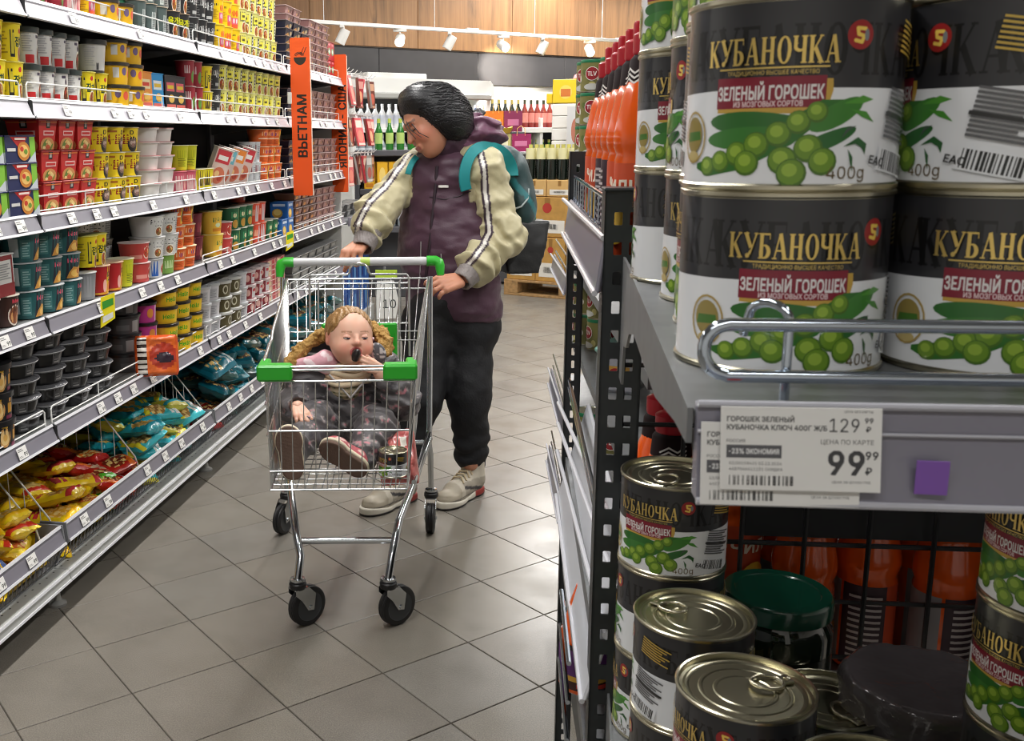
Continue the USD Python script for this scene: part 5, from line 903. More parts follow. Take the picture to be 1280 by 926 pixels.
# ------------------------------------------------------------------ the shopping cart (u right, v away from the camera, z up)
CO, CV, CU = np.array([-.6115, 2.77, 0]), np.array([-.1756, .9845, 0]), np.array([.9845, .1756, 0])
CRM = np.array([CU, CV, [0, 0, 1]]).T
def CL(p): return np.asarray(p, float) @ CRM.T + CO
zinc = mat('zinc_wire', (206, 208, 208), .22, .9); tube_m = mat('zinc_tube', (196, 200, 204), .16, 1.); green_m = mat('green_plastic', (46, 168, 44), .32); rubber = mat('grey_rubber', (58, 60, 62), .6); black_p = mat('black_plastic', (24, 24, 26), .45); handle_m = mat('handle_grey', (196, 196, 198), .35)
def cart():
    c = thing('shopping_cart', 'wire shopping cart with green corners carrying a seated child', 'shopping cart')
    def W(name, pts, r, par, m=zinc, n=6): return part(name, MB().tube([CL(p) for p in pts], r, n), m, par, 60)
    lerp = lambda a, b, t: np.array(a) * (1 - t) + np.array(b) * t
    # front panel
    f = group_part('front_panel', c)
    TL, TR, BL, BR = (-.214, -.14, .79), (.176, -.14, .79), (-.224, -.065, .455), (.164, -.065, .455)
    for t in (0, .445, .82, 1.0): W('cross_wire', [lerp(TL, BL, t), lerp(TR, BR, t)], .0032 if t in (0, .445) else .0028, f)
    for k in range(13):
        s = (k + .0) / 12; W('upright_wire', [lerp(TL, TR, s), lerp(BL, BR, s), lerp(BL, BR, s) + [0, .03, -.006]], .0017, f, n=5)
    W('top_wire', [(-.15, -.155, .834), (.105, -.155, .834)], .0035, f); W('top_wire', [(-.15, -.145, .822), (.105, -.145, .822)], .0035, f)
    for sx, x0, x1 in ((-1, -.24, -.145), (1, .10, .192)):
        g = part('corner_guard', MB().bbox(x0, x1, -.168, -.125, .795, .84, .006).xf(CRM, CO), green_m, c, 30)
        x = x0 if sx < 0 else x1 - .03
        part('guard_side', MB().bbox(x, x + .03, -.16, -.06, .80, .838, .005).xf(CRM, CO), green_m, g, 30)
    # sides
    for nm, sg_, rt, ft, fb, rb in (('right', 1, (.262, .85, .935), (.182, -.13, .83), BR, (.205, .56, .45)), ('left', -1, (-.25, .85, .935), (-.227, -.13, .83), BL, (-.225, .56, .45))):
        s = group_part('side_panel', c)
        kink = lerp(rt, ft, .72)
        W('top_rail', [rt, lerp(rt, ft, .66), kink + [0, 0, -.012], lerp(rt, ft, .78) + [0, 0, -.004], ft], .0052, s, n=8)
        W('bottom_rail', [fb, rb], .004, s)
        for t in (.3, .55, .8): W('long_wire', [lerp(ft, fb, t), lerp(rt, rb, t)], .0024, s, n=5)
        for k in range(1, 27):
            t = k / 27; W('upright_wire', [lerp(ft, rt, t) + np.array([0, 0, -.004]), lerp(fb, rb, t)], .0017, s, n=5)
        W('rear_post', [rt, rb], .004, s)
    # floor
    fl = group_part('basket_floor', c)
    for k in range(1, 16): W('floor_wire', [lerp(BL, BR, k / 16), lerp((-.225, .56, .45), (.205, .56, .45), k / 16)], .0019, fl, n=5)
    for k in range(14): t = k / 13; W('floor_cross_wire', [lerp(BL, (-.225, .56, .45), t), lerp(BR, (.205, .56, .45), t)], .0019, fl, n=5)
    # rear gate and the folded seat
    g = group_part('rear_gate', c); a, b = np.array([-.25, .85, .935]), np.array([.262, .85, .935]); al, bl_ = np.array([-.225, .56, .45]), np.array([.205, .56, .45])
    W('gate_rail', [a, b], .004, g); W('gate_rail', [lerp(a, al, .07) + [0, .0, 0], lerp(b, bl_, .07)], .003, g)
    for k in range(1, 15): s = k / 15; W('gate_wire', [lerp(a, b, s), lerp(al, bl_, s)], .0019, g, n=5)
    for t in (.36, .42, .75): W('gate_cross_wire', [lerp(a, al, t), lerp(b, bl_, t)], .0024, g, n=5)
    k = group_part('child_seat', c); v = .80
    bump = [(-.03, v, .958), (-.022, v, .966), (-.020, v, .98), (-.008, v, .994), (.012, v, .998), (.032, v, .994), (.044, v, .98), (.046, v, .966), (.054, v, .958)]
    W('seat_loop', [(-.165, .74, .67), (-.165, v, .945), (-.158, v, .957)] + bump + [(.182, v, .957), (.19, v, .945), (.19, .74, .67)], .0042, k, n=8)
    W('seat_rail', [(-.165, v, .925), (.19, v, .925)], .0032, k); W('seat_rail', [(-.165, .77, .785), (.19, .77, .785)], .0035, k)
    for q in range(1, 12): x = -.165 + .355 * q / 12; W('seat_wire', [(x, v, .925), (x, .77, .785)], .0018, k, n=5)
    for x in (-.135, .155): W('seat_post', [(x, v, .932), (x, .72, .60)], .0035, k)
    part('seat_panel', MB().bbox(-.12, .146, .69, .70, .665, .80, .006).xf(CRM, CO), green_m, k)
    # handle
    h = group_part('handle', c)
    part('grip', MB().tube([CL((x, .90, .992)) for x in np.linspace(-.255, .28, 4)], .0155, 18), handle_m, h, 60)
    for sx, x in ((-1, -.275), (1, .302)):
        part('end_cap', MB().tube([CL((x - sx * .045, .90, .992)), CL((x - sx * .012, .90, .992)), CL((x, .897, .985)), CL((x + sx * .004, .893, .972)), CL((x + sx * .006, .885, .94))], [.019, .019, .02, .018, .013], 12), green_m, h, 60)
    part('grip_mark', MB().tube([CL((.015, .90, .992)), CL((.05, .90, .992))], .0158, 18, cap=False), mat('grip_mark', (176, 206, 90), .4), h, 60)
    # chassis
    ch = group_part('chassis', c)
    for sx, xr, xf0, xm, xw in ((1, .268, .262, .132, .108), (-1, -.268, -.255, -.165, -.161)):
        W('rear_tube', [(xr - .0 * sx, .86, .94), (xr - sx * .002, .80, .70), (xr - sx * .008, .72, .42), (xr - sx * .012, .70, .37), (xr - sx * .01, .72, .345), (xr - sx * .003, .755, .30), (xr, .78, .15)], .0105, ch, tube_m, 12)
        W('leg_tube', [(xr - sx * .01, .70, .375), (lerp((xr, .7, .375), (xm, .08, .29), .5)), (xm + sx * .01, .10, .295), (xm, .06, .26), (xm - sx * .012, .03, .215), (xw, .0, .15)], .0125, ch, tube_m, 14)
        W('side_tube', [(xr - sx * .012, .69, .40), (xm + sx * .055, .05, .435)], .008, ch, tube_m, 10)
    W('brace', [(-.163, .06, .25), (.128, .06, .25)], .0105, ch, tube_m, 14)
    W('rear_brace', [(-.262, .71, .36), (.262, .71, .36)], .009, ch, tube_m, 12)
    def caster(u, v, r, ang, label=None):
        k = group_part('caster', c); base = CL((u, v, 0)); a = math.radians(ang); d = np.array([math.sin(a), -math.cos(a), 0]); n = np.array([math.cos(a), math.sin(a), 0]); R = np.array([n, d, [0, 0, 1]]).T   # local x = axle, y = trailing direction
        part('collar', MB().lathe([(.012, .125), (.024, .126), (.026, .132), (.026, .142), (.022, .146), (.024, .150), (.016, .156), (.012, .156)], 24, at=base), black_p, k, 40)
        part('ring', MB().lathe([(.013, .150), (.022, .151), (.022, .157), (.013, .158)], 24, at=base), tube_m, k, 40)
        o = .032
        fk = MB()
        for sx in (-1, 1): fk.poly(sg.Polygon([(-.02, .128), (.026, .128), (.052, .10), (o + .012, r - .012), (o - .01, r - .008), (.0, .09), (-.02, .11)]), sx * .0195 - .0012, .0024, xf=lambda v: np.c_[v[:, 2], v[:, 0], v[:, 1]])
        fk.box(-.0205, .0205, -.02, .026, .124, .128); part('fork', fk.xf(R, base), tube_m, k)
        def ring(prof, mm, name):
            m = MB().lathe(prof, 30); m.xf(np.array([[0, 0, 1], [1, 0, 0], [0, 1, 0]]), (0, o, r)); part(name, m.xf(R, base), mm, k, 40)
        w = .0155
        ring([(.044, -w), (r - .006, -w), (r - .001, -w + .003), (r, -w + .007), (r - .0025, -.004), (r, -.002), (r, .002), (r - .0025, .004), (r, w - .007), (r - .001, w - .003), (r - .006, w), (.044, w)], black_p, 'tyre')
        ring([(0, -w + .001), (.042, -w + .001), (.045, -w - .001), (.045, w + .001), (.042, w - .001), (0, w - .001)], rubber, 'hub')
        part('axle_bolt', MB().tube([np.array([-.024, o, r]) @ R.T + base, np.array([.024, o, r]) @ R.T + base], .006, 8), tube_m, k)
    caster(-.161, 0, .062, 142); caster(.108, 0, .062, 138); caster(-.268, .78, .056, -15); caster(.268, .78, .056, 4)
    return c
CART = cart()
# goods beside the child
def at_cart(u, v, z): return CL((u, v, z))
p = at_cart(.125, .05, .462); place('can', 'pea_can', can_build, 'small dark tin with golden lid standing in the cart', 'can', p, (0, 0, -40), None)
t = thing('meat_pack', 'pink packed meat with a white label lying in the cart', 'packet', at_cart(.135, .17, .47), (62, 0, 22)); pillow(.12, .17, .06, lambda u, v, b: (232, 226, 214) if abs(u - .1 - .35 * v) < .16 and abs(v) < .7 and not b else ((206, 110, 104) if math.sin(u * 5 + v * 4) > -.4 else (188, 92, 90)), 71)(t)
# ------------------------------------------------------------------ figures: signed distance shapes turned into one continuous surface each
_cp, _sp, _c, _s, _ca, _sa = math.cos(PITCH), math.sin(PITCH), math.cos(ROLL), math.sin(ROLL), math.cos(YAW), math.sin(YAW)
VIEW = np.array([[_c, -_s * _sp, -_s * _cp], [-_s, -_c * _sp, -_c * _cp], [0, _cp, -_sp]]) @ np.array([[_ca, _sa, 0], [-_sa, _ca, 0], [0, 0, 1.]])
RR, DD, FF = VIEW
def at(x, y, d):
    """The point d metres deep along the sight line through a place in the photograph."""
    return np.array(EYE) + (RR * ((x - 473.015) / 1277.73) + DD * ((y - 433.69) / 1277.73) + FF) * d
def seg(P, a, b, ra, rb=None):
    a, b = np.asarray(a, float), np.asarray(b, float); rb = ra if rb is None else rb; ba = b - a; t = np.clip((P - a) @ ba / (ba @ ba + 1e-12), 0, 1)
    return np.linalg.norm(P - a - t[:, None] * ba, axis=1) - (ra + (rb - ra) * t)
def elli(P, c, r, R=None):
    q = P - np.asarray(c); q = q if R is None else q @ np.asarray(R).T; r = np.asarray(r, float); k0 = np.linalg.norm(q / r, axis=1); k1 = np.linalg.norm(q / r ** 2, axis=1)
    return k0 * (k0 - 1) / np.maximum(k1, 1e-9)
def smin(a, b, k=.02):
    h = np.clip(.5 + .5 * (b - a) / k, 0, 1); return b * (1 - h) + a * h - k * h * (1 - h)
def smax(a, b, k=.01): return -smin(-a, -b, k)
def union(k, *ds):
    o = ds[0]
    for d in ds[1:]: o = smin(o, d, k)
    return o
def surface(f, lo, hi, h):
    """Surface nets of f < 0 inside the box lo..hi with cells of size h."""
    lo, hi = np.asarray(lo, float), np.asarray(hi, float); n = np.ceil((hi - lo) / h).astype(int) + 1
    ax = [lo[k] + h * np.arange(n[k]) for k in range(3)]; G = np.stack(np.meshgrid(*ax, indexing='ij'), -1).reshape(-1, 3)
    V = np.concatenate([f(G[i:i + 400000]) for i in range(0, len(G), 400000)]).reshape(n); S = V < 0
    cnt = sum(S[i:n[0] - 1 + i, j:n[1] - 1 + j, k:n[2] - 1 + k].astype(np.int8) for i in (0, 1) for j in (0, 1) for k in (0, 1))
    act = np.argwhere((cnt > 0) & (cnt < 8)); ids = np.full(n - 1, -1); ids[tuple(act.T)] = np.arange(len(act))
    acc, num = np.zeros((len(act), 3)), np.zeros(len(act)); C = [(i, j, k) for i in (0, 1) for j in (0, 1) for k in (0, 1)]
    for a in C:
        for b in C:
            if sum(abs(p - q) for p, q in zip(a, b)) == 1 and a < b:
                va, vb = V[tuple((act + a).T)], V[tuple((act + b).T)]; m = (va < 0) != (vb < 0); t = np.where(m, va / np.where(m, va - vb, 1), 0)
                acc += np.where(m[:, None], np.array(a) + t[:, None] * (np.array(b) - np.array(a)), 0); num += m
    v = lo + h * (act + acc / num[:, None]); F = []
    for k in range(3):
        u, w = (k + 1) % 3, (k + 2) % 3; sl = [slice(None)] * 3; s2 = [slice(None)] * 3; sl[k], s2[k] = slice(0, -1), slice(1, None)
        e = np.argwhere(S[tuple(sl)] != S[tuple(s2)]); ok = (e[:, u] > 0) & (e[:, w] > 0) & (e[:, u] < n[u] - 1) & (e[:, w] < n[w] - 1); e = e[ok]
        du, dw = np.eye(3, dtype=int)[u], np.eye(3, dtype=int)[w]; q = np.stack([ids[tuple((e - o).T)] for o in (0 * du, du, du + dw, dw)], 1)
        fl = S[tuple(e.T)]; q[~fl] = q[~fl][:, ::-1]; F.append(q)
    F = np.concatenate(F); return v, F[(F >= 0).all(1)]
def skin_part(name, vf, m, parent, colors=None):
    """One smooth surface, with vertex colours if given."""
    if isinstance(vf, list):
        k = 0; vs, fs = [], []
        for v, f in vf: vs.append(v); fs.append(f + k); k += len(v)
        vf = (np.concatenate(vs), np.concatenate(fs))
    v, f = vf; mm = usdkit.mesh(stage, numbered(str(parent.GetPath()) + '/' + name), (v, f), m, smooth=True)
    if colors is not None: UsdGeom.PrimvarsAPI(mm).CreatePrimvar('col', Sdf.ValueTypeNames.Color3fArray, 'vertex').Set(Vt.Vec3fArray.FromNumpy(lin(colors(v)).astype(np.float32)))
    return mm.GetPrim()
def nrm(v): v = np.asarray(v, float); return v / np.linalg.norm(v)
def tones(v, base, **rules): return np.broadcast_to(np.asarray(base, float), (len(v), 3)).copy()
def hand(o, across, along, up, size=1., curl=(20, 30, 20), spread=4., thumb=(45, 25), side=1):
    """Segments of palm, four fingers and thumb. across points to the little finger times side; up is the back of the hand."""
    a, l, n = nrm(across), nrm(along), nrm(up); s = size; P = lambda x, y, z: np.asarray(o) + (a * x * side + l * y + n * z) * s; out = []
    for x0, x1 in ((-.016, -.028), (-.005, -.01), (.008, .011), (.018, .029)): out.append((P(x0, 0, 0), P(x1, .078, 0), .0155 * s, .0125 * s))
    for x, y, L, r in ((-.029, .082, .07, .0092), (-.0095, .087, .078, .0095), (.0105, .083, .073, .0092), (.0295, .074, .058, .0082)):
        p = P(x, y, 0); ang = 0.; sp = math.radians(spread) * x / .01
        for k, (fr, cu) in enumerate(zip((.48, .3, .22), curl)):
            ang += math.radians(cu); d = (l * math.cos(ang) - n * math.sin(ang)) * math.cos(sp) + a * side * math.sin(sp); q = p + d * L * fr * s
            out.append((p, q, r * (1 - .09 * k) * s, r * (.93 - .09 * k) * s)); p = q
    p = P(-.02, .012, -.006); t1, t2 = (math.radians(q) for q in thumb)
    for L, r, dd in ((.038, .0135, 0), (.034, .0105, .25), (.028, .009, .45)):
        d = -a * side * math.sin(t1 - dd * t1) + l * math.cos(t1 - dd * t1); d = nrm(d * math.cos(t2) - n * math.sin(t2)); q = p + d * L * s; out.append((p, q, r * s, r * .9 * s)); p = q
    return out
def chain_sdf(segs, k): return lambda P: union(k, *[seg(P, *q) for q in segs])
def box_of(segs, pad=.03):
    q = np.array([p for s_ in segs for p in s_[:2]]); return q.min(0) - pad, q.max(0) + pad
SKIN = print_mat('skin', .48, subsurface_weight=.12, subsurface_scale=.006, subsurface_radius=(1., .35, .2)); HAIRM = print_mat('hair_strands', .38, bump=.6, bscale=160)
NYLON = print_mat('nylon_cloth', .5, bump=.15, bscale=200, sheen_weight=.15)
fold = lambda P, fr, amp, seed=1, an=(1, 1, 1): amp * (meshkit.fbm(P * fr * np.asarray(an), 3, seed) - .5)

# ------------------------------------------------------------------ the woman
def woman():
    w = thing('person', 'woman with black hair in maroon and cream jacket, bending over the cart handle', 'person')
    Fh, Bk = -FF, FF
    hc = at(537, 154, 3.98); fd = nrm(.965 * (-.86 * RR + .51 * DD) - .26 * FF); hu = nrm(-.50 * RR - .86 * DD); hu = nrm(hu - fd * (hu @ fd)); hs = np.cross(hu, fd); HR = np.array([fd, hu, hs])
    H = lambda x, y, z=0.: hc + fd * x + hu * y + hs * z
    neck0, neck1 = at(553, 172, 4.03), at(563, 200, 4.1)
    shR, elR, wrR = at(603, 212, 4.03), at(629, 296, 4.04), at(583, 345, 3.92); shL, elL, wrL = at(522, 212, 4.16), at(472, 262, 4.02), at(458, 298, 3.945)
    chest, belly, pelv = at(556, 240, 4.12), at(560, 310, 4.14), at(566, 375, 4.16); hipR, hipL = at(588, 405, 4.16), at(538, 405, 4.16)
    knR, anR, knL, anL = at(586, 495, 4.12), at(588, 578, 4.15), at(525, 498, 4.06), at(502, 585, 4.08)
    # hands: one closed over the handle, one over the rear corner of the basket
    hl = hand(at(453, 303, 3.945), CU, nrm(at(436, 318, 3.865) - at(453, 303, 3.945)), nrm([-.1, -.45, .9]), 1.06, (48, 62, 40), 3, (30, 50), side=1)
    al = nrm(at(540, 357, 3.83) - at(573, 349, 3.90)); hr = hand(at(573, 350, 3.895), -nrm(np.cross(al, [.1, -.8, .6])), al, [.1, -.8, .6], 1.04, (18, 30, 26), 2.5, (20, 22), side=1)
    def body(P):
        tors = union(.06, seg(P, chest, belly, .12, .115), seg(P, belly, pelv, .115, .125), seg(P, shR, shL, .06), seg(P, neck1, chest, .06, .1))
        legs = union(.04, seg(P, hipR, knR, .085, .055), seg(P, knR, anR, .055, .036), seg(P, hipL, knL, .085, .055), seg(P, knL, anL, .055, .036))
        arms = union(.02, seg(P, shR, elR, .052, .042), seg(P, elR, wrR, .042, .029), seg(P, shL, elL, .052, .042), seg(P, elL, wrL, .042, .029))
        return union(.03, tors, legs, arms, seg(P, neck0, neck1, .056, .062))
    def head(P):
        d = elli(P, H(-.01, .025), (.098, .098, .076), HR); d = smin(d, elli(P, H(.03, -.045), (.062, .075, .058), HR), .03); d = smin(d, elli(P, H(.055, -.098), (.026, .022, .026), HR), .03)
        d = smin(d, seg(P, H(.086, .012), H(.108, -.028), .008, .0115), .014); d = smin(d, elli(P, H(.086, .03), (.014, .012, .05), HR), .02)
        for z in (-1, 1): d = smin(d, elli(P, H(.064, -.03, z * .036), (.024, .026, .02), HR), .02); d = smax(d, -elli(P, H(.094, .01, z * .031), (.012, .011, .017), HR), .012); d = smin(d, seg(P, H(.082, .006, z * .034), H(.084, .006, z * .024), .0085), .006); d = smin(d, elli(P, H(-.02, -.008, z * .070), (.018, .03, .008), HR), .008)
        d = smin(d, seg(P, H(.092, -.062, -.02), H(.092, -.062, .02), .0065), .008); d = smin(d, seg(P, H(.089, -.074, -.015), H(.089, -.074, .015), .007), .008)
        return smin(d, seg(P, neck0, neck1, .054, .058), .03)
    vf = [surface(body, at(430, 210, 4.3).clip(-9, 9) * 0 + [-.95, 3.7, 0.02], [-.1, 4.45, 1.5], .014), surface(head, hc - .19, hc + .19, .0045)] + [surface(chain_sdf(h_, .006), *box_of(h_), .0035) for h_ in (hl, hr)]
    def sk(v):
        c = np.broadcast_to(np.array((182, 124, 97.)), (len(v), 3)).copy(); q = (v - hc) @ HR.T
        lip = (np.abs(q[:, 1] + .067) < .009) & (q[:, 0] > .082) & (np.abs(q[:, 2]) < .021); c[lip] = (164, 84, 78)
        ch = np.exp(-((q[:, 1] + .03) ** 2 + (np.abs(q[:, 2]) - .04) ** 2) / .0006) * (q[:, 0] > .02); c += ch[:, None] * np.array((6, -14, -10))
        br = (np.abs(q[:, 1] - .033 - .1 * (.03 - np.abs(q[:, 2]))) < .0045) & (np.abs(q[:, 2]) > .012) & (np.abs(q[:, 2]) < .05) & (q[:, 0] > .06); c[br] = (110, 74, 58)
        hn = (v[:, 2] < 1.12); c[hn] = (196, 136, 108); return c
    skin_part('body', vf, SKIN, w, sk)
    for z in (-1, 1): skin_part('eyelash', surface(lambda P: seg(P, H(.090, .0, z * .026), H(.084, -.001, z * .043), .0026), H(.087, 0, z * .035) - .03, H(.087, 0, z * .035) + .03, .0018), mat('lash_black', (20, 16, 16), .5), w)
    # hair: a smooth mass drawn back to the nape, with strands lying on it
    hm = at(546, 139, 4.02); KR = np.array([nrm(RR * .96 + DD * .28), nrm(DD * .96 - RR * .28), FF])
    e1, e2 = at(497, 147, 3.95), at(540, 173, 3.95); t = nrm(e2 - e1); cut = nrm(np.cross(t, FF)); cut = cut if cut @ DD < 0 else -cut
    def hair(P):
        d = elli(P, hm, (.136, .108, .125), KR); d = smin(d, elli(P, at(556, 153, 3.99), (.095, .060, .105), KR), .06); d = smin(d, elli(P, at(522, 128, 3.97), (.07, .06, .095), KR), .05); d = smin(d, seg(P, at(568, 154, 4.0), at(582, 170, 4.08), .046, .026), .04)
        q = (P - hm) @ KR.T; s_ = q[:, 1] + q[:, 0] * .35
        d += .0012 * np.sin(s_ * 420 + 9 * meshkit.noise(P * 12)) + fold(P, 9, .014, 4)
        return smax(d, -((P - e1) @ cut) + .10 * np.clip((P - e2) @ RR, 0, 1), .014)
    skin_part('hair', surface(hair, hm - .22, hm + .22, .0055), HAIRM, w, lambda v: np.array((22, 22, 25.)) + 10 * (meshkit.noise(v * [90, 90, 60], 5)[:, None] - .3))
    rs = np.random.RandomState(4); nape = at(584, 168, 4.06); N = 620
    P = hm + (rs.normal(size=(N, 3)) * [1, 1, 1]); P = hm + (P - hm) / np.linalg.norm(P - hm, axis=1)[:, None] * .12
    P = P[((P - hm) @ FF < .05)]
    grad = lambda Q: np.stack([(hair(Q + o) - hair(Q - o)) / .004 for o in np.eye(3) * .002], 1)
    for _ in range(6): g_ = grad(P); P = P - g_ * (hair(P) - .0006)[:, None] * .8
    ok = ((P - e1) @ cut > .004) & ((P - nape) @ RR < -.01); P = P[ok]; path = [P.copy()]; lev = rs.uniform(.0002, .0028, len(P)); wob = rs.uniform(-.5, .5, len(P))
    for k in range(20):
        g_ = grad(P); g_ /= np.linalg.norm(g_, axis=1)[:, None] + 1e-9; d = nape - P; d /= np.linalg.norm(d, axis=1)[:, None]; d = d + (wob * (1 - k / 20))[:, None] * DD - .55 * (1 - k / 20) * DD; d -= g_ * (d * g_).sum(1)[:, None]; d /= np.linalg.norm(d, axis=1)[:, None] + 1e-9
        st = np.minimum(.011, np.linalg.norm(nape - P, axis=1) * .5); P = P + d * st[:, None]
        for _ in range(2): P = P - grad(P) * (hair(P) - lev)[:, None] * .7
        path.append(P.copy())
    path = np.stack(path, 1); m = MB()
    for q in path:
        if np.linalg.norm(q[-1] - q[0]) > .02: m.tube(q, np.linspace(.0019, .0009, len(q)), 4, cap=False)
    for a_, b_, c_ in (((508, 152), (513, 162), (527, 172)), ((502, 148), (508, 160), (520, 174)), ((515, 155), (524, 166), (536, 172))): m.tube([at(a_[0], a_[1], 3.915), at(b_[0], b_[1], 3.893), at(c_[0], c_[1], 3.888)], [.0022, .0018, .0012], 5)
    part('hair_strands', m, mat('strand_black', (26, 25, 28), .34), w, True, kind='stuff')
    # jacket torso
    tr, tf = nrm([.97, -.2, 0]), nrm([-.2, -.97, 0]); JR = np.array([tr, tf, [0, 0, 1]])
    def torso(P, pad=0.):
        Q = P.copy(); c0 = belly; q = (Q - c0) @ JR.T; Q = c0 + np.stack([q[:, 0] * .86, q[:, 1] * 1.12, q[:, 2]], 1) @ JR
        d = union(.07, seg(Q, chest + [0, 0, .03], belly, .15 + pad, .165 + pad), seg(Q, belly, pelv + [0, 0, -.01], .165 + pad, .172 + pad), elli(P, (shR + shL) / 2 + [0, .01, -.01], (.20 + pad, .12 + pad, .085 + pad), JR))
        return d
    def jacket(P):
        d = torso(P) + fold(P, 11, .03, 2, (1, 1, 1.8)) + fold(P, 30, .006, 3)
        lowz = .725 - (P - pelv) @ tr * .1; d = smax(d, lowz - P[:, 2], .015); nk = seg(P, neck1 + [0, 0, -.02], neck0 + [0, 0, .1], .066, .08); d = smax(d, -nk, .015)
        return d
    def jc(v):
        c = np.broadcast_to(np.array((70, 40, 58.)), (len(v), 3)).copy(); n = meshkit.noise(v * 20, 6)[:, None]; c += (n - .5) * 10
        q = (v - belly) @ JR.T; yoke = (v[:, 2] > 1.16 + .3 * np.abs(q[:, 0] - .03)) & (np.abs(q[:, 0]) > .115); c[yoke] = (184, 175, 140); return c
    skin_part('jacket', surface(jacket, [-.80, 3.86, .66], [-.18, 4.42, 1.48], .0085), NYLON, w, jc)
    zp = [at(547, 205, 3.93), at(545, 235, 3.935), at(541, 270, 3.955), at(537, 310, 3.96), at(533, 350, 3.965), at(530, 388, 3.97)]
    # seams of the jacket follow its front
    def onfront(p):
        p = np.asarray(p, float)
        for _ in range(14): p = p - FF * float(np.clip(-jacket(p[None])[0], -.03, .03)) 
        return p
    part('zip_placket', MB().tube([onfront(p) - FF * .002 for p in zp], .0065, 8), mat('placket_dark', (40, 24, 36), .5), w, 60)
    part('pocket_seam', MB().tube([onfront(p) - FF * .001 for p in (at(538, 244, 3.95), at(556, 248, 3.95), at(574, 245, 3.97), at(588, 240, 4.0))], .0022, 6), mat('placket_dark'), w, 60)
    p = onfront(at(555, 231, 3.93)) - FF * .003; part('chest_tag', MB().bbox(-.02, .02, -.002, .002, -.005, .005, .001).xf(np.array([RR, FF, -DD]).T, p), plastic((216, 212, 206)), w)
    for a_, b_ in (((527, 300), (526, 352)), ((552, 316), (553, 350))): part('drawcord', MB().tube([onfront(at(a_[0], a_[1], 3.95)) - FF * .004, onfront(at((a_[0] + b_[0]) / 2, (a_[1] + b_[1]) / 2, 3.95)) - FF * .006, onfront(at(b_[0], b_[1], 3.95)) - FF * .004], .0022, 6), mat('cord_grey', (150, 146, 146), .5), w, 60)
    # collar and hood
    def collar(P):
        d = np.abs(seg(P, neck1 + [.0, .01, -.05], neck0 + [.01, .02, -.02], .085, .078)) - .011
        return smax(smax(d + fold(P, 22, .016, 8), (P - at(556, 176, 4.0)) @ (-DD) - .0 + .25 * ((P - at(556, 180, 4.0)) @ RR) * -1, .01), -(P[:, 2] - 1.27), .02)
    skin_part('collar', surface(collar, neck1 - .2, neck1 + .2, .006), NYLON, w, lambda v: tones(v, (62, 34, 52)))
    hd = at(601, 168, 4.14)
    def hood(P):
        d = elli(P, hd, (.105, .072, .12), np.array([nrm(RR + DD * .35), nrm(DD - RR * .35), FF])); d = smin(d, elli(P, at(583, 186, 4.1), (.085, .04, .1), KR), .05)
        q = (P - hd) @ np.array([nrm(RR + DD * .35), nrm(DD - RR * .35), FF]).T
        d += .009 * np.sin(q[:, 1] * 120 + q[:, 0] * 40 + 5 * meshkit.noise(P * 14)) + fold(P, 18, .03, 9); return d
    skin_part('hood', surface(hood, hd - .22, hd + .22, .0065), NYLON, w, lambda v: np.array((104, 62, 86.)) + 16 * (meshkit.noise(v * 25, 2)[:, None] - .5))
    fu = [at(574, 168, 4.06), at(580, 158, 4.1), at(588, 148, 4.14), at(600, 142, 4.2)]
    skin_part('hood_trim', surface(lambda P: union(.02, *[seg(P, fu[i], fu[i + 1], .024, .02) for i in range(3)]) + fold(P, 60, .03, 3), np.min(fu, 0) - .06, np.max(fu, 0) + .06, .005), HAIRM, w, lambda v: tones(v, (26, 22, 26)))
    # sleeves
    def sleeve(a, b, c, rs, stripe, seed, cuff_to, lead):
        ax1, ax2 = nrm(b - a), nrm(c - b)
        def f(P):
            d = union(.05, seg(P, a + lead, a, .07, rs), seg(P, a, b, rs, rs * .93), seg(P, b, c, rs * .93, rs * .66), elli(P, c - ax2 * .06, np.array((1, 1, 1)) * rs * .82))
            t1 = (P - a) @ ax1; t2 = (P - b) @ ax2; wv = meshkit.noise(P * 13, seed)
            wr = .011 * np.sin(t2 * 95 + 7 * wv) * np.clip((t2 + .05) * 6, 0, 1) * np.clip(1 - (t2 - .24) * 6, 0, 1) + .006 * np.sin(t1 * 60 + 8 * wv) * np.clip(1 - t2 * 8, 0, 1)
            d = d + wr + fold(P, 16, .026, seed); return smax(d, (P - (c + ax2 * .0)) @ ax2, .012)
        lo, hi = np.min([a, b, c, a + lead], 0) - rs - .06, np.max([a, b, c, a + lead], 0) + rs + .06
        def col(v):
            cc = np.broadcast_to(np.array((188, 179, 143.)), (len(v), 3)).copy(); cc += (meshkit.noise(v * 14, 7)[:, None] - .5) * 12
            vp = v - ((v @ FF)[:, None]) * FF; d = np.min([np.linalg.norm(np.cross(vp - (p - p @ FF * FF), nrm(q - p - (q - p) @ FF * FF)), axis=1) + 9 * (((v - p) @ nrm(q - p) < -.004) | ((v - p) @ nrm(q - p) > np.linalg.norm(q - p) + .004)) for p, q in zip(stripe[:-1], stripe[1:])], 0)
            near = np.where((v - b) @ ax2 > 0, (v - b - ((v - b) @ ax2)[:, None] * ax2) @ FF, (v - a - ((v - a) @ ax1)[:, None] * ax1) @ FF) < .012; cc[(d < .0064) & near] = (226, 222, 214); cc[(d >= .0064) & (d < .0150) & near] = (58, 40, 56); return cc
        skin_part('sleeve', surface(f, lo, hi, .0048), NYLON, w, col)
        e = c + ax2 * .052
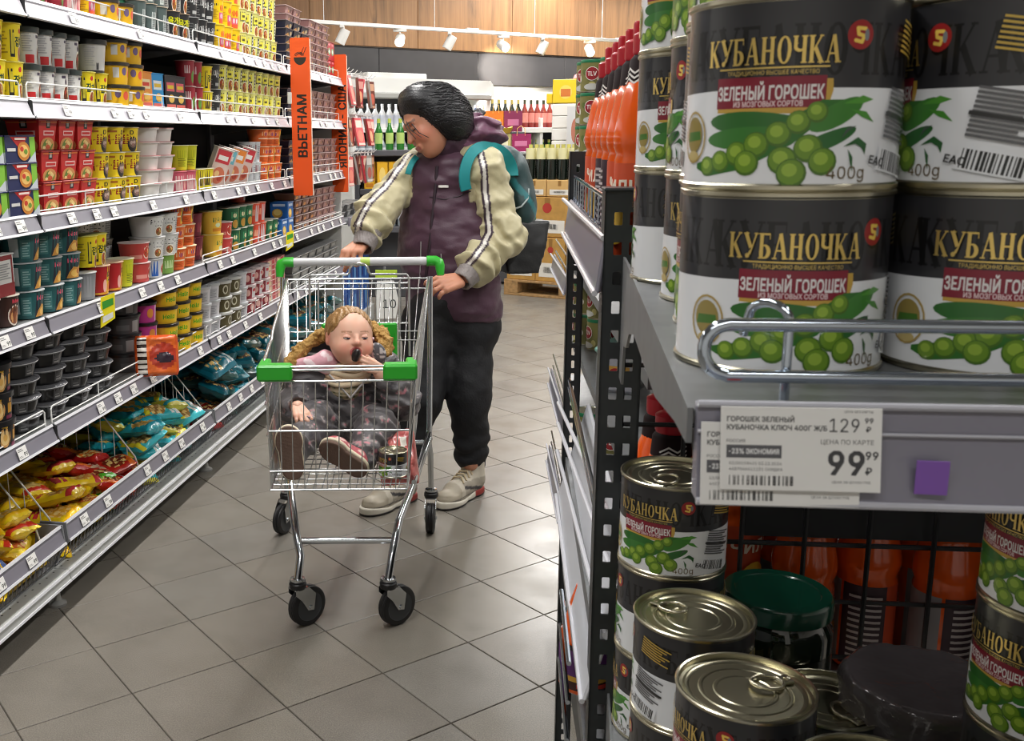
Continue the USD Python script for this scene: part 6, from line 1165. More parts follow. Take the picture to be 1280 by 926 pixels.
        def cf(P): return smax(smax(seg(P, c - ax2 * .03, e, .052, .041) + .0022 * np.sin(np.arctan2((P - c) @ nrm(np.cross(ax2, [0, 0, 1])), (P - c) @ nrm(np.cross(ax2, np.cross(ax2, [0, 0, 1])))) * 34), (P - e) @ ax2, .006), -seg(P, c, e + ax2 * .1, .034, .034), .004)
        skin_part('cuff', surface(cf, np.minimum(c, e) - .09, np.maximum(c, e) + .09, .0045), NYLON, w, lambda v: tones(v, (132, 124, 122)))
    sR = [at(x, y, d) for x, y, d in ((600, 192, 3.97), (605, 215, 3.945), (608, 250, 3.945), (611, 275, 3.955), (612, 290, 3.955), (603, 308, 3.935), (590, 325, 3.90), (574, 345, 3.87))]
    sleeve(shR, elR, wrR + (wrR - elR) * -.06, .083, sR, 11, None, nrm(at(575, 200, 4.06) - shR) * .07)
    sL = [at(x, y, d) for x, y, d in ((512, 192, 4.09), (497, 212, 4.04), (482, 232, 3.975), (462, 252, 3.935), (450, 272, 3.90), (446, 290, 3.885))]
    sleeve(shL, elL, wrL, .075, sL, 12, None, nrm(at(540, 205, 4.14) - shL) * .06)
    # trousers
    def trousers(P):
        d = union(.045, seg(P, pelv, hipR, .145, .115), seg(P, pelv, hipL, .145, .115), seg(P, hipR, knR, .112, .082), seg(P, knR, anR + [0, .03, .02], .082, .068), seg(P, hipL, knL, .112, .082), seg(P, knL, anL + [0, .03, .02], .08, .068))
        d += fold(P, 12, .03, 5) + .006 * np.sin(P[:, 2] * 90 + 6 * meshkit.noise(P * 10)) * np.clip((.36 - P[:, 2]) * 6, 0, 1)
        return smax(d, .066 - P[:, 2], .015)
    skin_part('trousers', surface(trousers, [-.78, 3.72, .06], [-.2, 4.34, .92], .010), CLOTHP, w, lambda v: tones(v, (8, 9, 15)))
    # trainers
    def shoe(an, toe, label=None):
        g = group_part('trainer', w); heel = np.array([an[0], an[1] + .015, 0.]); d = nrm(np.array([toe[0] - an[0], toe[1] - an[1], 0])); s_ = np.array([-d[1], d[0], 0]); R = np.array([s_, d, [0, 0, 1]])
        L = lambda P: (P - heel) @ R.T / 1.06; Z = np.array([0, 0, 0.]); C = lambda x, y, z: np.array([x, y, z], float)
        def up(P):
            q = L(P); e = union(.03, elli(q, C(0, -.01, .055), (.042, .055, .055)), elli(q, C(0, .07, .045), (.044, .075, .048)), elli(q, C(0, .15, .032), (.044, .06, .036)), seg(q, C(0, -.012, .07), C(0, -.02, .15), .043, .046))
            return smax(smax(e + .003 * np.sin(q[:, 1] * 90) * (q[:, 2] > .05), .018 - q[:, 2], .006), -seg(q, C(0, -.015, .13), C(0, -.02, .23), .034, .036), .006)
        def cl(v):
            q = L(v); c = np.broadcast_to(np.array((196, 188, 172.)), (len(v), 3)).copy(); c[(np.abs(q[:, 0]) > .02) & (q[:, 2] > .035) & (q[:, 2] < .078) & (q[:, 1] < .1)] = (160, 152, 138); c[(q[:, 1] > .125) & (q[:, 2] > .03)] = (172, 162, 144); c[(np.abs(q[:, 2] - .03) < .004)] = (112, 106, 100); c[(np.abs(q[:, 2] - .045 - .25 * (q[:, 1] - .03)) < .0065) & (np.abs(q[:, 0]) > .018) & (q[:, 1] > -.01) & (q[:, 1] < .1)] = (60, 58, 60); c[(q[:, 1] < -.035) & (q[:, 2] < .075)] = (150, 44, 40); c[q[:, 2] > .13] = (214, 208, 196); return c
        lo, hi = heel - [.25, .28, .0], heel + [.25, .14, .22]
        skin_part('upper', surface(up, lo, hi, .005), print_mat('trainer_leather', .5), g, cl)
        def so(P):
            q = L(P); o = np.minimum(elli(np.stack([q[:, 0], q[:, 1], 0 * q[:, 0]], 1), C(0, .135, 0), (.052, .085, 1)), np.minimum(elli(np.stack([q[:, 0], q[:, 1], 0 * q[:, 0]], 1), C(0, -.005, 0), (.045, .066, 1)), elli(np.stack([q[:, 0], q[:, 1], 0 * q[:, 0]], 1), C(0, .06, 0), (.044, .09, 1))))
            return smax(smax(o, q[:, 2] - .026 - .006 * np.cos(q[:, 1] * 30), .006), .001 - q[:, 2], .004)
        skin_part('sole', surface(so, lo, hi, .005), print_mat('trainer_sole', .6), g, lambda v: np.where(((v[:, 2] < .011))[:, None], np.array((46, 44, 46.)), np.where((L(v)[:, 1] < .03)[:, None], np.array((150, 52, 46.)), np.array((206, 200, 186.)))))
        for k in range(4): y = .03 + k * .02; z = .116 - k * .0062; part('lace', MB().tube([heel + 1.06 * C(*p) @ R for p in ((-.028, y, z - .022), (-.012, y + .008, z - .001), (.012, y - .004, z - .001), (.028, y + .004, z - .022))], .0042, 6), mat('lace_beige', (190, 172, 140), .7), g, 60)
    shoe(anR, at(568, 622, 4.08)); shoe(anL, at(478, 626, 4.02))
    return w
WOMAN = woman()
# ------------------------------------------------------------------ backpack on her back
def backpack():
    b = thing('backpack', 'dark green backpack with teal straps and black lower half on the woman', 'backpack')
    A = nrm(RR * .97 + FF * .25); B = nrm(FF * .97 - RR * .25); top, mid, bot = at(632, 212, 4.26), at(642, 252, 4.27), at(638, 305, 4.28)
    R = np.array([A, B, [0, 0, 1]])
    f1 = lambda P: union(.05, elli(P, top, (.075, .15, .10), R), elli(P, mid, (.078, .16, .15), R)) + fold(P, 10, .02, 3)
    skin_part('main_bag', surface(lambda P: f1(P), mid - .3, mid + .3, .009), NYLON, b, lambda v: np.where((np.abs((v - at(642, 225, 4.1)) @ nrm(A + np.array([0, 0, .8])) - .004) < .011)[:, None], np.array((20, 104, 110.)), np.array((24, 54, 56.)) + 10 * (meshkit.noise(v * 18, 3)[:, None] - .5)))
    def low(P):
        q = (P - bot) @ R.T; d = np.max(np.abs(np.stack([q[:, 0] / (.092 + .25 * q[:, 2]), q[:, 1] / .15, q[:, 2] / .105], 1)), 1) - 1
        return smin(d * .12, elli(P, bot, (.085, .15, .11), R), .02) + fold(P, 9, .02, 8)
    skin_part('lower_bag', surface(low, bot - .3, bot + .3, .009), NYLON, b, lambda v: tones(v, (13, 14, 16)))
    teal = mat('teal_strap', (24, 138, 142), .6)
    def strap(name, pts, wid):
        p = np.array(pts); t = np.gradient(p, axis=0); s_ = np.cross(t, FF); s_ /= np.linalg.norm(s_, axis=1, keepdims=True)
        n = len(p); v = np.concatenate([p - s_ * wid, p + s_ * wid, p + s_ * wid * .9 - FF * .012, p - s_ * wid * .9 - FF * .012]); f = [[i + a * n, i + 1 + a * n, i + 1 + ((a + 1) % 4) * n, i + ((a + 1) % 4) * n] for i in range(n - 1) for a in range(4)]
        part(name, MB().add(v, f), teal, b, 50)
    from scipy.interpolate import CubicSpline
    def curve(q, n=22): q = np.array(q); c = CubicSpline(np.arange(len(q)), q); return c(np.linspace(0, len(q) - 1, n))
    strap('shoulder_strap', curve([at(628, 196, 4.12), at(610, 184, 4.0), at(596, 186, 3.955), at(587, 196, 3.94), at(581, 214, 3.94), at(583, 238, 3.96)]), .022)
    strap('shoulder_strap', curve([at(521, 196, 4.03), at(514, 206, 4.01), at(510, 218, 4.01)]), .012)
    strap('top_strap', curve([at(612, 186, 4.02), at(626, 190, 4.05), at(636, 202, 4.10), at(640, 220, 4.12)]), .026)
    part('side_cord', MB().tube([at(640, 262, 4.1), at(652, 258, 4.1), at(660, 248, 4.12), at(661, 236, 4.13)], .004, 8), mat('cord_light', (150, 160, 160), .5), b, 60)
    g = at(664, 272, 4.24); t = thing('drink_bottle', 'small bottle with green cap in the backpack side pocket', 'bottle', g - np.array([0, 0, .16]))
    part('bottle_body', MB().lathe([(0, 0), (.03, 0), (.032, .01), (.032, .11), (.02, .145), (.016, .15)], 20), mat('bottle_clear', (206, 206, 196), .2), t, 40); part('cap', MB().lathe([(.019, .148), (.02, .15), (.02, .172), (.018, .175), (0, .175)], 20), mat('cap_green', (30, 130, 50), .4), t, 40)
backpack()
# ------------------------------------------------------------------ the child seated in the cart (built in cart coordinates, then set into place)
def child():
    k = thing('person', 'small child in grey flowered snowsuit sitting in the shopping cart, eating', 'person')
    def put(name, vf, m, colors=None, par=None):
        if isinstance(vf, tuple): vf = [vf]
        vv = [(v @ CRM.T + CO, f) for v, f in vf]; loc = lambda v: (v - CO) @ CRM
        return skin_part(name, vv, m, par or k, None if colors is None else (lambda v: colors(loc(v))))
    V3 = lambda *a: np.array(a, float)
    hc = V3(-.006, .315, .822); yaw = math.radians(17); fd = nrm(V3(math.sin(yaw), -math.cos(yaw), .13)); hs = nrm(np.cross(fd, V3(.06, 0, 1))); hu = np.cross(hs, fd); HR = np.array([fd, hs, hu])   # forward, to the viewer's left of the face, up
    H = lambda x, y, z: hc + fd * x + hs * y + hu * z
    neck = (V3(-.012, .345, .755), V3(-.018, .355, .70))
    def head(P):
        d = elli(P, H(-.008, 0, .018), (.086, .071, .076), HR); d = smin(d, elli(P, H(.022, 0, -.03), (.058, .060, .058), HR), .03)
        for s in (-1, 1):
            d = smin(d, elli(P, H(.045, s * .032, -.030), (.030, .028, .027), HR), .018); d = smax(d, -elli(P, H(.084, s * .0265, .004), (.0075, .0145, .008), HR), .012)
            d = smin(d, elli(P, H(-.006, s * .0705, -.004), (.013, .0065, .021), HR), .006); d = smax(d, -elli(P, H(.001, s * .0765, -.002), (.006, .004, .011), HR), .004)
        d = smin(d, elli(P, H(.088, 0, -.0125), (.0095, .0105, .0085), HR), .008); d = smin(d, seg(P, H(.080, 0, .006), H(.088, 0, -.008), .0055, .006), .008)
        for s in (-1, 1): d = smin(d, elli(P, H(.082, s * .0085, -.0155), (.0065, .006, .0055), HR), .004)
        d = smin(d, elli(P, H(.062, 0, -.066), (.018, .020, .015), HR), .014)
        m0 = H(.082, .002, -.0405)
        ring = np.abs(np.linalg.norm(np.stack([((P - m0) @ hs) / 1.15, (P - m0) @ hu / .95], 1), axis=1) - .0115); d = smin(d, np.sqrt(ring ** 2 + ((P - H(.0785, 0, -.04)) @ fd) ** 2) - .0048, .006)
        d = smax(d, -elli(P, m0, (.022, .0105, .0085), HR), .004)
        return smin(d, seg(P, neck[0], neck[1], .040, .046), .02)
    def sk(v):
        c = np.broadcast_to(np.array((226, 176, 152.)), (len(v), 3)).copy(); q = (v - hc) @ HR.T; front = q[:, 0] > .03
        for s in (-1, 1): c += (np.exp(-((q[:, 1] - s * .036) ** 2 + (q[:, 2] + .030) ** 2) / .00042) * front)[:, None] * np.array((3, -20, -18.))
        c += (np.exp(-((q[:, 1]) ** 2 + (q[:, 2] + .014) ** 2) / .00012) * front)[:, None] * np.array((4, -16, -14.))
        r = np.hypot((q[:, 1] - .002) / 1.15, (q[:, 2] + .0405) / .95); lip = (r < .0165) & (q[:, 0] > .066); c[lip] = (190, 96, 92); c[(r < .0095) & (q[:, 0] > .04) & front] = (70, 26, 28)
        for s in (-1, 1):
            br = (np.abs(q[:, 2] - .0225 + .12 * np.abs(np.abs(q[:, 1]) - .028)) < .0022) & (np.abs(q[:, 1] - s * .028) < .015) & front; c[br] = (176, 128, 100)
        ear = (np.abs(q[:, 1]) > .068) & (q[:, 2] < .03) & (q[:, 2] > -.03); c[ear] = (222, 150, 130); return c
    # arms, hands
    shl, ell_, wl = V3(-.135, .375, .695), V3(-.185, .30, .60), V3(-.165, .205, .628); shr, elr, wr = V3(.10, .375, .695), V3(.155, .28, .625), V3(.098, .245, .715)
    hl = hand(wl + V3(.0, -.005, 0), V3(.9, .3, .1), V3(.3, -.85, -.2), V3(-.1, -.5, .8), .66, (24, 40, 34), 3, (40, 40), side=-1)
    hr_al = nrm(V3(.030, .205, .772) - V3(.088, .235, .742)); hr = hand(V3(.092, .238, .735), V3(.15, -.25, -1.), hr_al, V3(.2, -.9, .25), .60, (22, 34, 26), 3, (30, 30), side=1)
    hipl, hipr = V3(-.085, .40, .535), V3(.045, .40, .535); knl, knr = V3(-.115, .215, .572), V3(.078, .20, .558); anl, anr = V3(-.160, .092, .535), V3(.035, .085, .505)
    def body(P): return union(.03, seg(P, V3(-.02, .40, .55), V3(-.02, .37, .68), .085, .075), seg(P, shl, shr, .04), seg(P, shl, ell_, .03, .025), seg(P, ell_, wl, .025, .02), seg(P, shr, elr, .03, .025), seg(P, elr, wr, .025, .019), seg(P, hipl, knl, .05, .04), seg(P, knl, anl, .04, .03), seg(P, hipr, knr, .05, .04), seg(P, knr, anr, .04, .03), seg(P, wr, V3(.082, .236, .732), .019, .018))
    put('body', [surface(body, [-.25, 0, .42], [.22, .5, .77], .010), surface(head, hc - .125, hc + .125, .0028)] + [surface(chain_sdf(h_, .004), *box_of(h_, .02), .0026) for h_ in (hl, hr)], SKIN, sk)
    for s in (-1, 1):
        e = H(.0665, s * .0265, .004)
        v, f = surface(lambda P: elli(P, e, (.0125, .0130, .0115), HR), e - .02, e + .02, .0014)
        def ec(v):
            q = (v - e) @ HR.T; c = np.broadcast_to(np.array((222, 168, 148.)), (len(v), 3)).copy(); low = q[:, 2] < -.0012; c[low] = (214, 208, 202); c[low & (np.abs(q[:, 1] + .001) < .005)] = (64, 70, 84); c[(np.abs(q[:, 2] + .0012) < .0013)] = (70, 46, 40); c[q[:, 2] < -.0062] = (222, 166, 146); return c
        put('eye', (v, f), print_mat('eye_wet', .2), ec)
    # hair: thin, drawn back
    def hair(P):
        d = elli(P, H(-.012, 0, .021), (.088, .0745, .079), HR); q = (P - hc) @ HR.T
        d += .0016 * np.sin(q[:, 1] * 420 + q[:, 2] * 120 + 6 * meshkit.noise(P * 40)) + fold(P, 40, .006, 2)
        line = q[:, 2] - (.078 + .30 * np.clip(q[:, 0] - .0, -1, 0) * 2.4 - 15 * np.abs(q[:, 1]) ** 2)
        return smax(d, -line, .006)
    put('hair', surface(hair, hc - .12, hc + .12, .0032), HAIRM, lambda v: np.array((150, 112, 66.)) + 34 * (meshkit.noise(v * [160, 60, 60], 5)[:, None] - .5))
    # fur-edged hood lying open behind the head, pink lining
    rim = [V3(-.205, .30, .735), V3(-.165, .345, .775), V3(-.105, .38, .815), V3(-.03, .42, .83), V3(.06, .41, .835), V3(.088, .37, .825), V3(.108, .33, .80), V3(.104, .305, .775)]
    def fur(P): return union(.02, *[seg(P, rim[i], rim[i + 1], .019, .019) for i in range(7)]) + fold(P, 70, .022, 3) + fold(P, 160, .012, 4)
    put('hood_fur', surface(fur, np.min(rim, 0) - .06, np.max(rim, 0) + .06, .0042), print_mat('fur', .85, bump=.9, bscale=260), lambda v: np.array((166, 128, 66.)) + 60 * (meshkit.noise(v * 140, 6)[:, None] - .5))
    def hood(P):
        d = np.abs(elli(P, V3(-.04, .40, .74), (.155, .085, .085))) - .008; d = smax(d, (P[:, 2] - .70 - .5 * (P[:, 1] - .30)) - .03, .01)
        return d + fold(P, 30, .012, 5)
    put('hood', surface(hood, [-.23, .27, .62], [.15, .52, .86], .006), NYLON, lambda v: np.where(((v[:, 1] < .385) | (v[:, 2] > .78))[:, None], np.array((222, 172, 182.)), np.array((84, 80, 84.))))
    def lining(P): return union(.02, seg(P, V3(-.165, .315, .735), V3(-.085, .305, .748), .022, .03), seg(P, V3(-.085, .305, .748), V3(-.05, .315, .715), .03, .024)) + fold(P, 34, .012, 6)
    put('hood_lining', surface(lining, [-.22, .25, .66], [0, .36, .80], .0045), NYLON, lambda v: np.where((meshkit.noise(v * 46, 3)[:, None] > .6), np.array((238, 216, 220.)), np.array((222, 166, 178.))))
    put('collar_flap', surface(lambda P: elli(P, V3(.082, .285, .778), (.026, .010, .034), rotm(0, 18, 14)), [.03, .25, .72], [.14, .32, .83], .0032), NYLON, lambda v: np.where(((v[:, 0] - .082) * .9 + (v[:, 2] - .778) * .2 < -.013)[:, None], np.array((236, 206, 212.)), np.where((meshkit.noise(v * 120, 4)[:, None] > .62), np.array((200, 196, 196.)), np.array((88, 88, 94.)))))
    # striped collar of the sweater
    for i in range(5):
        c = V3(-.014, .325, .737 - .013 * i); r = .047 + .006 * i
        part('sweater_rib', MB().tube([CL(c + V3(r * math.cos(a) * 1.05, r * math.sin(a) * .95, .004 * math.sin(a * 3 + i))) for a in np.arange(28) * 2 * PI / 28], .0085, 8, True), mat('rib_cream', (214, 196, 166), .8, bump=.3, bscale=300) if i % 2 == 0 else mat('rib_beige', (186, 160, 130), .8, bump=.3, bscale=300), k, 60)
    def knit(P): return elli(P, V3(-.02, .335, .665), (.062, .075, .05)) + fold(P, 30, .008, 3)
    put('sweater', surface(knit, [-.12, .22, .59], [.08, .44, .74], .006), CLOTHP, lambda v: np.where((np.sin(v[:, 2] * 420) > .2)[:, None], np.array((206, 190, 160.)), np.where((np.sin(v[:, 0] * 300) > .3)[:, None], np.array((90, 96, 70.)), np.array((150, 136, 100.)))))
    # snowsuit
    def suit_c(v):
        n1, n2 = meshkit.noise(v * 42, 11), meshkit.noise(v * 110, 12); c = np.broadcast_to(np.array((84, 80, 82.)), (len(v), 3)).copy(); leg = v[:, 2] < .62
        c[(n1 > .66) & (n2 > .46)] = (150, 140, 138); c[(n1 > .74) & (n2 > .56)] = (196, 126, 136); c[(n1 < .28) & (n2 > .45)] = (58, 56, 60); return c
    def jkt(P):
        d = union(.045, seg(P, V3(-.02, .395, .56), V3(-.02, .375, .665), .115, .10), seg(P, shl, shr, .056), seg(P, shl, ell_, .056, .050), seg(P, ell_, wl, .050, .040), seg(P, shr, elr, .056, .050), seg(P, elr, wr + (elr - wr) * .2, .050, .038))
        d += .005 * np.sin(P[:, 2] * 120 + 7 * meshkit.noise(P * 22)) + fold(P, 24, .016, 6)
        d = smax(d, -elli(P, V3(-.018, .30, .715), (.062, .11, .075)), .01); d = np.where(P[:, 0] < -.06, smax(d, (P - wl) @ nrm(wl - ell_), .006), d);  d = smax(d, -seg(P, wl, wl + (wl - ell_), .028, .028), .005); return smax(d, .525 - P[:, 2], .02)
    put('snow_jacket', surface(jkt, [-.27, .15, .50], [.25, .54, .80], .0055), NYLON, suit_c)
    for s, pts in ((1, [V3(-.07, .262, .715), V3(-.035, .262, .675), V3(-.005, .262, .64)]), (-1, [V3(.045, .265, .70), V3(.02, .262, .67), V3(-.005, .262, .64)])): part('zip_edge', MB().tube([CL(p) for p in pts], .0035, 6), plastic((200, 196, 196)), k, 60)
    def trs(P):
        d = union(.04, seg(P, V3(-.02, .405, .555), hipl, .095, .08), seg(P, V3(-.02, .405, .555), hipr, .095, .08), seg(P, hipl, knl, .070, .060), seg(P, knl, anl, .058, .048), seg(P, hipr, knr, .070, .060), seg(P, knr, anr, .058, .046))
        d += .005 * np.sin(P @ V3(40, 90, 90) + 7 * meshkit.noise(P * 22)) + fold(P, 22, .016, 7); return smax(d, .466 - P[:, 2], .01)
    put('snow_trousers', surface(trs, [-.25, -.02, .455], [.20, .53, .70], .0055), NYLON, suit_c)
    # boots, soles to the front
    def boot(c, toe, n, L=.155):
        g = group_part('boot', k); y = nrm(toe); z = nrm(-np.asarray(n, float)); z = nrm(z - y * (z @ y)); x = np.cross(y, z); R = np.array([x, y, z]); lo = lambda P: (P - c) @ R.T
        def outline(q, g_=0.): return np.minimum(np.hypot(q[:, 0] / (.039 + g_), (q[:, 1] - .034) / (.047 + g_)) - 1, np.minimum(np.hypot(q[:, 0] / (.033 + g_), (q[:, 1] + .042) / (.038 + g_)) - 1, np.maximum(np.abs(q[:, 0]) / (.033 + g_), np.abs(q[:, 1]) / .045) - 1)) * .035
        tread = lambda P: smax(smax(outline(lo(P)), np.abs(lo(P)[:, 2] - .007) - .007, .004), -(np.minimum(np.abs(np.sin(lo(P)[:, 1] * 420)) * .003, 9) + np.where(np.abs(lo(P)[:, 0]) < .024, 0, 1) + np.abs(lo(P)[:, 2]) * 1.0 - .0014), .001)
        box = (c - .11, c + .11)
        put('tread', surface(tread, *box, .0028), print_mat('boot_sole', .75, bump=.3, bscale=220), lambda v: np.broadcast_to(np.array((98, 76, 64.)), (len(v), 3)), g)
        put('welt', surface(lambda P: smax(outline(lo(P), .003), np.abs(lo(P)[:, 2] - .019) - .006, .004), *box, .003), print_mat('boot_welt', .6), lambda v: np.broadcast_to(np.array((226, 214, 188.)), (len(v), 3)), g)
        put('upper', surface(lambda P: smax(union(.02, elli(lo(P), V3(0, .03, .03), (.036, .046, .036)), elli(lo(P), V3(0, -.035, .04), (.035, .042, .05))), .02 - lo(P)[:, 2], .004) + fold(P, 60, .004, 3), *box, .0032), NYLON, lambda v: np.where((meshkit.noise(v * 60, 4)[:, None] > .66), np.array((226, 196, 186.)), np.array((186, 84, 92.))), g)
    boot(V3(-.172, .012, .538), (-.12, .10, 1.), (.12, -1., .02)); boot(V3(-.022, .030, .510), (-.80, .05, .56), (-.15, -.9, -.42))
    return k
child()
p = CL((.016, .214, .787)); t = thing('snack', 'dark glossy snack held to the child\'s mouth', 'snack', p, (20, 10, 30))
part('snack_body', MB().lathe([(0, -.02), (.010, -.018), (.014, -.004), (.0135, .006), (.009, .018), (0, .02)], 16), mat('dark_snack', (34, 24, 26), .2, coat_weight=.5), t, 60)
# ------------------------------------------------------------------ the far end of the shop
grey_rack = mat('rack_grey', (86, 86, 90), .5); cool_w = mat('cooler_white', (228, 228, 224), .35); in_dark = mat('cooler_dark', (40, 42, 46), .5)
def glassbottle(body, cap, lab, h=.24, r=.035, lh=(.2, .55), neck=.012):
    def build(t):
        part('bottle_body', MB().lathe([(0, 0), (r * .9, 0), (r, .006), (r, h * .58), (neck * 1.25, h * .76), (neck, h * .93)], 14), mat('glass_%d_%d_%d' % body, body, .12, coat_weight=.5), t, 50)
        part('cap', MB().lathe([(neck * 1.15, h * .86), (neck * 1.2, h), (0, h)], 12), mat('cap_%d_%d_%d' % cap, cap, .35), t, 50)
        part('label', MB().lathe([(r + .0006, h * lh[0]), (r + .0006, h * lh[1])], 14), mat('label_%d_%d_%d' % lab, lab, .5), t, 50)
    return build
BT = {'white': glassbottle((226, 226, 226), (236, 236, 236), (206, 210, 220), .23, .036), 'clear': glassbottle((150, 160, 166), (200, 204, 210), (206, 210, 216), .28, .037), 'green': glassbottle((40, 120, 40), (196, 214, 90), (186, 214, 120), .25, .032), 'dark': glassbottle((26, 36, 24), (190, 170, 90), (214, 206, 160), .30, .037), 'lime': glassbottle((70, 140, 50), (206, 210, 120), (196, 216, 120), .23, .034), 'rose': glassbottle((150, 60, 56), (60, 60, 40), (230, 150, 140), .30, .037), 'yellow': glassbottle((206, 186, 90), (226, 226, 200), (226, 214, 150), .23, .034), 'blue': glassbottle((40, 80, 140), (226, 226, 230), (196, 206, 220), .23, .034), 'brandy': glassbottle((120, 76, 26), (40, 36, 32), (214, 176, 80), .22, .036), 'champ': glassbottle((22, 30, 24), (206, 200, 110), (226, 220, 170), .31, .043, (.58, .9), .016)}
NTH = {}
def bot(key, words, p, where, group):
    n = NTH[where] = NTH.get(where, -1) + 1
    place('bt_' + key, 'drink_bottle', BT[key], '%s, %s from the left %s' % (words, ORD[n], where), 'bottle', p, (0, 0, 0), group)
def cooler(s0, s1, off):
    """Open chilled cabinet with rounded white canopy."""
    g = thing('refrigerated_cabinet', 'tall open drinks cooler with a white canopy along the back wall', 'refrigerator', on_wall(0, 0, 0), (0, 0, 45))
    part('canopy', MB().poly(sg.Polygon([(s0, 1.83), (s1, 1.83), (s1, 1.93), (s1 - .05, 1.99), (s0, 1.99)]), 0, .62, xf=lambda v: np.c_[v[:, 0], -off - .05 + v[:, 2] * .95, v[:, 1]]), cool_w, g)
    part('canopy_lip', MB().bbox(s0, s1 - .05, -off - .08, -off - .03, 1.80, 1.86, .012), mat('cooler_lip', (170, 170, 166), .4), g)
    part('lamp_box', MB().bbox(s0 + .25, s0 + .95, -off + .1, -off + .4, 1.99, 2.05, .01), cool_w, g)
    for x in (s0, s1 - .05): part('side_wall', MB().bbox(x, x + .05, -off, -.1, .05, 1.84, .01), cool_w, g)
    part('interior', MB().box(s0, s1, -.16, -.12, .1, 1.84), in_dark, g); part('base', MB().bbox(s0, s1, -off - .02, -.1, .02, .35, .01), grey_rack, g)
    for z in (.55, .86, 1.20, 1.53):
        sh = part('shelf', MB().box(s0 + .05, s1 - .05, -off + .06, -.16, z - .02, z), cool_w, g); part('price_strip', MB().bbox(s0 + .05, s1 - .05, -off + .045, -off + .06, z - .035, z + .005, .002), cool_w, sh)
    n = int((s1 - s0 - .12) / .082)
    for zi, (z, seq) in enumerate([(1.53, None), (1.20, 'clear'), (.86, 'green'), (.55, 'dark')]):
        for i in range(n):
            s = s0 + .10 + i * .082; key = seq or ('white' if s < -.85 else 'yellow' if s < -.28 else 'blue')
            bot(key, {'white': 'white capped drink bottle', 'yellow': 'pale yellow drink bottle', 'blue': 'blue labelled drink bottle', 'clear': 'clear water bottle', 'green': 'green drink bottle', 'dark': 'dark drink bottle'}[key], on_wall(s, off - .12, z), 'on cooler shelf %s' % ['one', 'two', 'three', 'four'][zi], 'bottles in the drinks cooler')
cooler(-1.72, -.04, .75)
def wine(s0, s1, off):
    g = thing('wine_shelf', 'white wall shelf with rows of wine bottles beside the cooler', 'shelf', on_wall(0, 0, 0), (0, 0, 45))
    part('back', MB().box(s0, s1, -.08, -.05, .1, 1.62), in_dark, g)
    for x in (s0, (s0 + s1) / 2, s1 - .04): part('upright', MB().bbox(x, x + .04, -off, -.05, .02, 1.64, .004), cool_w, g)
    for z in (.42, .84, 1.18, 1.53):
        sh = part('shelf', MB().box(s0, s1, -off, -.06, z - .025, z), grey_rack, g); part('price_strip', MB().bbox(s0, s1, -off - .01, -off, z - .045, z + .01, .002), cool_w, sh)
    n = int((s1 - s0 - .1) / .092)
    for zi, (z, keys) in enumerate([(1.53, ('dark', 'rose', 'lime')), (1.18, ('lime', 'lime', 'lime')), (.84, ('brandy', 'brandy', 'brandy')), (.42, ('dark', 'brandy', 'dark'))]):
        for i in range(n):
            key = keys[min(2, int(3 * i / n))]; bot(key, {'dark': 'dark wine bottle', 'rose': 'rose wine bottle', 'lime': 'green wine bottle', 'brandy': 'amber brandy bottle'}[key], on_wall(s0 + .1 + i * .092, off - .07, z), 'on wine shelf %s' % ['one', 'two', 'three', 'four'][zi], 'bottles on the wine shelf')
wine(.10, 1.75, .45)
cl = UsdLux.RectLight.Define(stage, '/World/cooler_lamp'); q = on_wall(-.88, .62, 1.815); cl.AddTranslateOp().Set(Gf.Vec3d(*map(float, q))); cl.AddRotateXYZOp().Set(Gf.Vec3f(-28, 0, 45)); cl.CreateWidthAttr(1.5); cl.CreateHeightAttr(.05); cl.CreateIntensityAttr(26.0); cl.CreateColorAttr(Gf.Vec3f(.95, .98, 1))
# gift bags on a grey counter
def counter():
    p = at(646, 190, 9.95); g = thing('counter', 'grey counter with gift bags beside the wine shelf', 'counter', (p[0], p[1], 0), (0, 0, 12))
    part('cabinet', MB().bbox(-.45, .12, 0, .25, .02, 1.27, .01), grey_rack, g); part('top', MB().bbox(-.47, .14, -.02, .27, 1.27, 1.30, .006), mat('counter_top', (150, 152, 156), .4), g); part('niche', MB().box(-.4, .08, -.004, .0, .98, 1.22), in_dark, g); part('niche_shelf', MB().box(-.42, .1, -.05, .0, .96, .98), cool_w, g)
    g.GetAttribute('xformOp:translate').Set(Gf.Vec3d(float(p[0]), float(p[1]), 0.))
    return p
cp = counter()
def giftbag(w, d, h, rgb, rgb2):
    def build(t):
        m = MB(); v = np.array([[-w / 2, -d / 2, 0], [w / 2, -d / 2, 0], [w / 2, d / 2, 0], [-w / 2, d / 2, 0], [-w / 2, -d / 2.4, h], [w / 2, -d / 2.4, h], [w / 2, d / 2.4, h], [-w / 2, d / 2.4, h]]); f = np.array([[0, 1, 5, 4], [1, 2, 6, 5], [2, 3, 7, 6], [3, 0, 4, 7], [3, 2, 1, 0]])
        part('paper_bag', m.add(v[f].reshape(-1, 3), np.arange(20).reshape(5, 4)), mat('gift_%d_%d_%d' % rgb, rgb, .35), t)
        part('handle', MB().tube([(-w * .2, -d / 2.4, h - .02), (-w * .18, -d / 2.4, h + .05), (0, -d / 2.4, h + .075), (w * .18, -d / 2.4, h + .05), (w * .2, -d / 2.4, h - .02)], .003, 6), mat('gift_cord', rgb2, .5), t, 60)
        part('front_print', MB().box(-w * .3, w * .3, -d / 2 - .001, -d / 2 - .0004, h * .3, h * .6), mat('gift_mark_%d_%d_%d' % rgb2, rgb2, .5), t)
    return build
c12, s12 = math.cos(math.radians(12)), math.sin(math.radians(12))
def oncounter(x, y, z): return np.array([cp[0] + c12 * x - s12 * y, cp[1] + s12 * x + c12 * y, z])
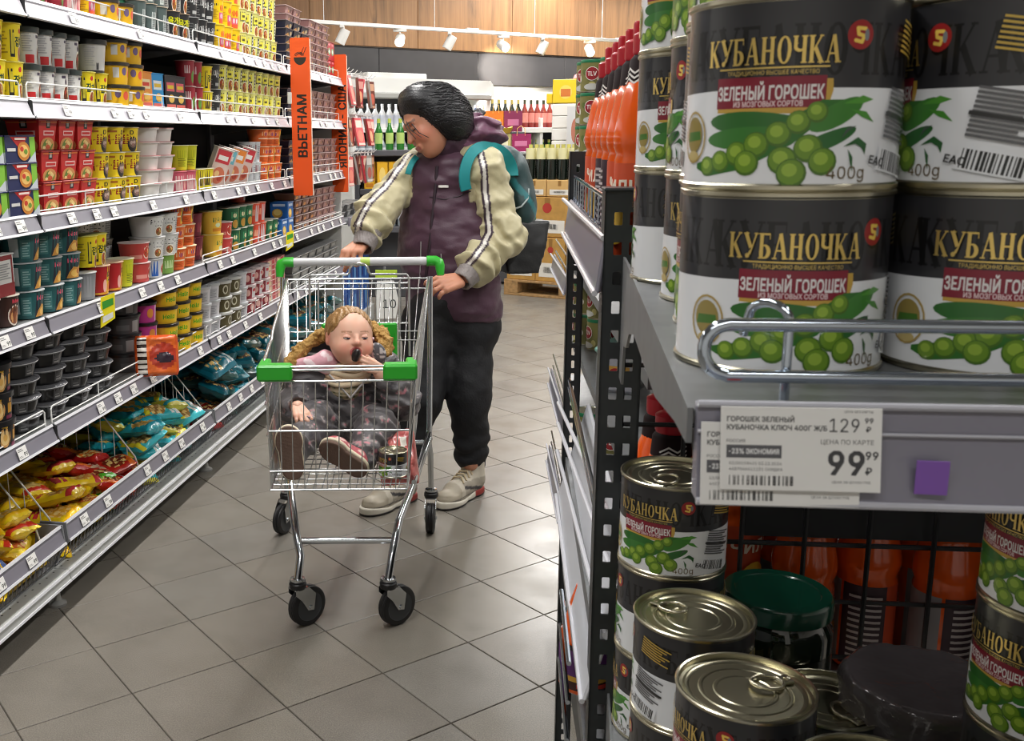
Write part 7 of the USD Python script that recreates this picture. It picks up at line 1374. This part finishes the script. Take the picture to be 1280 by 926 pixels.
for i, (nm, w, rgb, rgb2, x, y, z, lab) in enumerate([('orange', .15, (226, 130, 36), (240, 190, 90), -.34, .17, 1.49, 'orange gift bag at the back left of the counter'), ('orange', .15, (220, 120, 30), (240, 190, 90), -.19, .17, 1.49, 'orange gift bag at the back middle of the counter'), ('magenta', .18, (128, 36, 78), (190, 110, 150), -.02, .17, 1.49, 'wine coloured gift bag at the back of the counter'), ('red', .14, (180, 40, 44), (226, 150, 120), -.33, .05, 1.30, 'red gift bag at the front of the counter'), ('gold', .21, (196, 188, 120), (236, 232, 200), -.15, .05, 1.30, 'pale gold gift bag at the front of the counter'), ('magenta2', .2, (150, 30, 88), (206, 120, 160), .04, .05, 1.30, 'magenta gift bag at the front right of the counter')]):
    t = thing('gift_bag', lab, 'gift bag', oncounter(x, y, z), (0, 0, 12)); giftbag(w, .09, .2 if z > 1.4 else .17, rgb, rgb2)(t)
solo('bag_riser', MB().bbox(-.44, .1, .11, .24, 1.302, 1.488, .004).xf(rotm(0, 0, 12), (cp[0], cp[1], 0)), grey_rack, 'grey riser box behind the front gift bags', 'display box')
t = thing('gift_basket', 'gold trimmed gift basket lying between the gift bags', 'basket', oncounter(-.15, .05, 1.475), (0, 0, 12)); part('basket_bowl', MB().lathe([(0, 0), (.09, 0), (.12, .05), (.115, .05), (0, .02)], 18), mat('basket_gold', (206, 176, 60), .35), t, 40); part('ribbon', MB().tube([(-.1, -.06, .05), (-.04, -.09, .07), (.04, -.09, .04), (.1, -.05, .06)], .008, 6), mat('ribbon_gold', (236, 220, 110), .3), t, 60)
# pallet of cartons and sparkling wine
def pallet():
    a, b = np.array([-.60, 9.50, 0]), np.array([.55, 9.0, 0]); d = nrm(b - a); n = np.array([-d[1], d[0], 0]); R = np.array([d, n, [0, 0, 1]]).T; g = thing('wooden_pallet', 'wooden pallet under stacked cartons', 'pallet')
    wood = mat('pallet_wood', (166, 130, 84), .7, noise=.12, scale=30)
    for z, n_ in ((.0, 3), (.125, 6)):
        for k in range(n_): y = k * (.55 - .1) / (n_ - 1); part('board', MB().bbox(0, 1.25, y, y + .1, z, z + .022, .003).xf(R, a), wood, g)
    for k in range(3):
        for y in (0, .225, .45): x = (0, .55, 1.1)[k]; part('block', MB().bbox(x, x + .14, y, y + .1, .022, .125, .003).xf(R, a), wood, g)
    kraft = mat('kraft', (186, 142, 72), .6, noise=.05, scale=20); kraft2 = mat('kraft_light', (206, 166, 104), .6)
    def box(x, y, z, w, dd, h, label, two):
        t = thing('carton', label, 'carton', a + d * x + n * y + np.array([0, 0, z]), (0, 0, math.degrees(math.atan2(d[1], d[0]))), 'cartons on the pallet')
        part('carton_body', MB().bbox(0, w - .006, 0, dd - .006, 0, h - .004, .004), kraft if not two else kraft2, t)
        part('tape', MB().box(w * .44, w * .56, -.001, .0, h * .62, h - .01), mat('tape', (150, 110, 56), .4), t)
        m = MB()
        for q, c in [(rc(w * .12, w * .88, h * .1, h * .42), (226, 222, 212))] + code(w * .3, h * .2, w * .4, h * .12) + ([(ell(w * .5, h * .72, w * .1, w * .1), (176, 60, 50))] if h > .2 else []): m.poly(q, 0, 0, c, lambda v: np.c_[v[:, 0], np.full(len(v), -.0016), v[:, 1]])
        part('print', m, PRINT, t)
    wd = ['first', 'second', 'third', 'fourth']
    for i in range(4): box(.02 + i * .29, .02, .148, .29, .38, .40, 'tall brown carton on the pallet, %s from the left' % wd[i], False)
    for i in range(2): box(.18 + i * .45, .04, .55, .45, .38, .36, 'wide carton with white label, second layer, %s from the left' % wd[i], False)
    for i in range(4): box(.14 + i * .25, .05, .912, .25, .36, .15, 'low carton under the bottles, %s from the left' % wd[i], True)
    k = 0
    for j in range(2):
        for i in range(9): bot('champ', 'sparkling wine bottle with gold foil', a + d * (.2 + .105 * i) + n * (.11 + .12 * j) + np.array([0, 0, 1.06]), 'above the cartons, %s row' % ('front', 'rear')[j], 'sparkling wine on the cartons')
    return a, d, n
PA, PD, PN = pallet()
# white cartons and the yellow display box at the right
def white_stack():
    kk = 1.875; p = at(688, 236, 10.5); kraft_w = mat('white_carton', (222, 220, 214), .6); z0 = p[2]
    ang = 0; Q = np.array([p[0], p[1], z0])
    base = thing('display_table', 'dark display table behind the sparkling wine carrying white cartons', 'table', (p[0] - .04, p[1], 0)); part('cabinet', MB().bbox(0, 1.1, 0, .8, 0, z0 - .04, .01), grey_rack, base); part('top', MB().bbox(-.02, 1.12, -.02, .82, z0 - .04, z0 - .004, .005), in_dark, base)
    for kx in range(7):
        t = thing('white_carton', 'flat white carton in the stack by the yellow box, %s from the bottom' % ORD[kx], 'carton', Q + [0, .04, kx * .122], (0, 0, 0), 'white cartons under the yellow box'); part('carton_body', MB().bbox(0, .62, 0, .5, 0, .118, .006), kraft_w, t); part('side_label', MB().box(.38, .56, -.0022, -.0002, .02, .1), mat('side_label_grey', (170, 170, 172), .5), t)
    t = thing('display_box', 'yellow display box with round red badge on top of white cartons', 'display box', Q + [.0, .04, .856])
    yb = mat('yellow_box', (222, 190, 20), .5); part('box_body', MB().bbox(0, .29, 0, .36, 0, .235, .006), yb, t); part('box_body', MB().bbox(.30, .58, .0, .36, 0, .25, .006), yb, t); part('flap', MB().bbox(-.06, .0, .03, .36, 0, .1, .006), yb, t)
    m = MB()
    for x in (.13, .45): m.poly(ell(x, .11, .064, .068), 0, 0, (236, 200, 90), lambda v: np.c_[v[:, 0], np.full(len(v), -.001), v[:, 1]]).poly(rc(x - .048, x + .048, .065, .14), 0, 0, (196, 110, 40), lambda v: np.c_[v[:, 0], np.full(len(v), -.0018), v[:, 1]])
    part('badge', m, PRINT, t); part('pink_trim', MB().lathe([(0, 0), (.04, .01), (.03, .04), (0, .06)], 10, at=(.24, .1, .235)), mat('pink_trim', (230, 140, 150), .6), t, 40)
    for x, zz, h, lab, arts in ((.15, .42, .40, 'poster card with red panel hung in front of the white cartons', [(rc(0, .2, 0, 1), (200, 200, 200)), (rc(.09, .19, .25, .9), (214, 90, 80)), (rc(.1, .18, .5, .8), (236, 200, 196)), (ell(.04, .4, .018, .3), (176, 110, 90))]), (.12, .12, .28, 'poster card with small dark figures below the red card', [(rc(0, .2, 0, 1), (196, 186, 184)), (ell(.05, .7, .025, .18), (60, 46, 46)), (ell(.12, .72, .025, .18), (60, 46, 46)), (rc(.03, .15, .1, .4), (190, 70, 60))]), (.06, -.14, .25, 'pale lilac card at the foot of the posters', [(rc(0, .2, 0, 1), (176, 166, 180)), (rc(.03, .17, .55, .9), (110, 90, 120)), (rc(.05, .13, .6, .8), (226, 226, 220))])):
        t = thing('poster_card', lab, 'card', Q + [x, -.06 if zz > 0 else -.09, zz]); part('card', MB().bbox(0, .4, 0, .006, 0, h, .001), kraft_w, t)
        m = MB()
        for i, (q, c) in enumerate(arts): m.poly(q, 0, 0, c, lambda v, i=i, h=h: np.c_[v[:, 0] * 2, np.full(len(v), -.0008 - .0004 * i), v[:, 1] * h])
        part('print', m, PRINT, t)
white_stack()
# peg wall of hanging packets that carries the noodle aisle on
def rack():
    g = thing('peg_rack', 'dark peg rack of hanging packets beyond the orange signs', 'rack', (-1.56, 6.86, 0), (0, 0, 90)); L = 1.12
    part('back_board', MB().bbox(0, L, .40, .43, .1, 1.98, .004), dark_m, g)
    for xx in (0, L - .03): part('post', MB().bbox(xx, xx + .03, .36, .40, 0, 2.0, .004), upr_m, g)
    part('tray', MB().bbox(0, L, -.06, .40, .86, .89, .006), upr_m, g); part('tray_rail', MB().bbox(0, L, -.075, -.06, .85, .91, .003), rail_m, g); part('plinth', MB().bbox(0, L, -.02, .4, .02, .14, .004), base_m, g)
    def hang(rgb, rgb2, rgb3):
        def b(t):
            part('pouch', MB().poly(sg.Polygon([(-.042, 0), (.042, 0), (.045, -.1), (.04, -.2), (-.04, -.2), (-.045, -.1)]), -.007, .014, xf=lambda v: np.c_[v[:, 0], v[:, 2], v[:, 1]]), mat('pouch_%d_%d_%d' % rgb, rgb, .3), t)
            m = MB()
            for i, (q, c) in enumerate([(rc(-.036, .036, -.07, -.018), rgb2), (ell(0, -.13, .031, .042), rgb3), (rc(-.038, .038, -.195, -.18), rgb2)]): m.poly(q, 0, 0, c, lambda v, i=i: np.c_[v[:, 0], np.full(len(v), -.0074 - .0003 * i), v[:, 1]])
            part('print', m, PRINT, t); part('hanger_tab', MB().box(-.012, .012, -.001, .001, 0, .022), plastic((226, 226, 226)), t)
        return b
    kinds = [('hg_r', 'red hanging pouch', hang((176, 50, 60), (226, 160, 150), (236, 170, 130))), ('hg_b', 'brown hanging pouch', hang((110, 56, 46), (200, 150, 120), (190, 90, 70))), ('hg_g', 'grey hanging pouch', hang((150, 146, 140), (206, 200, 196), (170, 90, 80))), ('hg_p', 'pink hanging pouch', hang((226, 110, 112), (244, 214, 200), (236, 140, 120)))]
    r = random.Random(5)
    for zi, z in enumerate((1.86, 1.58, 1.31)):
        for xi in range(8):
            X = .09 + xi * .135
            part('hook', MB().tube([(X, .40, z + .025), (X, -.05, z + .025), (X, -.07, z + .045)], .0032, 6), wire_m, g)
            for dpt in range(3):
                key, words, b = kinds[(xi * 3 + zi * 2 + (dpt > 1)) % 4]
                place(key, 'hanging_pouch', b, '%s on the peg rack, row %s, %s hook, %s from the front' % (words, ['one', 'two', 'three'][zi], ORD[xi], ORD[dpt]), 'pouch', (-1.56 + .03 - dpt * .11, 6.86 + X, z + .002), (r.uniform(-12, 12), 0, 90 + r.uniform(-26, 26)), 'pouches on the peg rack')
    for i in range(8): place('rk_tray', 'food_tray', K['grey_tray'][4], 'grey food tray on the peg rack tray, %s of the %s layer' % (ORD[i % 4], ('lower', 'upper')[i // 4]), 'food tray', (-1.64, 7.0 + .24 * (i % 4), .891 + .046 * (i // 4)), (0, 0, 90 + r.uniform(-8, 8)), 'grey trays on the peg rack')
    for i in range(10): place('blue_pack', 'drink_pack', carton(.17, .16, .21, (40, 84, 150), [(rc(-1, 1, 0, 1), (36, 80, 150)), (rc(-.8, -.1, .2, .8), (90, 140, 190)), (rc(.1, .8, .3, .9), (30, 50, 110))]), 'blue drinks pack under the tray of the peg rack, %s along, %s tier' % (ORD[i % 5], TIER[i // 5]), 'drinks pack', (-1.64, 6.99 + .20 * (i % 5), .141 + .212 * (i // 5)), (0, 0, 90), 'blue drinks packs')
rack()
# grey rack with yellow packs between rack and cooler
def yellow_rack():
    p = at(487, 233, 8.3); g = thing('display_rack', 'grey display rack with yellow packs under green bottle packs', 'rack', (p[0] - .25, p[1], 0), (0, 0, 8)); z = p[2]
    part('body', MB().bbox(-.04, .62, .28, .32, .1, z + .26, .006), grey_rack, g)
    for x in (-.04, .58): part('side', MB().bbox(x, x + .04, 0, .28, .1, z + .29, .006), grey_rack, g)
    for q, zz in enumerate((z - .02, z + .29, z - .33)): part('shelf', MB().bbox(0, .58, 0, .28, zz - .05, zz, .006), grey_rack, g)
    r = random.Random(2)
    for i in range(8):
        t = place('yel_pack', 'snack_pack', carton(.085, .07, .215, (232, 176, 30), [(rc(-1, 1, 0, 1), (236, 180, 30)), (ell(0, .5, .6, .3), (246, 214, 120)), (rc(-.7, .7, .06, .2), (206, 130, 30))]), 'yellow snack pack in the grey display rack, %s row, %s from the left' % (('front', 'rear')[i // 5], ORD[i % 5]), 'snack pack', (p[0] - .25 + .07 + .105 * (i % 5), p[1] + .06 + .09 * (i // 5) + .014 * (i % 5), z - .02), (0, (0, 0, 8, -12, 0, 0, 0, 0)[i] * 0, 8 + r.uniform(-8, 8)), 'yellow packs in the rack')
    for i in range(5): place('bt_green', 'drink_bottle', BT['green'], 'green drink bottle on the grey display rack, %s from the left' % ORD[i], 'bottle', (p[0] - .25 + .14 + .09 * i, p[1] + .13, z + .29), (0, 0, 0), 'green bottles on the display rack')
    for i in range(6): place('champ2', 'drink_bottle', BT['clear'], 'clear bottle at the foot of the grey display rack, %s from the left' % ORD[i], 'bottle', (p[0] - .25 + .06 + .09 * i, p[1] + .12, z - .33), (0, 0, 0), 'clear bottles on the display rack')
yellow_rack()
# the white price board marked 10, on a stand behind the cart
p = at(481, 372, 6.6); t = thing('price_board', 'white hanging price board with the number 10 and a yellow-green header', 'sign', p, (0, 0, 9))
part('board', MB().poly(sg.Polygon([(-.06, -.14), (.07, -.135), (.09, -.02), (.06, .11), (-.05, .11)]), 0, .004, xf=lambda v: np.c_[v[:, 0], v[:, 2], v[:, 1]]), plastic((226, 226, 222), .5), t)
part('header', MB().bbox(-.06, .08, -.002, .004, .13, .18, .001), plastic((176, 206, 60), .5), t); part('lettering', MB().poly(affinity.translate(glyphs('10', .055, False), .03, -.04), 0, 0, (60, 60, 64), lambda v: np.c_[v[:, 0], np.full(len(v), -.001), v[:, 1]]), PRINT, t)
part('stand_pole', MB().tube([(0, .01, .2), (0, .01, -p[2] + .01)], .008, 8), upr_m, t); part('stand_foot', MB().lathe([(0, 0), (.13, 0), (.13, .01), (.02, .015), (0, .015)], 20, at=(0, .01, -p[2])), upr_m, t)
